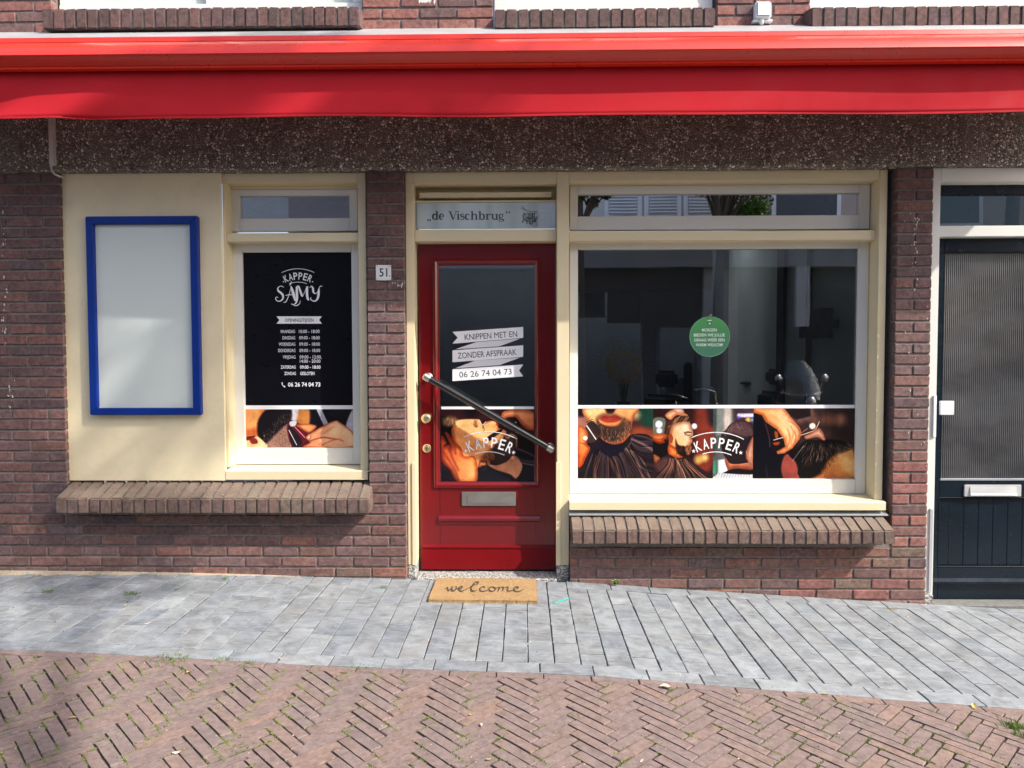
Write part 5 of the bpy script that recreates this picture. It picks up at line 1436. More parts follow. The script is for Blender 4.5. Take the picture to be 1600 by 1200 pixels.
add_stroke(b, [(564, 446), (562, 434), (548, 429), (534, 436), (536, 449), (552, 456), (566, 464), (566, 479), (551, 487), (536, 484), (531, 470)], [4, 7, 7, 11, 13, 14, 13, 11, 7, 7, 4], pls)  # s
add_stroke(b, ov(604, 458, 20, 29, 35, 325, 12), [14, 9, 7, 10, 14, 17, 17, 16, 13, 9, 6, 3], pls)                           # c
stem(b, 652, AS, BL); add_stroke(b, [(658, 446), (668, 434), (684, 430), (694, 442), (695, 489)], [6, 7, 10, 15, 16], pls); serif(b, 695, BL - 3, 28)   # h
stem(b, 733, AS, BL, bot=False); add_stroke(b, ov(756, 458, 21, 29, 140, -140, 12), [4, 6, 9, 13, 16, 17, 17, 16, 13, 9, 6, 4], pls)   # b
stem(b, 808, XH + 2, BL); add_stroke(b, [(814, 448), (824, 434), (838, 432), (842, 441)], [6, 8, 11, 12], pls)                # r
add_stroke(b, [(866, 427), (866, 468), (876, 484), (892, 482), (903, 468)], [16, 16, 12, 7, 5], pls); stem(b, 907, XH + 2, BL)
add_stroke(b, [(850, 430), (866, 430)], [6, 6], pls, smooth=False)                                                           # u
add_stroke(b, ov(951, 449, 18, 19, 0, 360, 12), [12, 9, 7, 9, 12, 13, 13, 12, 9, 7, 9, 12], pls)
add_stroke(b, [(938, 468), (934, 480), (952, 482), (975, 487), (980, 497), (966, 506), (944, 507), (930, 500), (936, 489)], [5, 9, 11, 11, 10, 7, 7, 7, 5], pls)
add_stroke(b, [(966, 436), (980, 428)], [5, 9], pls, smooth=False)                                                           # g
for x in (1007, 1035): add_stroke(b, [(x, 402), (x + 5, 410), (x + 1, 420), (x - 7, 425)], [10, 13, 8, 2], pls)
finish_flat(b, 'lettering', M['ink_soft'], ns)
# little sketched drawbridge: loose pen strokes
b = MB(); rr = random.Random(21)
for i in range(130):
    x = rr.gauss(1250, 45); y = rr.gauss(468, 32)
    if not (1165 < x < 1345 and 385 < y < 560): continue
    a = rr.choice([0.0, 0.1, 1.5, 1.4, 0.8, -0.7]) + rr.uniform(-0.2, 0.2); l = rr.uniform(8, 45)
    add_stroke(b, [(x, y), (x + l * math.cos(a), y + l * math.sin(a))], [rr.uniform(2, 5)] * 2, pls, smooth=False)
for p in ([(1160, 370), (1200, 385), (1260, 402), (1300, 410)], [(1165, 345), (1190, 368), (1215, 392)], [(1300, 405), (1305, 480), (1310, 550)], [(1325, 405), (1330, 470), (1322, 552)], [(1190, 405), (1185, 480), (1180, 520)], [(1240, 520), (1290, 555), (1325, 552)], [(1290, 402), (1340, 405)], [(1205, 455), (1245, 480), (1290, 470), (1330, 478)]):
    add_stroke(b, p, [4] * len(p), pls)
finish_flat(b, 'bridge_drawing', M['ink'], ns)
b = MB()
for p in ([(1340, 400), (1420, 388), (1500, 402), (1502, 556), (1340, 562)], [(1370, 440), (1400, 425), (1380, 470), (1400, 468)]): add_stroke(b, p, [3.5] * len(p), pls, smooth=False)
finish_flat(b, 'pen_outline', M['white_film'], ns)

# ---- red door
YD = 0.165
dx0, dx1, dz0, dz1 = rect(655, 378.3, 869.2, 890, YD)
dr = empty('entrance_door', 'glossy dark red shop door with a slanting black pull bar and welcome mat before it', 'door', ((dx0 + dx1) / 2, YD, dz0))
g0 = rect(687.5, 414.5, 835.5, 752, YD + 0.02); mo = rect(677, 403.5, 844, 762, YD - 0.008)
MR = M['door_red']
MB().box(dx0, g0[0] - 0.002, YD, YD + 0.045, dz0, dz1).build('stile', MR, dr, bevel=0.003, seg=2)
MB().box(g0[1] + 0.002, dx1, YD, YD + 0.045, dz0, dz1).build('stile', MR, dr, bevel=0.003, seg=2)
MB().box(g0[0] - 0.0015, g0[1] + 0.0015, YD + 0.0005, YD + 0.045, g0[3] + 0.002, dz1).build('top_rail', MR, dr)
MB().box(g0[0] - 0.0015, g0[1] + 0.0015, YD + 0.0005, YD + 0.045, dz0, g0[2] - 0.002).build('bottom_rail', MR, dr)
# bolection moulding round the glass
prof = [(0.0, 0.0), (0.0, -0.008), (0.006, -0.012), (0.016, -0.011), (0.024, -0.004), (0.031, -0.001), (0.040, 0.004), (0.040, 0.014)]
def ring(name, R0, R1, y, mat, parent):
    """moulding swept round a rectangle: R0 outer, R1 inner edges"""
    ins = [p[0] / 0.040 for p in prof]; b = MB(); vs = []
    for t, (w_, d_) in zip(ins, prof):
        x0 = R0[0] + (R1[0] - R0[0]) * t; x1 = R0[1] + (R1[1] - R0[1]) * t; z0 = R0[2] + (R1[2] - R0[2]) * t; z1 = R0[3] + (R1[3] - R0[3]) * t
        vs += [(x0, y + d_, z0), (x1, y + d_, z0), (x1, y + d_, z1), (x0, y + d_, z1)]
    fs = []
    for i in range(len(prof) - 1):
        for k in range(4): fs.append((4 * i + k, 4 * i + (k + 1) % 4, 4 * i + 4 + (k + 1) % 4, 4 * i + 4 + k))
    b.add(vs, fs); return b.build(name, mat, parent, auto=30)
ring('glazing_moulding', mo, g0, YD - 0.001, MR, dr)
pane(dr, g0, YD + 0.016, M['glass'])
# lower mouldings
def moulding(name, px0, py0, px1, py1, dp, mat, parent, y=YD):
    x0, x1, z0, z1 = rect(px0, py0, px1, py1, y - dp)
    b = MB(); h = z1 - z0
    b.extrude_x([(y + 0.002, z1), (y - dp * 0.5, z1 - h * 0.1), (y - dp, z1 - h * 0.35), (y - dp * 0.9, z1 - h * 0.6), (y - dp * 0.35, z1 - h * 0.75), (y - dp * 0.3, z0), (y + 0.002, z0)], x0, x1, closed=True)
    return b.build(name, mat, parent, auto=30)
moulding('panel_moulding', 685, 805.5, 843.5, 820, 0.016, MR, dr)
moulding('panel_edge', 690, 797, 840, 804, 0.006, MR, dr) if False else None
x0, x1, z0, z1 = rect(660, 853, 868, 889.5, YD - 0.012)
b = MB(); b.extrude_x([(YD + 0.001, z1 + 0.006), (YD - 0.006, z1 + 0.003), (YD - 0.018, z1 - 0.004), (YD - 0.019, z1 - 0.012), (YD - 0.012, z1 - 0.018), (YD - 0.016, z1 - 0.030), (YD - 0.024, z0 + 0.012), (YD - 0.026, z0 + 0.004), (YD + 0.001, z0 + 0.002)], x0, x1, closed=True)
b.build('kick_board', MR, dr, auto=30)
# letter slot
x0, x1, z0, z1 = rect(721.5, 768.5, 806, 790.5, YD - 0.008)
ls = MB().box(x0, x1, YD - 0.008, YD - 0.0005, z0, z1).build('letter_plate', M['steel'], dr, bevel=0.003, seg=2)
a0, a1, b0, b1 = rect(731, 773, 797, 786.5, YD - 0.01)
f = MB().box(a0, a1, YD - 0.0135, YD - 0.0085, b0, b1).build('flap', M['steel'], None, bevel=0.002, seg=2)
f.parent = ls; f.location = Vector((0, 0, 0)) - Vector(ls.parent.location) - Vector(ls.location)
# knob and lock
kx, kz = W(665.5, 654, YD - 0.04)
kn = MB().lathe([(0.027, 0), (0.030, -0.004), (0.026, -0.007), (0.014, -0.010), (0.012, -0.022), (0.024, -0.030), (0.030, -0.038), (0.030, -0.046), (0.024, -0.052), (0.010, -0.054), (0.001, -0.0545)], (kx, YD, kz), 'Y', 28).build('knob', M['brass'], dr, smooth=True)
kx, kz = W(667, 700.5, YD)
MB().lathe([(0.026, 0), (0.027, -0.004), (0.022, -0.007), (0.016, -0.007), (0.014, -0.010), (0.001, -0.011)], (kx, YD, kz), 'Y', 24).build('lock_rosette', M['brass'], dr, auto=40)
MB().box(kx - 0.002, kx + 0.002, YD - 0.0125, YD - 0.0105, kz - 0.007, kz + 0.004).build('keyhole', M['black_matt'], dr)
# pull bar
yh = YD - 0.075
ha, hb = W(669, 591, yh), W(858, 700, yh)
A, B = Vector((ha[0], yh, ha[1])), Vector((hb[0], yh, hb[1])); dv = (B - A).normalized()
bar = MB().tube([A - dv * 0.002, B + dv * 0.002], 0.0205, 24).build('pull_bar', M['black_gloss'], dr, auto=40)
for P_, s_ in ((A, -1), (B, 1)):
    b = MB(); b.tube([P_ - dv * s_ * 0.012, P_ + dv * s_ * 0.006, P_ + dv * s_ * 0.026, P_ + dv * s_ * 0.034], [0.0225, 0.0245, 0.0235, 0.012], 20)
    b.build('bar_cap', M['steel'], dr, auto=45)
    q = P_ + dv * s_ * 0.008
    MB().lathe([(0.028, 0), (0.028, -0.006), (0.018, -0.010), (0.014, -0.018), (0.013, -0.062)], (q.x, YD, q.z), 'Y', 20).build('bar_bracket', M['steel'], dr, auto=45)
MB().lathe([(0.003, 0), (0.003, -0.003), (0.001, -0.004)], (W(660.5, 475, YD)[0], YD, W(660.5, 475, YD)[1]), 'Y', 10).build('peg', MR, dr)

# film on the door glass
yf_ = YD + 0.0145
x0, x1, z0, z1 = rect(689.5, 635.2, 834.5, 639.4, yf_)
dp = print_panel('window_poster', 689.5, 639.5, 834.5, 752, yf_, M['print_door'], None)
tag(dp, 'orange tinted shaving picture lettered KAPPER on the red door glass', 'poster')
wb = MB().box(x0, x1, yf_, yf_ + 0.0012, z0, z1).build('white_band', M['white_film'], dp)
c = W(763, 694, yf_ - 0.001)
kapper_logo(c[0], c[1], 37 * (4.3 + yf_) / 1110, yf_ - 0.0012, dp, M['white_film'], letter_h=17.5 * (4.3 + yf_) / 1110, rot=rad(2.0))
# folded ribbon: three banners and two folds
rb = empty('banner_sticker', 'white folded ribbon sticker with phone number on the red door glass', 'sticker', (c[0], yf_, W(763, 590, yf_)[1]))
def D2(px, py): return W(px, py, yf_ - 0.001)
def flat(px_pts, mat, parent, y, name):
    b = MB(); q = [W(px, py, y) for px, py in px_pts]; b.add([(u, y, v) for u, v in q], [tuple(range(len(q)))]); return finish_flat(b, name, mat, parent)
flat([(707, 518.5), (817.5, 510.8), (817.5, 527.8), (707, 537), (715, 527.5)], M['white_film'], rb, yf_ - 0.0008, 'ribbon')
flat([(707, 547.5), (817.5, 539.5), (817.5, 557.5), (707, 566)], M['white_film'], rb, yf_ - 0.0008, 'ribbon')
flat([(707, 577), (817.5, 569.5), (811, 579), (817.5, 588), (707, 595.5)], M['white_film'], rb, yf_ - 0.0008, 'ribbon')
fold = paint('ribbon_fold', (0.66, 0.66, 0.69), 0.4, 0.01, 0)
flat([(711.5, 545.7), (744, 534.6), (813, 529.0), (780, 541.2)], fold, rb, yf_ - 0.0004, 'ribbon_fold')
flat([(711.5, 575.3), (742, 563.5), (813, 558.6), (780, 570.6)], fold, rb, yf_ - 0.0004, 'ribbon_fold')
pd = (4.3 + yf_) / 1110
b = MB()
for s_, px, py, w_ in (('KNIPPEN MET EN', 767, 524, 82), ('ZONDER AFSPRAAK', 761, 552.6, 92), ('06 26 74 04 73', 758.5, 582.7, 82)):
    c = W(px, py, yf_); add_text(b, s_, c[0], c[1], w_ * pd, 9.6 * pd, yf_ - 0.0014, bold=0.0, rot=rad(3.6))
finish_flat(b, 'lettering', M['ink'], rb)

# ---- wide window
wwn = empty('shop_window', 'wide cream framed shop window right of the red door', 'shop window', (xpx(1120, YF), 0.1, zpy(797, 0)))
wx1 = xpx(1381.5, YF, 520) + 0.006; wi1 = xpx(1370.5, YF, 520)
wx0 = xm1
zs0 = zpy(772, YS, 1120)
MB().box(wi1, wx1, YF, 0.26, zs0 - 0.02, ZT).build('frame_post', M['cream'], wwn, bevel=0.003, seg=2)
zh = zpy(281.5, YF, 1120)
MB().box(wx0 + 0.0005, wi1 - 0.0005, YF + 0.001, 0.26, zh, ZT).build('head_rail', M['cream'], wwn, bevel=0.003, seg=2)
a, b_ = zpy(360.5, 0.07, 1120), zpy(376, 0.07, 1120)
MB().box(wx0 + 0.0005, wi1 - 0.0005, 0.075, 0.26, b_, a).build('transom_bar', M['cream'], wwn, bevel=0.004, seg=2)
MB().box(wx0 + 0.0005, wi1 - 0.0005, YS - 0.015, YS + 0.05, zpy(289, YS, 1120) + 0.0005, zh + 0.002).build('stop_bead', M['cream'], wwn)
r1 = sash(wwn, 890.5, 289, 1359, 358.5, 902.5, 303.5, 1341, 338, YS, M['white'], name='vent_sash')
pane(wwn, r1, YG, M['glass_coated'])
MB().box(wx0 + 0.001, wi1 - 0.001, YS + 0.003, YS + 0.05, b_ - 0.012, b_ - 0.0005).build('stop_bead', M['cream'], wwn)
r2 = sash(wwn, 890, 378.5, 1354.5, 771.5, 902.5, 389.5, 1337.5, 748, YS, M['white'], name='main_sash')
MB().box(xpx(1354.8, YS), wi1 - 0.0005, YS + 0.006, 0.22, zs0, b_ - 0.013).build('stop_bead', M['cream'], wwn)
MB().box(xpx(1359.3, YS), wi1 - 0.0005, YS + 0.006, 0.22, a + 0.0005, zpy(289, YS, 1120)).build('stop_bead', M['cream'], wwn)
pane(wwn, r2, YG, M['glass'])
sill_board(wwn, wx0 + 0.0005, wx1, 772, 784.5, 797, 1120)
wp = print_panel('window_poster', 903, 638.3, 1335.5, 747.5, YP, M['print_wide'], None)
tag(wp, 'long strip of four barber pictures lettered KAPPER along the wide window', 'poster')
x0, x1, z0, z1 = rect(903, 632.8, 1335.5, 638.0, YP)
MB().box(x0, x1, YP, YP + 0.0012, z0, z1).build('white_band', M['white_film'], wp)
x0, x1, z0, z1 = rect(903, 747.8, 1335.5, 749.5, YP)
MB().box(x0, x1, YP, YP + 0.0012, z0, z1).build('white_band', M['white_film'], wp)
c = W(1118.5, 694.5, YP)
kapper_logo(c[0], c[1], 36 * pxm, YP - 0.0006, wp, M['white_film'], letter_h=17 * pxm, rot=rad(2.0))

# green hanging card inside the glass
def mat_card():
    m, nt, b = new_mat('green_card'); tc = N(nt, 'ShaderNodeTexCoord'); s_ = N(nt, 'ShaderNodeSeparateXYZ'); nt.links.new(tc.outputs['Generated'], s_.inputs[0])
    c = ramp(nt, s_.outputs[2], [(0.0, (0.075, 0.23, 0.16)), (0.45, (0.075, 0.27, 0.12)), (1.0, (0.09, 0.36, 0.11))]); nt.links.new(c, b.inputs['Base Color']); b.inputs['Roughness'].default_value = 0.35; return m
M['green_card'] = mat_card()
yc = YG - 0.008
cx, cz = W(1109, 526, yc); rc = 31.3 * (4.3 + yc) / 1110
gc = empty('hanging_sign', 'round green card hung by a suction cup on the wide window pane', 'hanging sign', (cx, yc, cz))
b = MB(); b.lathe([(rc, 0), (rc, 0.002)], (cx, yc, cz), 'Y', 64); b.build('disc', M['green_card'], gc)
b = MB(); n = 64
for i in range(n): b.v += [(cx + rc * math.cos(i * 2 * math.pi / n), yc - 0.0004, cz + rc * math.sin(i * 2 * math.pi / n)), (cx + rc * 0.978 * math.cos(i * 2 * math.pi / n), yc - 0.0004, cz + rc * 0.978 * math.sin(i * 2 * math.pi / n))]
for i in range(n): j = (i + 1) % n; b.f.append((2 * i, 2 * j, 2 * j + 1, 2 * i + 1))
pale = paint('pale_green_ink', (0.85, 0.95, 0.88), 0.4, 0.02, 0)
finish_flat(b, 'rim_line', paint('rim_green', (0.25, 0.55, 0.35), 0.4, 0.02, 0), gc)
pc = (4.3 + yc) / 1110; b = MB()
for s_, py, w_ in (('MORGEN', 515.4, 23), ('BIEDEN WE JULLIE', 523.3, 48), ('GRAAG WEER EEN', 531, 47), ('WARM WELKOM!', 538.7, 42)):
    c = W(1108.3, py, yc); add_text(b, s_, c[0], c[1], w_ * pc, 4.8 * pc, yc - 0.0006, bold=0.012)
c = W(1108.8, 500.7, yc); b.add([(c[0] - 3 * pc, yc - 0.0006, c[1] - 0.7 * pc), (c[0] + 3 * pc, yc - 0.0006, c[1] - 0.7 * pc), (c[0] + 3 * pc, yc - 0.0006, c[1] + 0.7 * pc), (c[0] - 3 * pc, yc - 0.0006, c[1] + 0.7 * pc)], [(0, 1, 2, 3)])
c = W(1108.8, 505.5, yc)
hh = [(0, -2.4), (-2.0, -0.2), (-2.0, 1.1), (-1.0, 1.7), (0, 0.9), (1.0, 1.7), (2.0, 1.1), (2.0, -0.2)]
b.add([(c[0] + u * pc * 0.8, yc - 0.0012, c[1] + v * pc * 0.8) for u, v in hh], [tuple(range(8))])
finish_flat(b, 'lettering', pale, gc)
b = MB(); sh = [(-2.9, 2.6), (-2.9, -0.6), (0, -3.6), (2.9, -0.6), (2.9, 2.6)]
b.add([(c[0] + u * pc, yc - 0.0008, c[1] + v * pc) for u, v in sh], [tuple(range(5))]); finish_flat(b, 'shield', paint('shield_green', (0.03, 0.16, 0.07), 0.4, 0.02, 0), gc)
c = W(1109, 493, yc)
MB().lathe([(0.014, 0), (0.013, 0.003), (0.005, 0.006), (0.004, 0.012), (0.001, 0.013)], (c[0] + 0.003, YG - 0.014, c[1]), 'Y', 20).build('suction_cup', M['glass_dark'], gc, smooth=True)
MB().tube([(c[0] + 0.002, yc + 0.004, c[1]), (c[0], yc + 0.001, c[1] - 0.01), (c[0] - 0.001, yc, cz + rc * 0.93)], 0.0012, 6).build('hook', M['chrome'], gc)

# ---- navy door bay on the right
YN = 0.10
nfr = empty('door_frame', 'pale cream frame of the navy door at the right', 'door frame', (xpx(1580, 0.02), 0.05, -0.1))
nf0 = XR1 + 0.003; nf1 = xpx(1463.2, 0.03, 560); ne1 = xpx(1690, 0.03)
ztn = W(1540, 259.5, 0.02)[1]
zn0 = W(1452, 928, 0.03)[1]
nxe = XRD + 0.066
MB().box(nf0, nf1, 0.02, 0.24, zn0, LINTEL_Z - 0.002).build('frame_post', M['white'], nfr, bevel=0.003, seg=2)
MB().box(ne1, nxe, 0.02, 0.24, zn0, LINTEL_Z - 0.002).build('frame_post', M['white'], nfr, bevel=0.003, seg=2)
zhn = W(1530, 284, 0.02)[1]
MB().box(nf1 + 0.0005, ne1 - 0.0005, 0.021, 0.24, zhn, LINTEL_Z - 0.002).build('head_rail', M['white'], nfr, bevel=0.003, seg=2)
zA, zB = W(1530, 352.5, 0.05)[1], W(1530, 370, 0.05)[1]
MB().box(nf1 + 0.0005, ne1 - 0.0005, 0.05, 0.24, zB, zA).build('transom_bar', M['white'], nfr, bevel=0.004, seg=2)
MB().box(nf1 + 0.001, ne1 - 0.001, YN + 0.03, YN + 0.034, zA - 0.002, zhn + 0.002).build('transom_pane', M['glass_dark'], nfr)
MB().box(nf1 + 0.001, ne1 - 0.001, YN + 0.0, YN + 0.05, zhn - 0.055, zhn - 0.0005).build('pane_rail', M['door_navy'], nfr)
for q in ((W(1457, 720, 0)[0]),):
    MB().box(nf0 + 0.022, nf0 + 0.041, 0.012, 0.0195, W(1452, 926, 0.01)[1], W(1452, 795, 0.01)[1]).build('metal_guard', M['alu'], nfr, bevel=0.001)
MB().box(nf0 - 0.001, nf1 + 0.002, 0.016, 0.24, W(1452, 945, 0.02)[1], zn0 - 0.001).build('stone_foot', M['granite'], nfr, bevel=0.003)
tx = MB().box(nf1 + 0.003, ne1, 0.0, 0.3, -0.5, W(1540, 937, YN)[1]).build('threshold', M['granite_dark'], None, bevel=0.005)
tag(tx, 'rough grey threshold strip under the navy door at the right', 'threshold')
nd0, nd1 = nf1 + 0.003, ne1 - 0.003; ndz0, ndz1 = W(1540, 935.5, YN)[1], zB - 0.003
nd = empty('entrance_door', 'dark navy door with ribbed glass at the right edge', 'door', ((nd0 + nd1) / 2, YN, ndz0))
MN = M['door_navy']
gl0, gl1 = W(1473, 570, YN)[0], ne1 - 0.08; gz1_, gz0_ = W(1540, 392.5, YN)[1], W(1540, 750.5, YN)[1]
MB().box(nd0, gl0 - 0.001, YN, YN + 0.045, ndz0, ndz1).build('stile', MN, nd, bevel=0.003, seg=2)
MB().box(gl1 + 0.001, nd1, YN, YN + 0.045, ndz0, ndz1).build('stile', MN, nd, bevel=0.003, seg=2)
MB().box(gl0 - 0.0005, gl1 + 0.0005, YN + 0.0005, YN + 0.045, gz1_ + 0.001, ndz1).build('top_rail', MN, nd)
pz1, pz0 = W(1540, 779, YN)[1], W(1540, 884, YN)[1]
MB().box(gl0 - 0.0005, gl1 + 0.0005, YN + 0.0005, YN + 0.045, pz1 + 0.001, gz0_ - 0.001).build('lock_rail', MN, nd)
MB().box(gl0 - 0.0005, gl1 + 0.0005, YN + 0.0005, YN + 0.045, ndz0, pz0 - 0.001).build('bottom_rail', MN, nd)
x = gl0 + 0.001; bw_ = 22.6 / 1110 * 4.4; first = True
while x < gl1 - 0.01:
    w_ = (bw_ * 0.72 if first else bw_); first = False
    xe = min(x + w_, gl1 - 0.001)
    MB().box(x + 0.0008, xe - 0.0008, YN + 0.010, YN + 0.03, pz0 + 0.001, pz1 - 0.001).build('board', MN, nd, bevel=0.003, seg=1); x = xe
MB().box(gl0, gl1, YN + 0.031, YN + 0.036, pz0, pz1).build('panel_back', MN, nd)
# thin beads round panel
for (qa, qb, ra, rb_) in ((gl0 - 0.006, gl1, pz1 + 0.002, pz1 + 0.007), (gl0 - 0.006, gl1, pz0 - 0.007, pz0 - 0.002)):
    MB().box(qa, qb, YN - 0.004, YN - 0.0005, ra, rb_).build('bead', MN, nd, bevel=0.001)
MB().box(gl0 - 0.006, gl0 - 0.002, YN - 0.004, YN - 0.0005, pz0 - 0.0015, pz1 + 0.0015).build('bead', MN, nd, bevel=0.001)
# ribbed pane
b = MB(); vs = []; nr = int((gl1 - gl0) / 0.0118); k_ = 8
for i in range(nr * k_ + 1):
    x = gl0 + (gl1 - gl0) * i / (nr * k_); y = YN + 0.026 - 0.0032 * abs(math.sin(math.pi * i / k_))
    vs += [(x, y, gz0_), (x, y, gz1_)]
b.add(vs, [(2 * i, 2 * i + 2, 2 * i + 3, 2 * i + 1) for i in range(nr * k_)])
m, nt, bs = new_mat('ribbed_glass'); v = coords(nt, 1)
nt.links.new(ramp(nt, noise(nt, coords(nt, (1.5, 1, 2.5)), 1.4, 3), [(0.35, (0.055, 0.056, 0.058)), (0.65, (0.10, 0.10, 0.102))]), bs.inputs['Base Color'])
bs.inputs['Roughness'].default_value = 0.12; bs.inputs['Specular IOR Level'].default_value = 0.6
M['ribbed'] = m
o = b.build('ribbed_pane', m, nd, auto=60)
MB().box(gl0 - 0.001, gl1, YN - 0.003, YN + 0.02, gz0_ - 0.001, gz0_ + 0.010).build('glazing_bar', M['trim_silver'], nd, bevel=0.001)
MB().box(gl0 - 0.001, gl1, YN - 0.002, YN + 0.02, gz1_ - 0.006, gz1_ - 0.0005).build('glazing_bar', MN, nd, bevel=0.001)
MB().box(gl0 - 0.003, gl0 + 0.002, YN - 0.002, YN + 0.02, gz0_ + 0.011, gz1_ - 0.007).build('glazing_bar', MN, nd, bevel=0.001)
x0, x1, z0, z1 = rect(1507, 757.5, 1596.5, 776, YN - 0.01)
ls = MB().box(x0, x1, YN - 0.009, YN - 0.0005, z0, z1).build('letter_plate', M['alu'], nd, bevel=0.003, seg=2)
a0, a1, b0, b1 = rect(1516, 761, 1588, 773.5, YN - 0.012)
f = MB(); f.extrude_x([(YN - 0.0095, b1), (YN - 0.012, b1), (YN - 0.017, b0 + 0.012), (YN - 0.021, b0), (YN - 0.0095, b0)], a0, a1, closed=True)
f = f.build('flap', M['alu'], None); f.parent = ls; f.location = -Vector(ls.parent.location) - Vector(ls.location)
z1 = W(1540, 908, YN - 0.02)[1]
b = MB(); b.extrude_x([(YN - 0.0005, z1 + 0.012), (YN - 0.022, z1 - 0.004), (YN - 0.024, z1 - 0.016), (YN - 0.018, z1 - 0.018), (YN - 0.0005, z1 - 0.016)], nd0 + 0.002, nd1 - 0.002, closed=True)
b.build('drip_rail', MN, nd)
x0, x1, z0, z1 = rect(1459.5, 625.5, 1481, 647, YN - 0.03)
tag(MB().box(x0, x1, 0.006, 0.019, z0, z1).build('cover_plate', M['white_plastic'], None, bevel=0.002), 'small square white plate at the lock edge of the navy door', 'cover plate')
MB().box(nf1 - 0.022, nf1 - 0.004, 0.010, 0.0195, W(1457, 683, 0.01)[1], W(1457, 618, 0.01)[1]).build('strike_plate', M['white_plastic'], nfr, bevel=0.001)

# ---------------------------------------------------------------- door mat
q = [G(685, 902), G(837.5, 902), G(839.5, 944.5), G(669, 940.5)]
mx0, mx1 = (q[0].x + q[3].x) / 2, (q[1].x + q[2].x) / 2; my1, my0 = -0.006, (q[2].y + q[3].y) / 2
mt = empty('door_mat', 'tan coir door mat reading welcome before the red door', 'door mat', ((mx0 + mx1) / 2, (my0 + my1) / 2, g(0)))
nxm, nym = 60, 24; vs = []; fs = []; rr = random.Random(5)
zt = lambda x: g(x) + 0.016
for j in range(nym + 1):
    for i in range(nxm + 1):
        x = mx0 + (mx1 - mx0) * i / nxm; y = my0 + (my1 - my0) * j / nym
        if i in (0, nxm): x += rr.uniform(-0.002, 0.002)
        if j in (0, nym): y += rr.uniform(-0.002, 0.002)
        vs.append((x, y, zt(x) + rr.uniform(-0.0012, 0.0012)))
for j in range(nym):
    for i in range(nxm): a = j * (nxm + 1) + i; fs.append((a, a + 1, a + nxm + 2, a + nxm + 1))
nbv = len(vs)
per = [i for i in range(nxm + 1)] + [(j + 1) * (nxm + 1) - 1 for j in range(1, nym + 1)] + [nym * (nxm + 1) + i for i in range(nxm - 1, -1, -1)] + [j * (nxm + 1) for j in range(nym - 1, 0, -1)]
for k in per: vs.append((vs[k][0], vs[k][1], vs[k][2] - 0.017))
for k in range(len(per)): fs.append((per[k], nbv + k, nbv + (k + 1) % len(per), per[(k + 1) % len(per)]))
b = MB(); b.add(vs, fs); b.build('pile', M['coir'], mt)
# fibres
b = MB()
for i in range(5200):
    if i % 3: x, y = rr.uniform(mx0, mx1), rr.uniform(my0, my1)
    else:
        s_ = rr.random()
        x, y = (rr.uniform(mx0, mx1), my0 + rr.uniform(-0.004, 0.004)) if s_ < 0.7 else (rr.choice([mx0, mx1]) + rr.uniform(-0.004, 0.004), rr.uniform(my0, my1))
    a = rr.uniform(0, 6.28); l = rr.uniform(0.003, 0.008); w_ = 0.0005; dx, dy = math.cos(a), math.sin(a)
    z = zt(x) - 0.001
    b.add([(x - dy * w_, y + dx * w_, z), (x + dy * w_, y - dx * w_, z), (x + dx * l * 0.6, y + dy * l * 0.6, z + 0.002 + l * 0.45)], [(0, 1, 2)])
me = b.mesh('fibres', fix=False); o = link('fibres', me, None, M['coir']); rel(o, mt); tag(o, kind='stuff')
# script lettering, drawn in the photo enlargement's units and laid on the mat
def matpt(u, v, l):
    d = ray(640 + u / 6.154, 880 + v / 6.154); z = g(0) + 0.019
    for _ in range(5):
        q_ = CAM + d * ((z - CAM.z) / d.z); z = zt(q_.x) + 0.0032
    return (q_.x, q_.y, z + 0.00012 * l)
b = MB()
def sm_(pts, w): add_stroke(b, pts, w, matpt, k=6)
sm_([(343, 247), (362, 233), (368, 248), (375, 262), (390, 256), (402, 238), (410, 226), (407, 245), (415, 264), (434, 262), (448, 246), (452, 228), (440, 222)], [4, 8, 11, 12, 9, 7, 9, 12, 13, 10, 8, 7, 5])
sm_([(448, 236), (470, 246), (496, 242), (510, 232), (502, 222), (484, 228), (474, 244), (482, 262), (504, 270), (530, 258)], [4, 6, 7, 8, 9, 9, 12, 12, 9, 5])
sm_([(530, 258), (580, 232), (630, 205), (664, 190), (655, 180), (630, 186), (608, 210), (594, 240), (600, 264), (622, 268), (650, 258)], [5, 5, 6, 8, 8, 9, 11, 12, 12, 9, 5])
sm_([(728, 232), (712, 224), (690, 230), (676, 246), (684, 264), (710, 270), (740, 262), (770, 250)], [9, 9, 10, 13, 13, 10, 7, 5])
sm_([(800, 228), (778, 230), (766, 246), (776, 264), (802, 268), (824, 254), (822, 236), (802, 227), (812, 236), (848, 236)], [8, 10, 12, 12, 10, 11, 10, 8, 5, 5])
sm_([(848, 236), (862, 230), (858, 250), (852, 268)], [5, 9, 11, 8]); sm_([(856, 252), (878, 234), (900, 228), (902, 240), (894, 266)], [5, 7, 9, 11, 8]); sm_([(898, 252), (920, 234), (944, 228), (948, 240), (942, 258), (956, 268), (984, 262)], [5, 7, 9, 11, 12, 9, 5])
sm_([(984, 262), (1024, 250), (1046, 236), (1038, 226), (1014, 232), (1004, 250), (1016, 270), (1050, 272), (1080, 260), (1100, 246)], [5, 6, 9, 9, 10, 13, 13, 10, 7, 3])
me = bpy.data.meshes.new('lettering'); me.from_pydata(b.v, [], b.f); me.update()
if sum(p.normal.z for p in me.polygons) < 0: me.flip_normals()
rel(link('lettering', me, None, M['coir_ink']), mt)

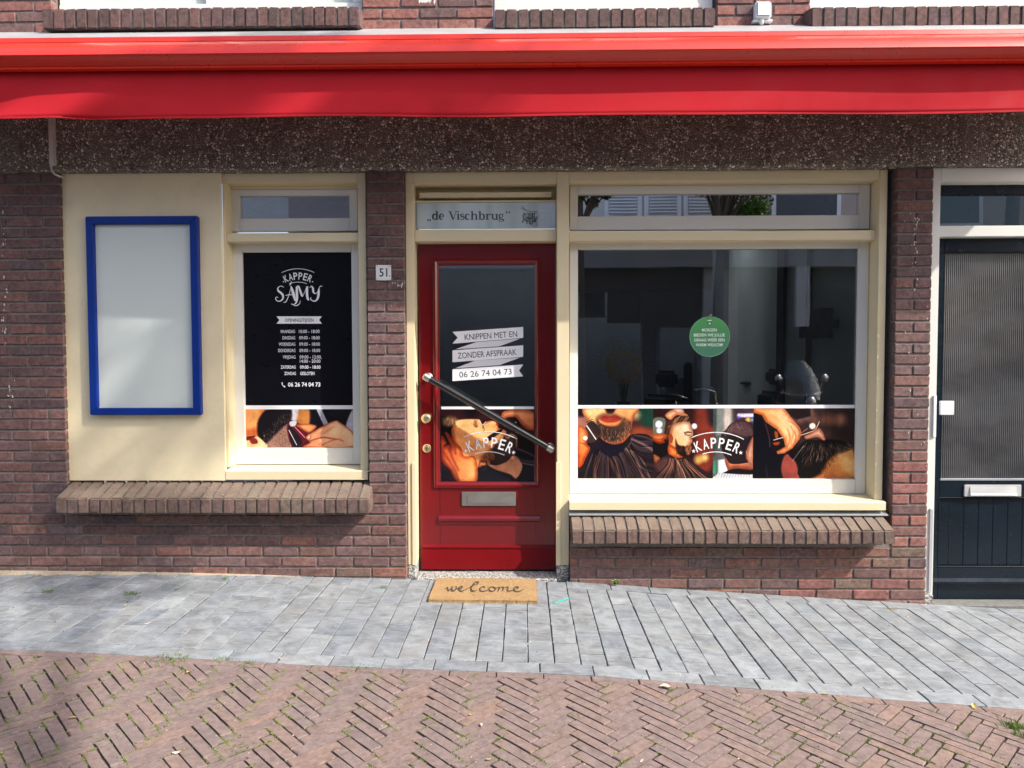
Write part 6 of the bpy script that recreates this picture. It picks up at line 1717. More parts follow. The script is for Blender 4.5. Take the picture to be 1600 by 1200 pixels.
# ---------------------------------------------------------------- salon interior
def mp(name, col, rough=0.7, **k): 
    M[name] = paint(name, col, rough, k.pop('var', 0.08), k.pop('bump', 0.1), **k); return M[name]
mp('in_wall', (0.62, 0.66, 0.60)); mp('in_slate', (0.20, 0.225, 0.26)); mp('in_floor', (0.32, 0.28, 0.25), 0.35); mp('in_ceiling', (0.5, 0.52, 0.56)); mp('in_pale', (0.6, 0.62, 0.68)); mp('leather', (0.01, 0.01, 0.011), 0.35)
IX0, IX1, IY1, IZ0, IZ1 = -1.4, 2.30, 3.7, 0.03, 2.42
def room(name, b, mat): return tag(b.build(name, mat), kind='structure')
room('interior_floor', MB().box(IX0, IX1, 0.28, IY1, IZ0 - 0.1, IZ0), M['in_floor'])
room('interior_ceiling', MB().box(IX0, IX1, 0.28, 2.75, IZ1 + 0.2, IZ1 + 0.3), M['in_ceiling'])
room('interior_ceiling', MB().box(IX0, IX1, 3.45, IY1, IZ1 + 0.2, IZ1 + 0.3), M['in_ceiling'])
fill_pane_mat = mat_leaf('frosted_daylight_fill', (0.8, 0.82, 0.85), (0.8, 0.82, 0.85), 0.7)
room('added_daylight_pane', MB().box(IX0, IX1, 2.752, 3.448, IZ1 + 0.24, IZ1 + 0.25), fill_pane_mat)  # invented ceiling opening, out of view, added to let daylight brighten the salon
room('interior_wall', MB().box(IX1 + 0.0, IX1 + 0.1, 0.262, IY1 + 0.1, IZ0 - 0.1, IZ1 + 0.3), M['in_wall'])
room('interior_wall', MB().box(IX0 - 0.1, IX0, 0.262, IY1 + 0.1, IZ0 - 0.1, IZ1 + 0.3), M['in_slate'])
room('interior_wall', MB().box(IX0, IX1, IY1, IY1 + 0.1, IZ0 - 0.1, IZ1 + 0.3), M['in_slate'])
# thick beam and partition with a doorway at the back left
def boxpx(px0, py0, px1, py1, y, th, mat, name, **k):
    x0, x1, z0, z1 = rect(px0, py0, px1, py1, y); return MB().box(x0, x1, y, y + th, max(z0, IZ0), z1)
pt = empty('partition_wall', 'slate grey partition with doorways inside the salon, seen through the wide window', 'partition', (1.0, 2.6, 0.03))
boxpx(880, 385, 1113, 452, 2.3, 0.35, None, '').build('soffit_beam', M['in_ceiling'], pt)
boxpx(905, 452.2, 945, 492, 2.6, 0.06, None, '').build('panel', M['in_pale'], pt)
boxpx(949, 452.2, 1001, 505, 2.62, 0.06, None, '').build('panel', M['in_pale'], pt)
boxpx(1004, 440, 1117, 512, 2.6, 0.06, None, '').build('panel', M['in_pale'], pt)
boxpx(1004, 512.2, 1028, 640, 2.6, 0.06, None, '').build('panel', M['in_pale'], pt)
boxpx(1026, 509, 1031, 640, 2.55, 0.05, None, '').build('door_trim', M['alu'], pt)
boxpx(1002, 452.2, 1004.5, 560, 2.52, 0.05, None, '').build('door_trim', M['alu'], pt)
boxpx(903, 492.2, 948, 495.5, 2.5, 0.1, None, '').build('rail', M['alu'], pt)
boxpx(1085, 540, 1089, 640, 2.5, 0.05, None, '').build('door_trim', M['alu'], pt)
boxpx(1045, 590, 1082, 640, 2.45, 0.3, None, '').build('cabinet', M['in_slate'], pt)
# dark corner posts on the right wall
for a_, w_ in ((1.40, 0.05), (1.95, 0.16)):
    tag(MB().box(IX1 - 0.03, IX1 - 0.001, a_, a_ + w_, 0.5 if w_ > 0.1 else 0.03, IZ1).build('wall_pillar', M['black_matt']), 'narrow black post on the pale salon wall, %s' % ('nearest to the wide window glass' if w_ < 0.1 else 'broader one farther back'), 'post')
def wall_screen(y0, y1, za, zb, label):
    r_ = empty('wall_screen', label, 'screen', (IX1 - 0.05, (y0 + y1) / 2, zb))
    MB().box(IX1 - 0.16, IX1 - 0.10, y0, y1, zb, za).build('screen', M['black_matt'], r_, bevel=0.004)
    MB().box(IX1 - 0.18, IX1 - 0.02, y1, y1 + 0.10, zb + 0.01, zb + 0.10).build('bracket', M['black_matt'], r_, bevel=0.004)
    MB().box(IX1 - 0.10, IX1 - 0.001, (y0 + y1) / 2 - 0.03, (y0 + y1) / 2 + 0.03, (za + zb) / 2 - 0.03, (za + zb) / 2 + 0.03).build('arm', M['black_matt'], r_)
wall_screen(0.78, 1.10, 1.690, 1.475, 'black box screen on the pale salon wall, nearest the right edge of the wide window')
r_ = empty('wall_screen', 'smaller black screen with hanging cables deeper in the salon', 'screen', (2.2, 2.9, 1.5))
boxpx(1177, 498, 1194, 533, 3.0, 0.05, None, '').build('screen', M['black_matt'], r_, bevel=0.003)
boxpx(1170, 518, 1177.2, 530, 3.0, 0.05, None, '').build('bracket', M['black_matt'], r_)
for dx_ in (0, 6):
    MB().tube([(W(1186 + dx_, 532, 3.02)[0], 3.02, W(1186, 532, 3.02)[1]), (W(1187 - dx_ * 0.6, 560, 3.02)[0], 3.02, W(1187, 560, 3.02)[1]), (W(1184 + dx_, 594, 3.02)[0], 3.02, W(1184, 594, 3.02)[1])], 0.008, 6).build('cable', M['black_matt'], r_)
b = MB(); c = W(1183, 600, 3.02); b.lathe([(0.01, 0.03), (0.16, 0.02), (0.17, 0), (0.01, -0.03)], (c[0], 3.02, c[1]), 'Z', 18); b.build('shelf', M['black_matt'], r_)
def barber_chair(x, y, rz, label):
    r_ = empty('barber_chair', label, 'barber chair', (0, 0, 0), 'barber chairs inside the salon')
    z = IZ0
    MB().lathe([(0.30, 0), (0.30, 0.02), (0.08, 0.05), (0.045, 0.08), (0.045, 0.42)], (0, 0, z), 'Z', 24).build('pedestal', M['chrome'], r_, smooth=True)
    MB().box(-0.26, 0.26, -0.27, 0.24, z + 0.42, z + 0.56).build('seat', M['leather'], r_, bevel=0.04, seg=3)
    b = MB(); b.box(-0.23, 0.23, 0.20, 0.30, z + 0.56, z + 1.0); b.build('backrest', M['leather'], r_, bevel=0.04, seg=3)
    MB().box(-0.12, 0.12, 0.24, 0.32, z + 1.06, z + 1.2).build('headrest', M['leather'], r_, bevel=0.03, seg=3)
    for s_ in (-1, 1): MB().tube([(s_ * 0.29, 0.22, z + 0.6), (s_ * 0.30, 0.15, z + 0.74), (s_ * 0.30, -0.2, z + 0.76), (s_ * 0.29, -0.24, z + 0.62)], 0.03, 10).build('armrest', M['leather'], r_, smooth=True)
    MB().box(-0.2, 0.2, -0.56, -0.38, z + 0.14, z + 0.17).build('footrest', M['chrome'], r_, bevel=0.01)
    MB().tube([(0, -0.05, z + 0.4), (0, -0.4, z + 0.17)], 0.02, 8).build('footrest_arm', M['chrome'], r_)
    r_.location = (x, y, 0); r_.rotation_euler.z = rz; return r_
barber_chair(W(1000, 600, 1.5)[0], 1.5, rad(-60), 'black barber chair seen through wide window, below the dried flower ball')
barber_chair(W(1160, 600, 2.2)[0], 2.2, rad(-90), 'black barber chair deeper in the salon, under the cabled screen')
# dried flowers
fl = empty('dried_flowers', 'round bunch of orange brown dried flowers inside the wide window', 'dried flowers', (0, 0, 0))
c = W(974, 572, 0.38); fc = Vector((c[0], 0.38, c[1]))
M['dry'] = mat_leaf('dried_florets', (0.55, 0.30, 0.07), (0.85, 0.55, 0.2), 0.2)
b = MB(); rr = random.Random(9)
for i in range(3200):
    d = Vector((rr.gauss(0, 1), rr.gauss(0, 1), rr.gauss(0, 1))).normalized() * 0.125 * rr.uniform(0.55, 1.06) ** 0.6
    p = fc + Vector((d.x, d.y, d.z * 0.95)); a = Vector((rr.gauss(0, 1), rr.gauss(0, 1), rr.gauss(0, 1))).normalized() * 0.0045; e_ = a.orthogonal().normalized() * 0.0045
    b.add([p + a, p + e_, p - a], [(0, 1, 2)])
o = link('florets', b.mesh('florets', fix=False), fl, M['dry'])
b = MB()
for i in range(420):
    d = Vector((rr.gauss(0, 1), rr.gauss(0, 0.6), abs(rr.gauss(0, 1)))).normalized() * rr.uniform(0.14, 0.21)
    p = fc + d + Vector((-0.02, 0, 0.0)); a = Vector((rr.gauss(0, 1), 0, rr.gauss(0, 1))).normalized() * 0.006
    b.add([p + a, p + a.orthogonal().normalized() * 0.004, p - a], [(0, 1, 2)])
link('green_sprigs', b.mesh('green_sprigs', fix=False), fl, M['leaves'])
b = MB()
for i in range(14): b.tube([fc + Vector((rr.uniform(-.05, .05), rr.uniform(-.05, .05), -0.08)), (fc.x + rr.uniform(-.01, .01), fc.y, 0.98)], 0.003, 5)
b.build('stems', M['bark'], fl)
MB().lathe([(0.06, 0), (0.085, 0.08), (0.08, 0.2), (0.045, 0.29), (0.05, 0.31)], (fc.x, fc.y, 0.74), 'Z', 20).build('vase', M['black_matt'], fl, smooth=True)
st_ = empty('side_table', 'small dark table inside the window carrying the dried flowers', 'side table', (fc.x, fc.y, IZ0))
MB().box(fc.x - 0.25, fc.x + 0.25, fc.y - 0.12, fc.y + 0.2, 0.70, 0.738).build('table_top', M['in_floor'], st_, bevel=0.004)
for sx in (-1, 1):
    for sy in (-1, 1): MB().box(fc.x + sx * 0.22 - 0.015, fc.x + sx * 0.22 + 0.015, fc.y + 0.03 + sy * 0.12 - 0.015, fc.y + 0.03 + sy * 0.12 + 0.015, IZ0, 0.699).build('leg', M['in_floor'], st_)
# arched mirror
def arch_plate(name, cx, y, z0, z1, w_, mat, label=None, cat=None, th=0.02, parent=None):
    pts = [(cx - w_ / 2, z0), (cx + w_ / 2, z0)] + [(cx + w_ / 2 * math.cos(t), z1 - w_ / 2 + w_ / 2 * math.sin(t)) for t in np.linspace(0, math.pi, 16)]
    n = len(pts); b = MB().add([(x, y, z) for x, z in pts] + [(x, y + th, z) for x, z in pts], [tuple(range(n)), tuple(range(n, 2 * n))[::-1]] + [(i, (i + 1) % n, n + (i + 1) % n, n + i) for i in range(n)])
    o = b.build(name, mat, parent)
    if label: tag(o, label, cat)
    return o
c = W(1075, 560, 2.4); c2 = W(1073, 565, 2.4)
arch_plate('arched_sign', W(1076, 600, 2.4)[0], 2.42, W(1076, 640, 2.4)[1], W(1076, 566, 2.4)[1], 0.08, M['black_matt'], 'black pointed upright board standing in the salon doorway', 'board')

# ---------------------------------------------------------------- across the street (seen mirrored in the panes)
mp('render_grey', (0.62, 0.62, 0.61)); mp('render_brown', (0.42, 0.36, 0.32)); mp('opp_white', (0.8, 0.81, 0.83), 0.4); mp('opp_dark', (0.05, 0.055, 0.065), 0.3); mp('blind', (0.36, 0.40, 0.44)); mp('roof_tile', (0.16, 0.12, 0.11)); mp('fascia', (0.40, 0.42, 0.44), 0.4)
YO = -9.0
def opp_building(label, x0, x1, h, mat, wins, fascia=True, shop=True, roof=True):
    r_ = empty('building', label, 'building', ((x0 + x1) / 2, YO - 3, 0))
    z0 = -0.6
    MB().box(x0, x1, YO - 6, YO, 3.3 if shop else z0, h).build('wall', mat, r_)
    if shop:
        MB().box(x0, x1, YO - 6, YO - 1.2, z0, 3.299).build('shop_back', M['opp_dark'], r_)
        for xx in (x0, (x0 + x1) / 2 - 0.15, x1 - 0.3): MB().box(xx, xx + 0.3, YO - 1.2, YO, z0, 3.299).build('pier', mat, r_)
        MB().box(x0 + 0.3, x1 - 0.3, YO - 0.2, YO - 0.15, z0 + 0.5, 3.0).build('shop_front_glass', M['opp_dark'], r_)
        MB().box(x0 + 0.3, x1 - 0.3, YO - 0.3, YO - 0.05, z0, z0 + 0.55).build('plinth', M['opp_dark'], r_)
    if fascia: MB().box(x0 + 0.05, x1 - 0.05, YO, YO + 0.25, 3.02, 3.32).build('fascia', M['fascia'], r_)
    for (a, c_, zz0, zz1, bl) in wins:
        f = MB().box(a, c_, YO - 0.02, YO + 0.05, zz0, zz1).build('window', M['opp_white'], r_)
        pf = MB().box(a + 0.08, c_ - 0.08, YO + 0.051, YO + 0.06, zz0 + 0.08, zz1 - 0.08).build('pane', M['blind'] if bl else M['opp_dark'], None)
        pf.parent = f; pf.location = -Vector(r_.location) - Vector(f.location)
        if bl:
            k = zz0 + 0.12
            bb = MB()
            while k < zz1 - 0.12: bb.box(a + 0.09, c_ - 0.09, YO + 0.061, YO + 0.075, k, k + 0.025); k += 0.06
            q_ = bb.build('blind', M['opp_white'], None); q_.parent = f; q_.location = -Vector(r_.location) - Vector(f.location)
        sl_ = MB().box(a - 0.06, c_ + 0.06, YO, YO + 0.10, zz0 - 0.07, zz0 - 0.002).build('sill', M['opp_white'], None); sl_.parent = f; sl_.location = -Vector(r_.location) - Vector(f.location)
    if roof:
        b = MB(); b.extrude_x([(YO + 0.3, h + 0.002), (YO - 3, h + 2.2), (YO - 6.3, h + 0.002)], x0 - 0.05, x1 + 0.05, closed=True); b.build('roof', M['roof_tile'], r_)
    return r_
opp_building('pale grey shop building across the street with slatted blinds upstairs', -2.9, 3.75, 7.2, M['render_grey'], [(1.55, 2.25, 3.95, 5.3, 1), (2.3, 3.0, 3.95, 5.3, 1), (3.05, 3.65, 3.95, 5.3, 1), (-2.2, -1.2, 4.0, 5.4, 0), (-0.6, 0.5, 4.0, 5.4, 1)])
ob2 = opp_building('brown shop building across the street with the word SERVICE', 3.8, 11.5, 6.8, M['render_brown'], [(4.7, 6.0, 3.75, 5.2, 0), (7.3, 8.6, 3.75, 5.2, 0)])
opp_building('low tiled house across the street at the left', -10.5, -3.0, 3.9, M['opp_white'], [(-5.0, -4.0, 1.2, 2.8, 0), (-8, -7, 1.2, 2.8, 0)], fascia=False, shop=False)
b = MB(); vs_, fs_ = glyphs('SERVICE', 0.01)
b.add([(6.42 - u * 0.15, YO - 0.145 + 0.002, 2.64 + v * 0.15) for u, v in vs_], fs_)
o = b.build('lettering', M['blind'], None); rel(o, ob2)
tag(tag(MB().box(5.05, 5.30, YO + 0.3, YO + 0.42, 1.9, 3.0).build('hanging_sign', M['opp_white']), 'tall white blade sign hanging outside the brown shop across the street', 'sign'))

def make_tree(label, base, trunk_h, crown_c, crown_r, nleaf, leaf, seed, squash=0.8, group=None, clusters=26):
    r = random.Random(seed); t = empty('street_tree', label, 'tree', base)
    bx, by, bz = base
    top = Vector(crown_c) + Vector((0, 0, crown_r * 0.2))
    MB().tube([(bx, by, bz - 0.3), (bx + 0.03, by, bz + trunk_h * 0.5), (top.x * 0.3 + bx * 0.7, top.y * 0.3 + by * 0.7, bz + trunk_h), tuple(top)], [0.13, 0.10, 0.08, 0.02], 10).build('trunk', M['bark'], t, smooth=True)
    b = MB(); cl = []
    for i in range(clusters):
        d = Vector((r.gauss(0, 1), r.gauss(0, 1), r.gauss(0, 1))).normalized() * crown_r * r.uniform(0.35, 0.95); d.z *= squash
        c = Vector(crown_c) + d; cl.append((c, crown_r * r.uniform(0.18, 0.36)))
        s = Vector((bx, by, bz + trunk_h)) * 0.6 + Vector(crown_c) * 0.4
        b.tube([s, s.lerp(c, 0.5) + Vector((0, 0, 0.08)), c], [0.035, 0.02, 0.008], 5)
    b.build('limbs', M['bark'], t)
    vs = []; fs = []
    for i in range(nleaf):
        c, cr = r.choice(cl); d = Vector((r.gauss(0, 1), r.gauss(0, 1), r.gauss(0, 1))); d = d.normalized() * cr * (r.random() ** 0.4); d.z *= 0.75
        p = c + d; a = Vector((r.gauss(0, 1), r.gauss(0, 1), r.gauss(0, 0.5))).normalized(); q = a.cross(Vector((r.gauss(0, .4), r.gauss(0, .4), 1))).normalized()
        l = leaf * r.uniform(0.7, 1.3); n = len(vs)
        vs += [p - a * l, p + q * l * 0.42, p + a * l, p - q * l * 0.42]; fs.append((n, n + 1, n + 2, n + 3))
    me = bpy.data.meshes.new('crown'); me.from_pydata([tuple(v) for v in vs], [], fs); me.update()
    o = link('crown', me, None, M['leaves']); rel(o, t)
    return t
make_tree('leafy street tree behind the camera casting dappled shade on the left', (8.2, -7.6, -0.3), 8.0, (8.0, -6.35, 12.0), 1.95, 2100, 0.08, 4, 0.8, clusters=13)
make_tree('street tree across the road before the grey shop', (3.3, -7.6, -0.2), 2.9, (3.4, -7.3, 4.45), 1.1, 12000, 0.05, 8, 0.9)
make_tree('small street tree across the road, at the grey shop corner', (0.95, -7.6, 0.0), 3.0, (1.0, -7.5, 4.2), 0.55, 3600, 0.05, 9, 0.9, clusters=12)

# parked scooter and bicycle across the way
def scooter(x, y):
    z0 = g(x) - 0.02
    r_ = empty('motor_scooter', 'dark motor scooter with a tall clear windscreen parked behind the camera', 'scooter', (x, y, z0))
    def P(a, b_, c_): return (x + a, y + b_, z0 + c_)
    for a in (-0.62, 0.62):
        w = MB().lathe([(0.17, -0.055), (0.235, -0.05), (0.255, 0), (0.235, 0.05), (0.17, 0.055)], P(a, 0, 0.26), 'Y', 24).build('wheel', M['rubber'], r_, smooth=True)
        MB().lathe([(0.165, -0.04), (0.05, -0.05), (0.05, 0.05), (0.165, 0.04)], P(a, 0, 0.26), 'Y', 18).build('rim', M['alu'], r_, smooth=True)
    b = MB(); b.tube([P(-0.80, 0, 0.62), P(-0.55, 0, 0.66), P(-0.2, 0, 0.6), P(0.0, 0, 0.40), P(0.25, 0, 0.32), P(0.42, 0, 0.45), P(0.46, 0, 0.80), P(0.44, 0, 0.98)], [0.05, 0.15, 0.17, 0.13, 0.12, 0.15, 0.17, 0.09], 16); b.build('body', M['blue'], r_, smooth=True)
    MB().tube([P(-0.72, 0, 0.80), P(-0.4, 0, 0.82), P(-0.08, 0, 0.78)], [0.10, 0.13, 0.09], 14).build('seat', M['leather'], r_, smooth=True)
    MB().tube([P(0.40, -0.33, 1.06), P(0.44, -0.15, 1.02), P(0.44, 0.15, 1.02), P(0.40, 0.33, 1.06)], 0.018, 8).build('handlebar', M['chrome'], r_, smooth=True)
    MB().tube([P(0.62, 0, 0.26), P(0.46, 0, 0.9)], 0.03, 8).build('fork', M['alu'], r_)
    MB().lathe([(0.02, 0), (0.085, -0.02), (0.09, -0.07), (0.02, -0.09)], P(0.66, 0, 0.92), 'X', 18).build('headlight', M['chrome'], r_, smooth=True)
    for s_ in (-1, 1): MB().tube([P(0.42, s_ * 0.28, 1.05), P(0.4, s_ * 0.36, 1.22)], 0.006, 6).build('mirror_stem', M['chrome'], r_); MB().lathe([(0.005, 0), (0.06, 0.01), (0.06, 0.02), (0.005, 0.03)], P(0.4, s_ * 0.37, 1.25), 'X', 14).build('mirror', M['chrome'], r_, smooth=True)
    # windscreen, facing the front wheel
    vs = []; fs = []; n = 14
    prof_ = [(0.95, 0.24), (1.1, 0.27), (1.25, 0.265), (1.38, 0.235), (1.47, 0.17), (1.51, 0.07)]
    for k, (h, w_) in enumerate(prof_):
        for i in range(n + 1): u = -1 + 2 * i / n; vs.append(P(0.58 - (h - 0.95) * 0.35 - 0.08 * u * u, u * w_, h))
    for k in range(len(prof_) - 1):
        for i in range(n): a = k * (n + 1) + i; fs.append((a, a + 1, a + n + 2, a + n + 1))
    b = MB().add(vs, fs); o = b.build('windscreen', M['screen'], r_, smooth=True)
    return r_
sc_ = scooter(0, 0)
sc_.location = (3.80, -5.75, g(3.8) - 0.02); sc_.rotation_euler.z = rad(75)
def bicycle(x, y, rz):
    r_ = empty('bicycle', 'black city bicycle parked across from the salon window', 'bicycle', (0, 0, 0))
    R_ = 0.34
    for a in (-0.53, 0.53):
        n = 32; b = MB(); ring_ = [(a + R_ * math.cos(t), 0, R_ + R_ * math.sin(t)) for t in np.linspace(0, 2 * math.pi, n + 1)]
        b.tube(ring_, 0.018, 8, caps=False); b.build('tyre', M['rubber'], r_, smooth=True)
        b = MB()
        for k in range(14): t = k * math.pi / 7; b.tube([(a, 0, R_), (a + R_ * math.cos(t), 0, R_ + R_ * math.sin(t))], 0.0015, 4)
        b.build('spokes', M['chrome'], r_)
        b = MB(); b.tube([(a + (R_ + 0.035) * math.cos(t), 0, R_ + (R_ + 0.035) * math.sin(t)) for t in np.linspace(0.3, 2.8, 14)], 0.012, 6); b.build('mudguard', M['black_gloss'], r_, smooth=True)
    b = MB()
    for p_ in ([(-0.05, 0, 0.30), (-0.18, 0, 0.78)], [(-0.05, 0, 0.30), (0.38, 0, 0.72)], [(-0.16, 0, 0.70), (0.37, 0, 0.80)], [(-0.53, 0, 0.34), (-0.05, 0, 0.30)], [(-0.53, 0, 0.34), (-0.16, 0, 0.68)], [(0.36, 0, 0.88), (0.40, 0, 0.66), (0.53, 0, 0.34)]): b.tube(p_, 0.015, 8)
    b.build('frame', M['black_gloss'], r_, smooth=True)
    MB().tube([(0.36, 0, 0.86), (0.35, 0, 1.0)], 0.013, 8).build('stem', M['chrome'], r_)
    MB().tube([(0.12, -0.27, 1.04), (0.24, -0.27, 1.06), (0.36, -0.16, 1.02), (0.36, 0.16, 1.02), (0.24, 0.27, 1.06), (0.12, 0.27, 1.04)], 0.012, 8).build('handlebar', M['chrome'], r_, smooth=True)
    MB().tube([(-0.32, 0, 0.90), (-0.2, 0, 0.92), (-0.02, 0, 0.90)], [0.085, 0.06, 0.02], 10).build('saddle', M['leather'], r_, smooth=True)
    MB().tube([(-0.18, 0, 0.78), (-0.20, 0, 0.90)], 0.012, 8).build('seat_post', M['chrome'], r_)
    r_.location = (x, y, g(x)); r_.rotation_euler.z = rz; return r_
bicycle(2.35, -5.4, rad(25))

# ---------------------------------------------------------------- litter, weeds, sand
b = MB(); rr = random.Random(12)
def wall_y(px): return 893 + (px > 300) * (px - 300) * 0.035
sx = np.linspace(G(0, 893).x - 0.4, G(470, 900).x, 70)
vs = []; fs = []
for i, x in enumerate(sx):
    w_ = 0.10 * max(0.05, 1 - i / 69) ** 0.7 * (0.75 + 0.25 * math.sin(i * 0.9) + 0.15 * math.sin(i * 2.3)) + 0.01
    for j, (t, h) in enumerate(((0, 0.010), (0.3, 0.008), (0.7, 0.0045), (1.0, -0.002))):
        vs.append((x, 0.004 - w_ * t + rr.uniform(-0.006, 0.006) * (t > 0), g(x) + h * max(0.25, 1 - i / 69) + rr.uniform(-0.0008, 0.0008)))
for i in range(len(sx) - 1):
    for j in range(3): a = 4 * i + j; fs.append((a, a + 1, a + 5, a + 4))
b.add(vs, fs); me = b.mesh('sand', smooth=True)
if sum(p.normal.z for p in me.polygons) < 0: me.flip_normals()
tag(link('sand', me, None, M['sand']), 'pale sand blown along the foot of the left brick wall', 'sand', kind='stuff')

def blades(b, c, n, spread, h, w_, r):
    for _ in range(n):
        x = c[0] + r.gauss(0, spread); y = c[1] + r.gauss(0, spread * 0.7); z = g(x) - 0.006; a = r.uniform(0, 6.28); le = r.uniform(0.1, 0.9); hh_ = h * r.uniform(0.5, 1.2)
        dx, dy = math.cos(a), math.sin(a)
        b.add([(x - dy * w_, y + dx * w_, z), (x + dy * w_, y - dx * w_, z), (x + dx * hh_ * le * 0.45 + dy * w_ * 0.6, y + dy * hh_ * le * 0.45 - dx * w_ * 0.6, z + hh_ * 0.6), (x + dx * hh_ * le, y + dy * hh_ * le, z + hh_ * 0.85)], [(0, 1, 2), (0, 2, 3)])
b = MB()
for px, py, n, sp, h in ((508, 1057, 0, 0, 0), (205, 929, 60, 0.018, 0.025), (76, 925, 60, 0.016, 0.022), (197, 941, 30, 0.014, 0.018), (352, 905, 30, 0.014, 0.025), (275, 922, 26, 0.014, 0.02), (265, 1031, 160, 0.045, 0.022), (385, 1038, 60, 0.03, 0.02), (286, 1052, 80, 0.02, 0.014), (600, 919, 24, 0.01, 0.02), (560, 1043, 60, 0.03, 0.016), (490, 1043, 30, 0.02, 0.016), (350, 1031, 40, 0.02, 0.02), (1585, 1137, 120, 0.022, 0.03), (1594, 1150, 60, 0.015, 0.025), (375, 1170, 90, 0.03, 0.016), (355, 1188, 60, 0.03, 0.014), (855, 1087, 40, 0.02, 0.012), (900, 1119, 40, 0.016, 0.012), (1172, 1068, 30, 0.02, 0.012), (820, 1032, 30, 0.015, 0.012), (150, 896, 40, 0.03, 0.02), (40, 900, 30, 0.04, 0.02)):
    if n: p = G(px, py); blades(b, (p.x, p.y), n, sp, h, 0.0013, rr)
tag(link('grass', b.mesh('grass', fix=False), None, M['grass']), 'short tufts of grass in the paving joints', 'grass', kind='stuff')
b = MB()
for px, py, n, sp, h in ((1393, 952, 60, 0.02, 0.016), (120, 898, 60, 0.05, 0.012), (320, 903, 30, 0.03, 0.012), (60, 900, 30, 0.04, 0.012), (1175, 955, 12, 0.01, 0.012), (960, 1060, 20, 0.03, 0.008)):
    p = G(px, py); blades(b, (p.x, p.y), n, sp, h, 0.0011, rr)
tag(link('dead_grass', b.mesh('dead_grass', fix=False), None, M['straw']), 'straw coloured dead grass wisps along the wall foot', 'grass', kind='stuff')
# moss crumbs in the herringbone joints
b = MB()
for t in range(-66, 66):
    for k in range(-12, 13):
        for (u, v) in ((t + 2 * nb * k, t), (t + 2 * nb * k + nb, t), (t + 2 * nb * k + 1, t + 1)):
            cx, cy = uv2xy(u, v)
            if not (-3.3 < cx < 3.3 and -2.5 < cy < edge_y(cx) - 0.05): continue
            dens = 0.5 + 0.5 * math.sin(cx * 2.3 + 1.0) * math.sin(cy * 5.1 + cx) + (0.4 if cx < -0.9 else 0)
            if rr.random() > 1.1 * dens: continue
            ax = rr.choice([(s2, s2), (-s2, s2)])
            for _ in range(rr.randint(12, 50)):
                s = rr.gauss(0, 0.026); x = cx + ax[0] * s + rr.gauss(0, 0.003); y = cy + ax[1] * s + rr.gauss(0, 0.003); z = g(x) - rr.uniform(-0.001, 0.004); q_ = rr.uniform(0.002, 0.0042); a = rr.uniform(0, 6.28)
                b.add([(x + q_ * math.cos(a), y + q_ * math.sin(a), z), (x + q_ * math.cos(a + 2.1), y + q_ * math.sin(a + 2.1), z), (x + q_ * math.cos(a + 4.2), y + q_ * math.sin(a + 4.2), z), (x, y, z + q_ * 1.2)], [(0, 1, 3), (1, 2, 3), (2, 0, 3)])
tag(link('moss', b.mesh('moss', fix=False), None, M['moss']), 'yellow green moss in the joints of the street bricks', 'moss', kind='stuff')
# grit over the paving
b = MB(); n = 0
mats_g = [M['leaf_pale'], M['mortar_dark'], M['mortar']]
mi = []
for _ in range(900):
    px, py = rr.uniform(-50, 1650), 905 + 300 * rr.random() ** 1.2
    p = G(px, py)
    if p.y > -0.02: continue
    q_ = rr.uniform(0.001, 0.0028) * (2.0 if rr.random() < 0.03 else 1); b.add([(p.x + vx * q_, p.y + vy * q_, p.z + 0.001 + vz * q_ * 0.6) for vx, vy, vz in iv], iff); mi += [rr.choice([0, 0, 1, 2, 2])] * len(iff)
me = b.mesh('grit', fix=False)
for m in mats_g: me.materials.append(m)
me.polygons.foreach_set('material_index', mi)
tag(link('grit', me), 'scattered grit on the paving', 'grit', kind='stuff')
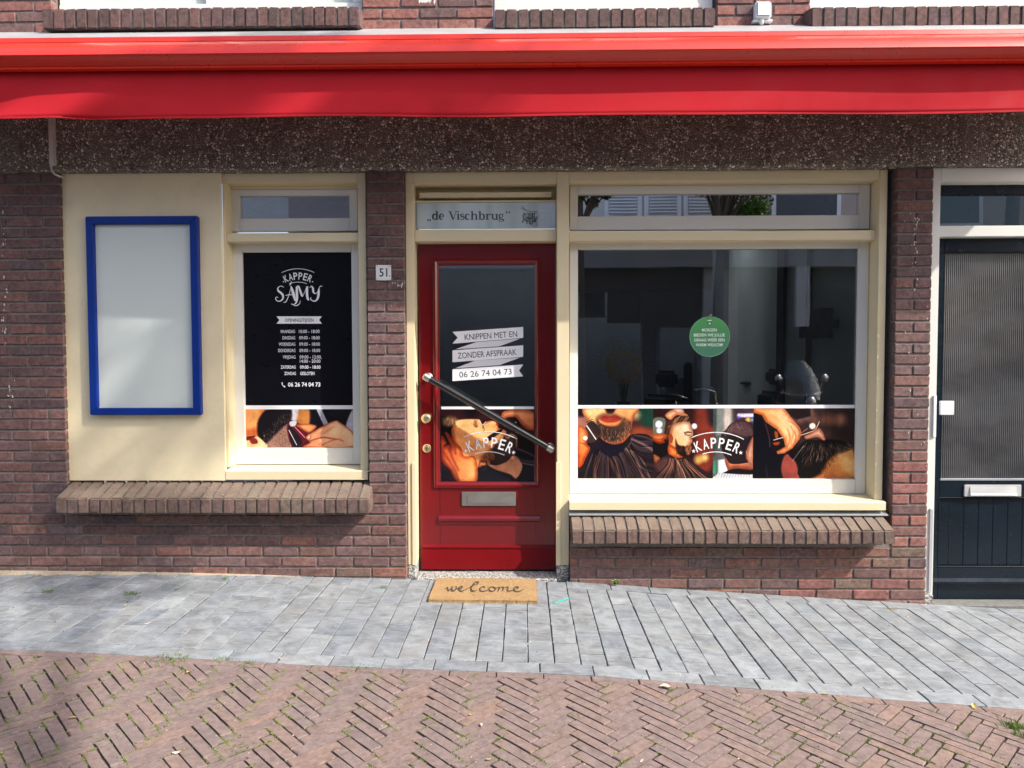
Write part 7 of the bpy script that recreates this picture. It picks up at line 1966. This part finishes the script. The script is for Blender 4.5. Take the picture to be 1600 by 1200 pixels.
# fallen leaves: one curled blade each
def leaf_mesh(seed, l, w_):
    r = random.Random(seed); vs = []; n = 8
    for i in range(n + 1):
        t = i / n; ww = w_ * math.sin(math.pi * min(1, t * 1.05 + 0.02)) ** 0.7 * (1 - 0.25 * t); x = (t - 0.5) * l; z = 0.006 * math.sin(t * 3 + seed) + 0.002
        vs += [(x, -ww, z + 0.005 + r.uniform(0, 0.003)), (x, 0, z), (x, ww, z + 0.004 + r.uniform(0, 0.003))]
    fs = []
    for i in range(n):
        for k in range(2): a = 3 * i + k; fs.append((a, a + 1, a + 4, a + 3))
    me = bpy.data.meshes.new('fallen_leaf'); me.from_pydata(vs, [], fs); me.update(); me.polygons.foreach_set('use_smooth', [True] * len(fs)); return me
lm = [leaf_mesh(i, 0.042, 0.012) for i in range(4)]
LV = [(1039, 1076, 1.5, 'leaf_pale', 'pale pink curled leaf lying by the brick edge row below the wide window'), (1289, 1086, 0.9, 'leaf_yellow', 'bright yellow leaf on the seam of grey and red paving, below the right pier'), (1522, 1106, 1.3, 'straw', 'greenish withered leaf at the paving seam near the right edge'),
      (484, 900, 0.7, 'leaf_yellow', 'tiny yellow leaf at the foot of the wall left of the door'), (753, 1135, 0.8, 'leaf_pale', 'light brown leaf on street bricks straight below the mat'), (735, 1118 - 0, 0.5, 'leaf_yellow', 'small yellow fleck on the street bricks left of the light brown leaf'),
      (764, 1188, 0.8, 'leaf_yellow', 'yellow leaf near the bottom edge below the mat'), (439, 1029, 0.8, 'leaf_pale', 'brown leaf caught in the brick edge row left of the door'), (114, 1124, 0.9, 'leaf_yellow', 'yellow leaf on the dappled street bricks at the left'), (296, 1052, 1.1, 'leaf_yellow', 'yellow leaf beside the mossy broken brick at the left'),
      (100, 1083, 0.6, 'leaf_yellow', 'little yellow leaf on a brick in the left shade'), (230, 975, 0.8, 'leaf_pale', 'brown leaf on grey paving under the notice board'), (197, 947, 0.7, 'leaf_pale', 'brown leaf beside the grass tuft on the grey paving'), (1419, 965, 0.6, 'leaf_pale', 'dry speck of leaf in front of the right pier'), (1003, 1190, 0.6, 'leaf_pale', 'bleached leaf scrap near the bottom, right of centre'), (276, 1177, 1.0, 'leaf_pale', 'rusty leaf on bricks near the bottom left')]
for i, (px, py, s_, m_, lab) in enumerate(LV):
    s_ *= 0.72
    p = G(px, py); me = lm[i % 4].copy(); me.materials.append(M[m_] if m_ != 'straw' else M['leaf_yellow'])
    o = link('fallen_leaf', me); o.location = (p.x, p.y, p.z + 0.001); o.scale = (s_,) * 3; o.rotation_euler.z = rr.uniform(0, 6.28)
    tag(o, lab, 'leaf', 'leaves fallen on the paving')
# white paint flecks and drips on the piers
b = MB()
def flecks(px0, px1, py0, py1, n, smax):
    for _ in range(n):
        px, py = rr.uniform(px0, px1), rr.uniform(py0, py1); c = W(px, py, -0.002); q_ = rr.uniform(0.001, smax); e_ = rr.uniform(1, 3)
        m_ = 9; b.add([(c[0] + q_ * math.cos(t) * rr.uniform(0.6, 1.2), -0.0028 - rr.uniform(0, 0.0006), c[1] + q_ * e_ * math.sin(t) * rr.uniform(0.6, 1.2)) for t in np.linspace(0, 2 * math.pi, m_ + 1)[:-1]], [tuple(range(m_))])
flecks(2, 9, 330, 400, 12, 0.004); flecks(3, 11, 430, 560, 20, 0.005); flecks(8, 24, 590, 640, 12, 0.005); flecks(1428, 1436, 335, 350, 12, 0.004); flecks(1428, 1434, 350, 460, 26, 0.004); flecks(1410, 1450, 330, 740, 24, 0.003); flecks(613, 632, 433, 448, 12, 0.004); flecks(576, 632, 450, 760, 26, 0.0025); flecks(655, 680, 0, 3, 30, 0.008)
tag(link('paint_flecks', b.mesh('paint_flecks', fix=False), None, paint('old_white_paint', (0.6, 0.57, 0.54), 0.8, 0.15, 0)), 'flecks and drips of old white paint on the brick piers', 'paint flecks', kind='stuff')
# teal strip
a, c_ = G(865.5, 943), G(888, 936.5)
b = MB(); d = (c_ - a).normalized(); nrm = Vector((-d.y, d.x, 0)) * 0.0055; up = Vector((0, 0, 0.003))
b.add([a + nrm + up, a - nrm + up, c_ - nrm + up * 1.4, c_ + nrm + up * 1.4, a + nrm + up * 1.6, a - nrm + up * 1.6, c_ - nrm + up * 2, c_ + nrm + up * 2], [(0, 1, 2, 3), (4, 7, 6, 5), (0, 4, 5, 1), (1, 5, 6, 2), (2, 6, 7, 3), (3, 7, 4, 0)])
tag(b.build('plastic_strip', M['teal']), 'small turquoise plastic strip lying right of the welcome mat', 'litter')
# weed at the wall
p = G(962, 916); wd = empty('weed', 'small green weed growing at the foot of the right wall', 'weed', (p.x, p.y, p.z))
b = MB()
for i in range(9):
    a = i * 2.4; h = 0.014 + 0.004 * i % 0.03 + 0.01; l = 0.028; dx, dy = math.cos(a), math.sin(a) * 0.7; w_ = 0.009
    q0 = Vector((p.x, p.y, p.z + h * 0.6)); q1 = q0 + Vector((dx * l * 0.5, dy * l * 0.5, 0.012)); q2 = q0 + Vector((dx * l, dy * l, 0.006)); sd = Vector((-dy, dx, 0)) * w_
    b.add([q0, q1 + sd, q2, q1 - sd], [(0, 1, 2, 3)])
link('leaves', b.mesh('leaves', fix=False), None, M['grass']); rel(bpy.data.objects[[o.name for o in COL.objects if o.name.startswith('leaves')][-1]], wd)
MB().tube([(p.x, p.y, p.z - 0.01), (p.x + 0.003, p.y, p.z + 0.035)], 0.0015, 5).build('stem', M['grass'], wd)
# lichen dots on left sill and chips: stuff
b = MB()
for _ in range(140):
    x = rr.uniform(W(90, 770, 0)[0], W(560, 770, 0)[0]); t = rr.random()
    y = -0.115 + 0.12 * t; z = W(330, 779, -0.12)[1] + (W(330, 750, 0.06)[1] - W(330, 779, -0.12)[1]) * (t * 0.12 + 0.005) / 0.18 + 0.001
    q_ = rr.uniform(0.001, 0.0035); b.add([(x + vx * q_, y + vy * q_, z + vz * 0.001) for vx, vy, vz in iv], iff)
tag(link('lichen', b.mesh('lichen', fix=False), None, paint('lichen', (0.5, 0.46, 0.22), 0.9, 0.3, 0)), 'yellow lichen dots on the left brick sill', 'lichen', kind='stuff')
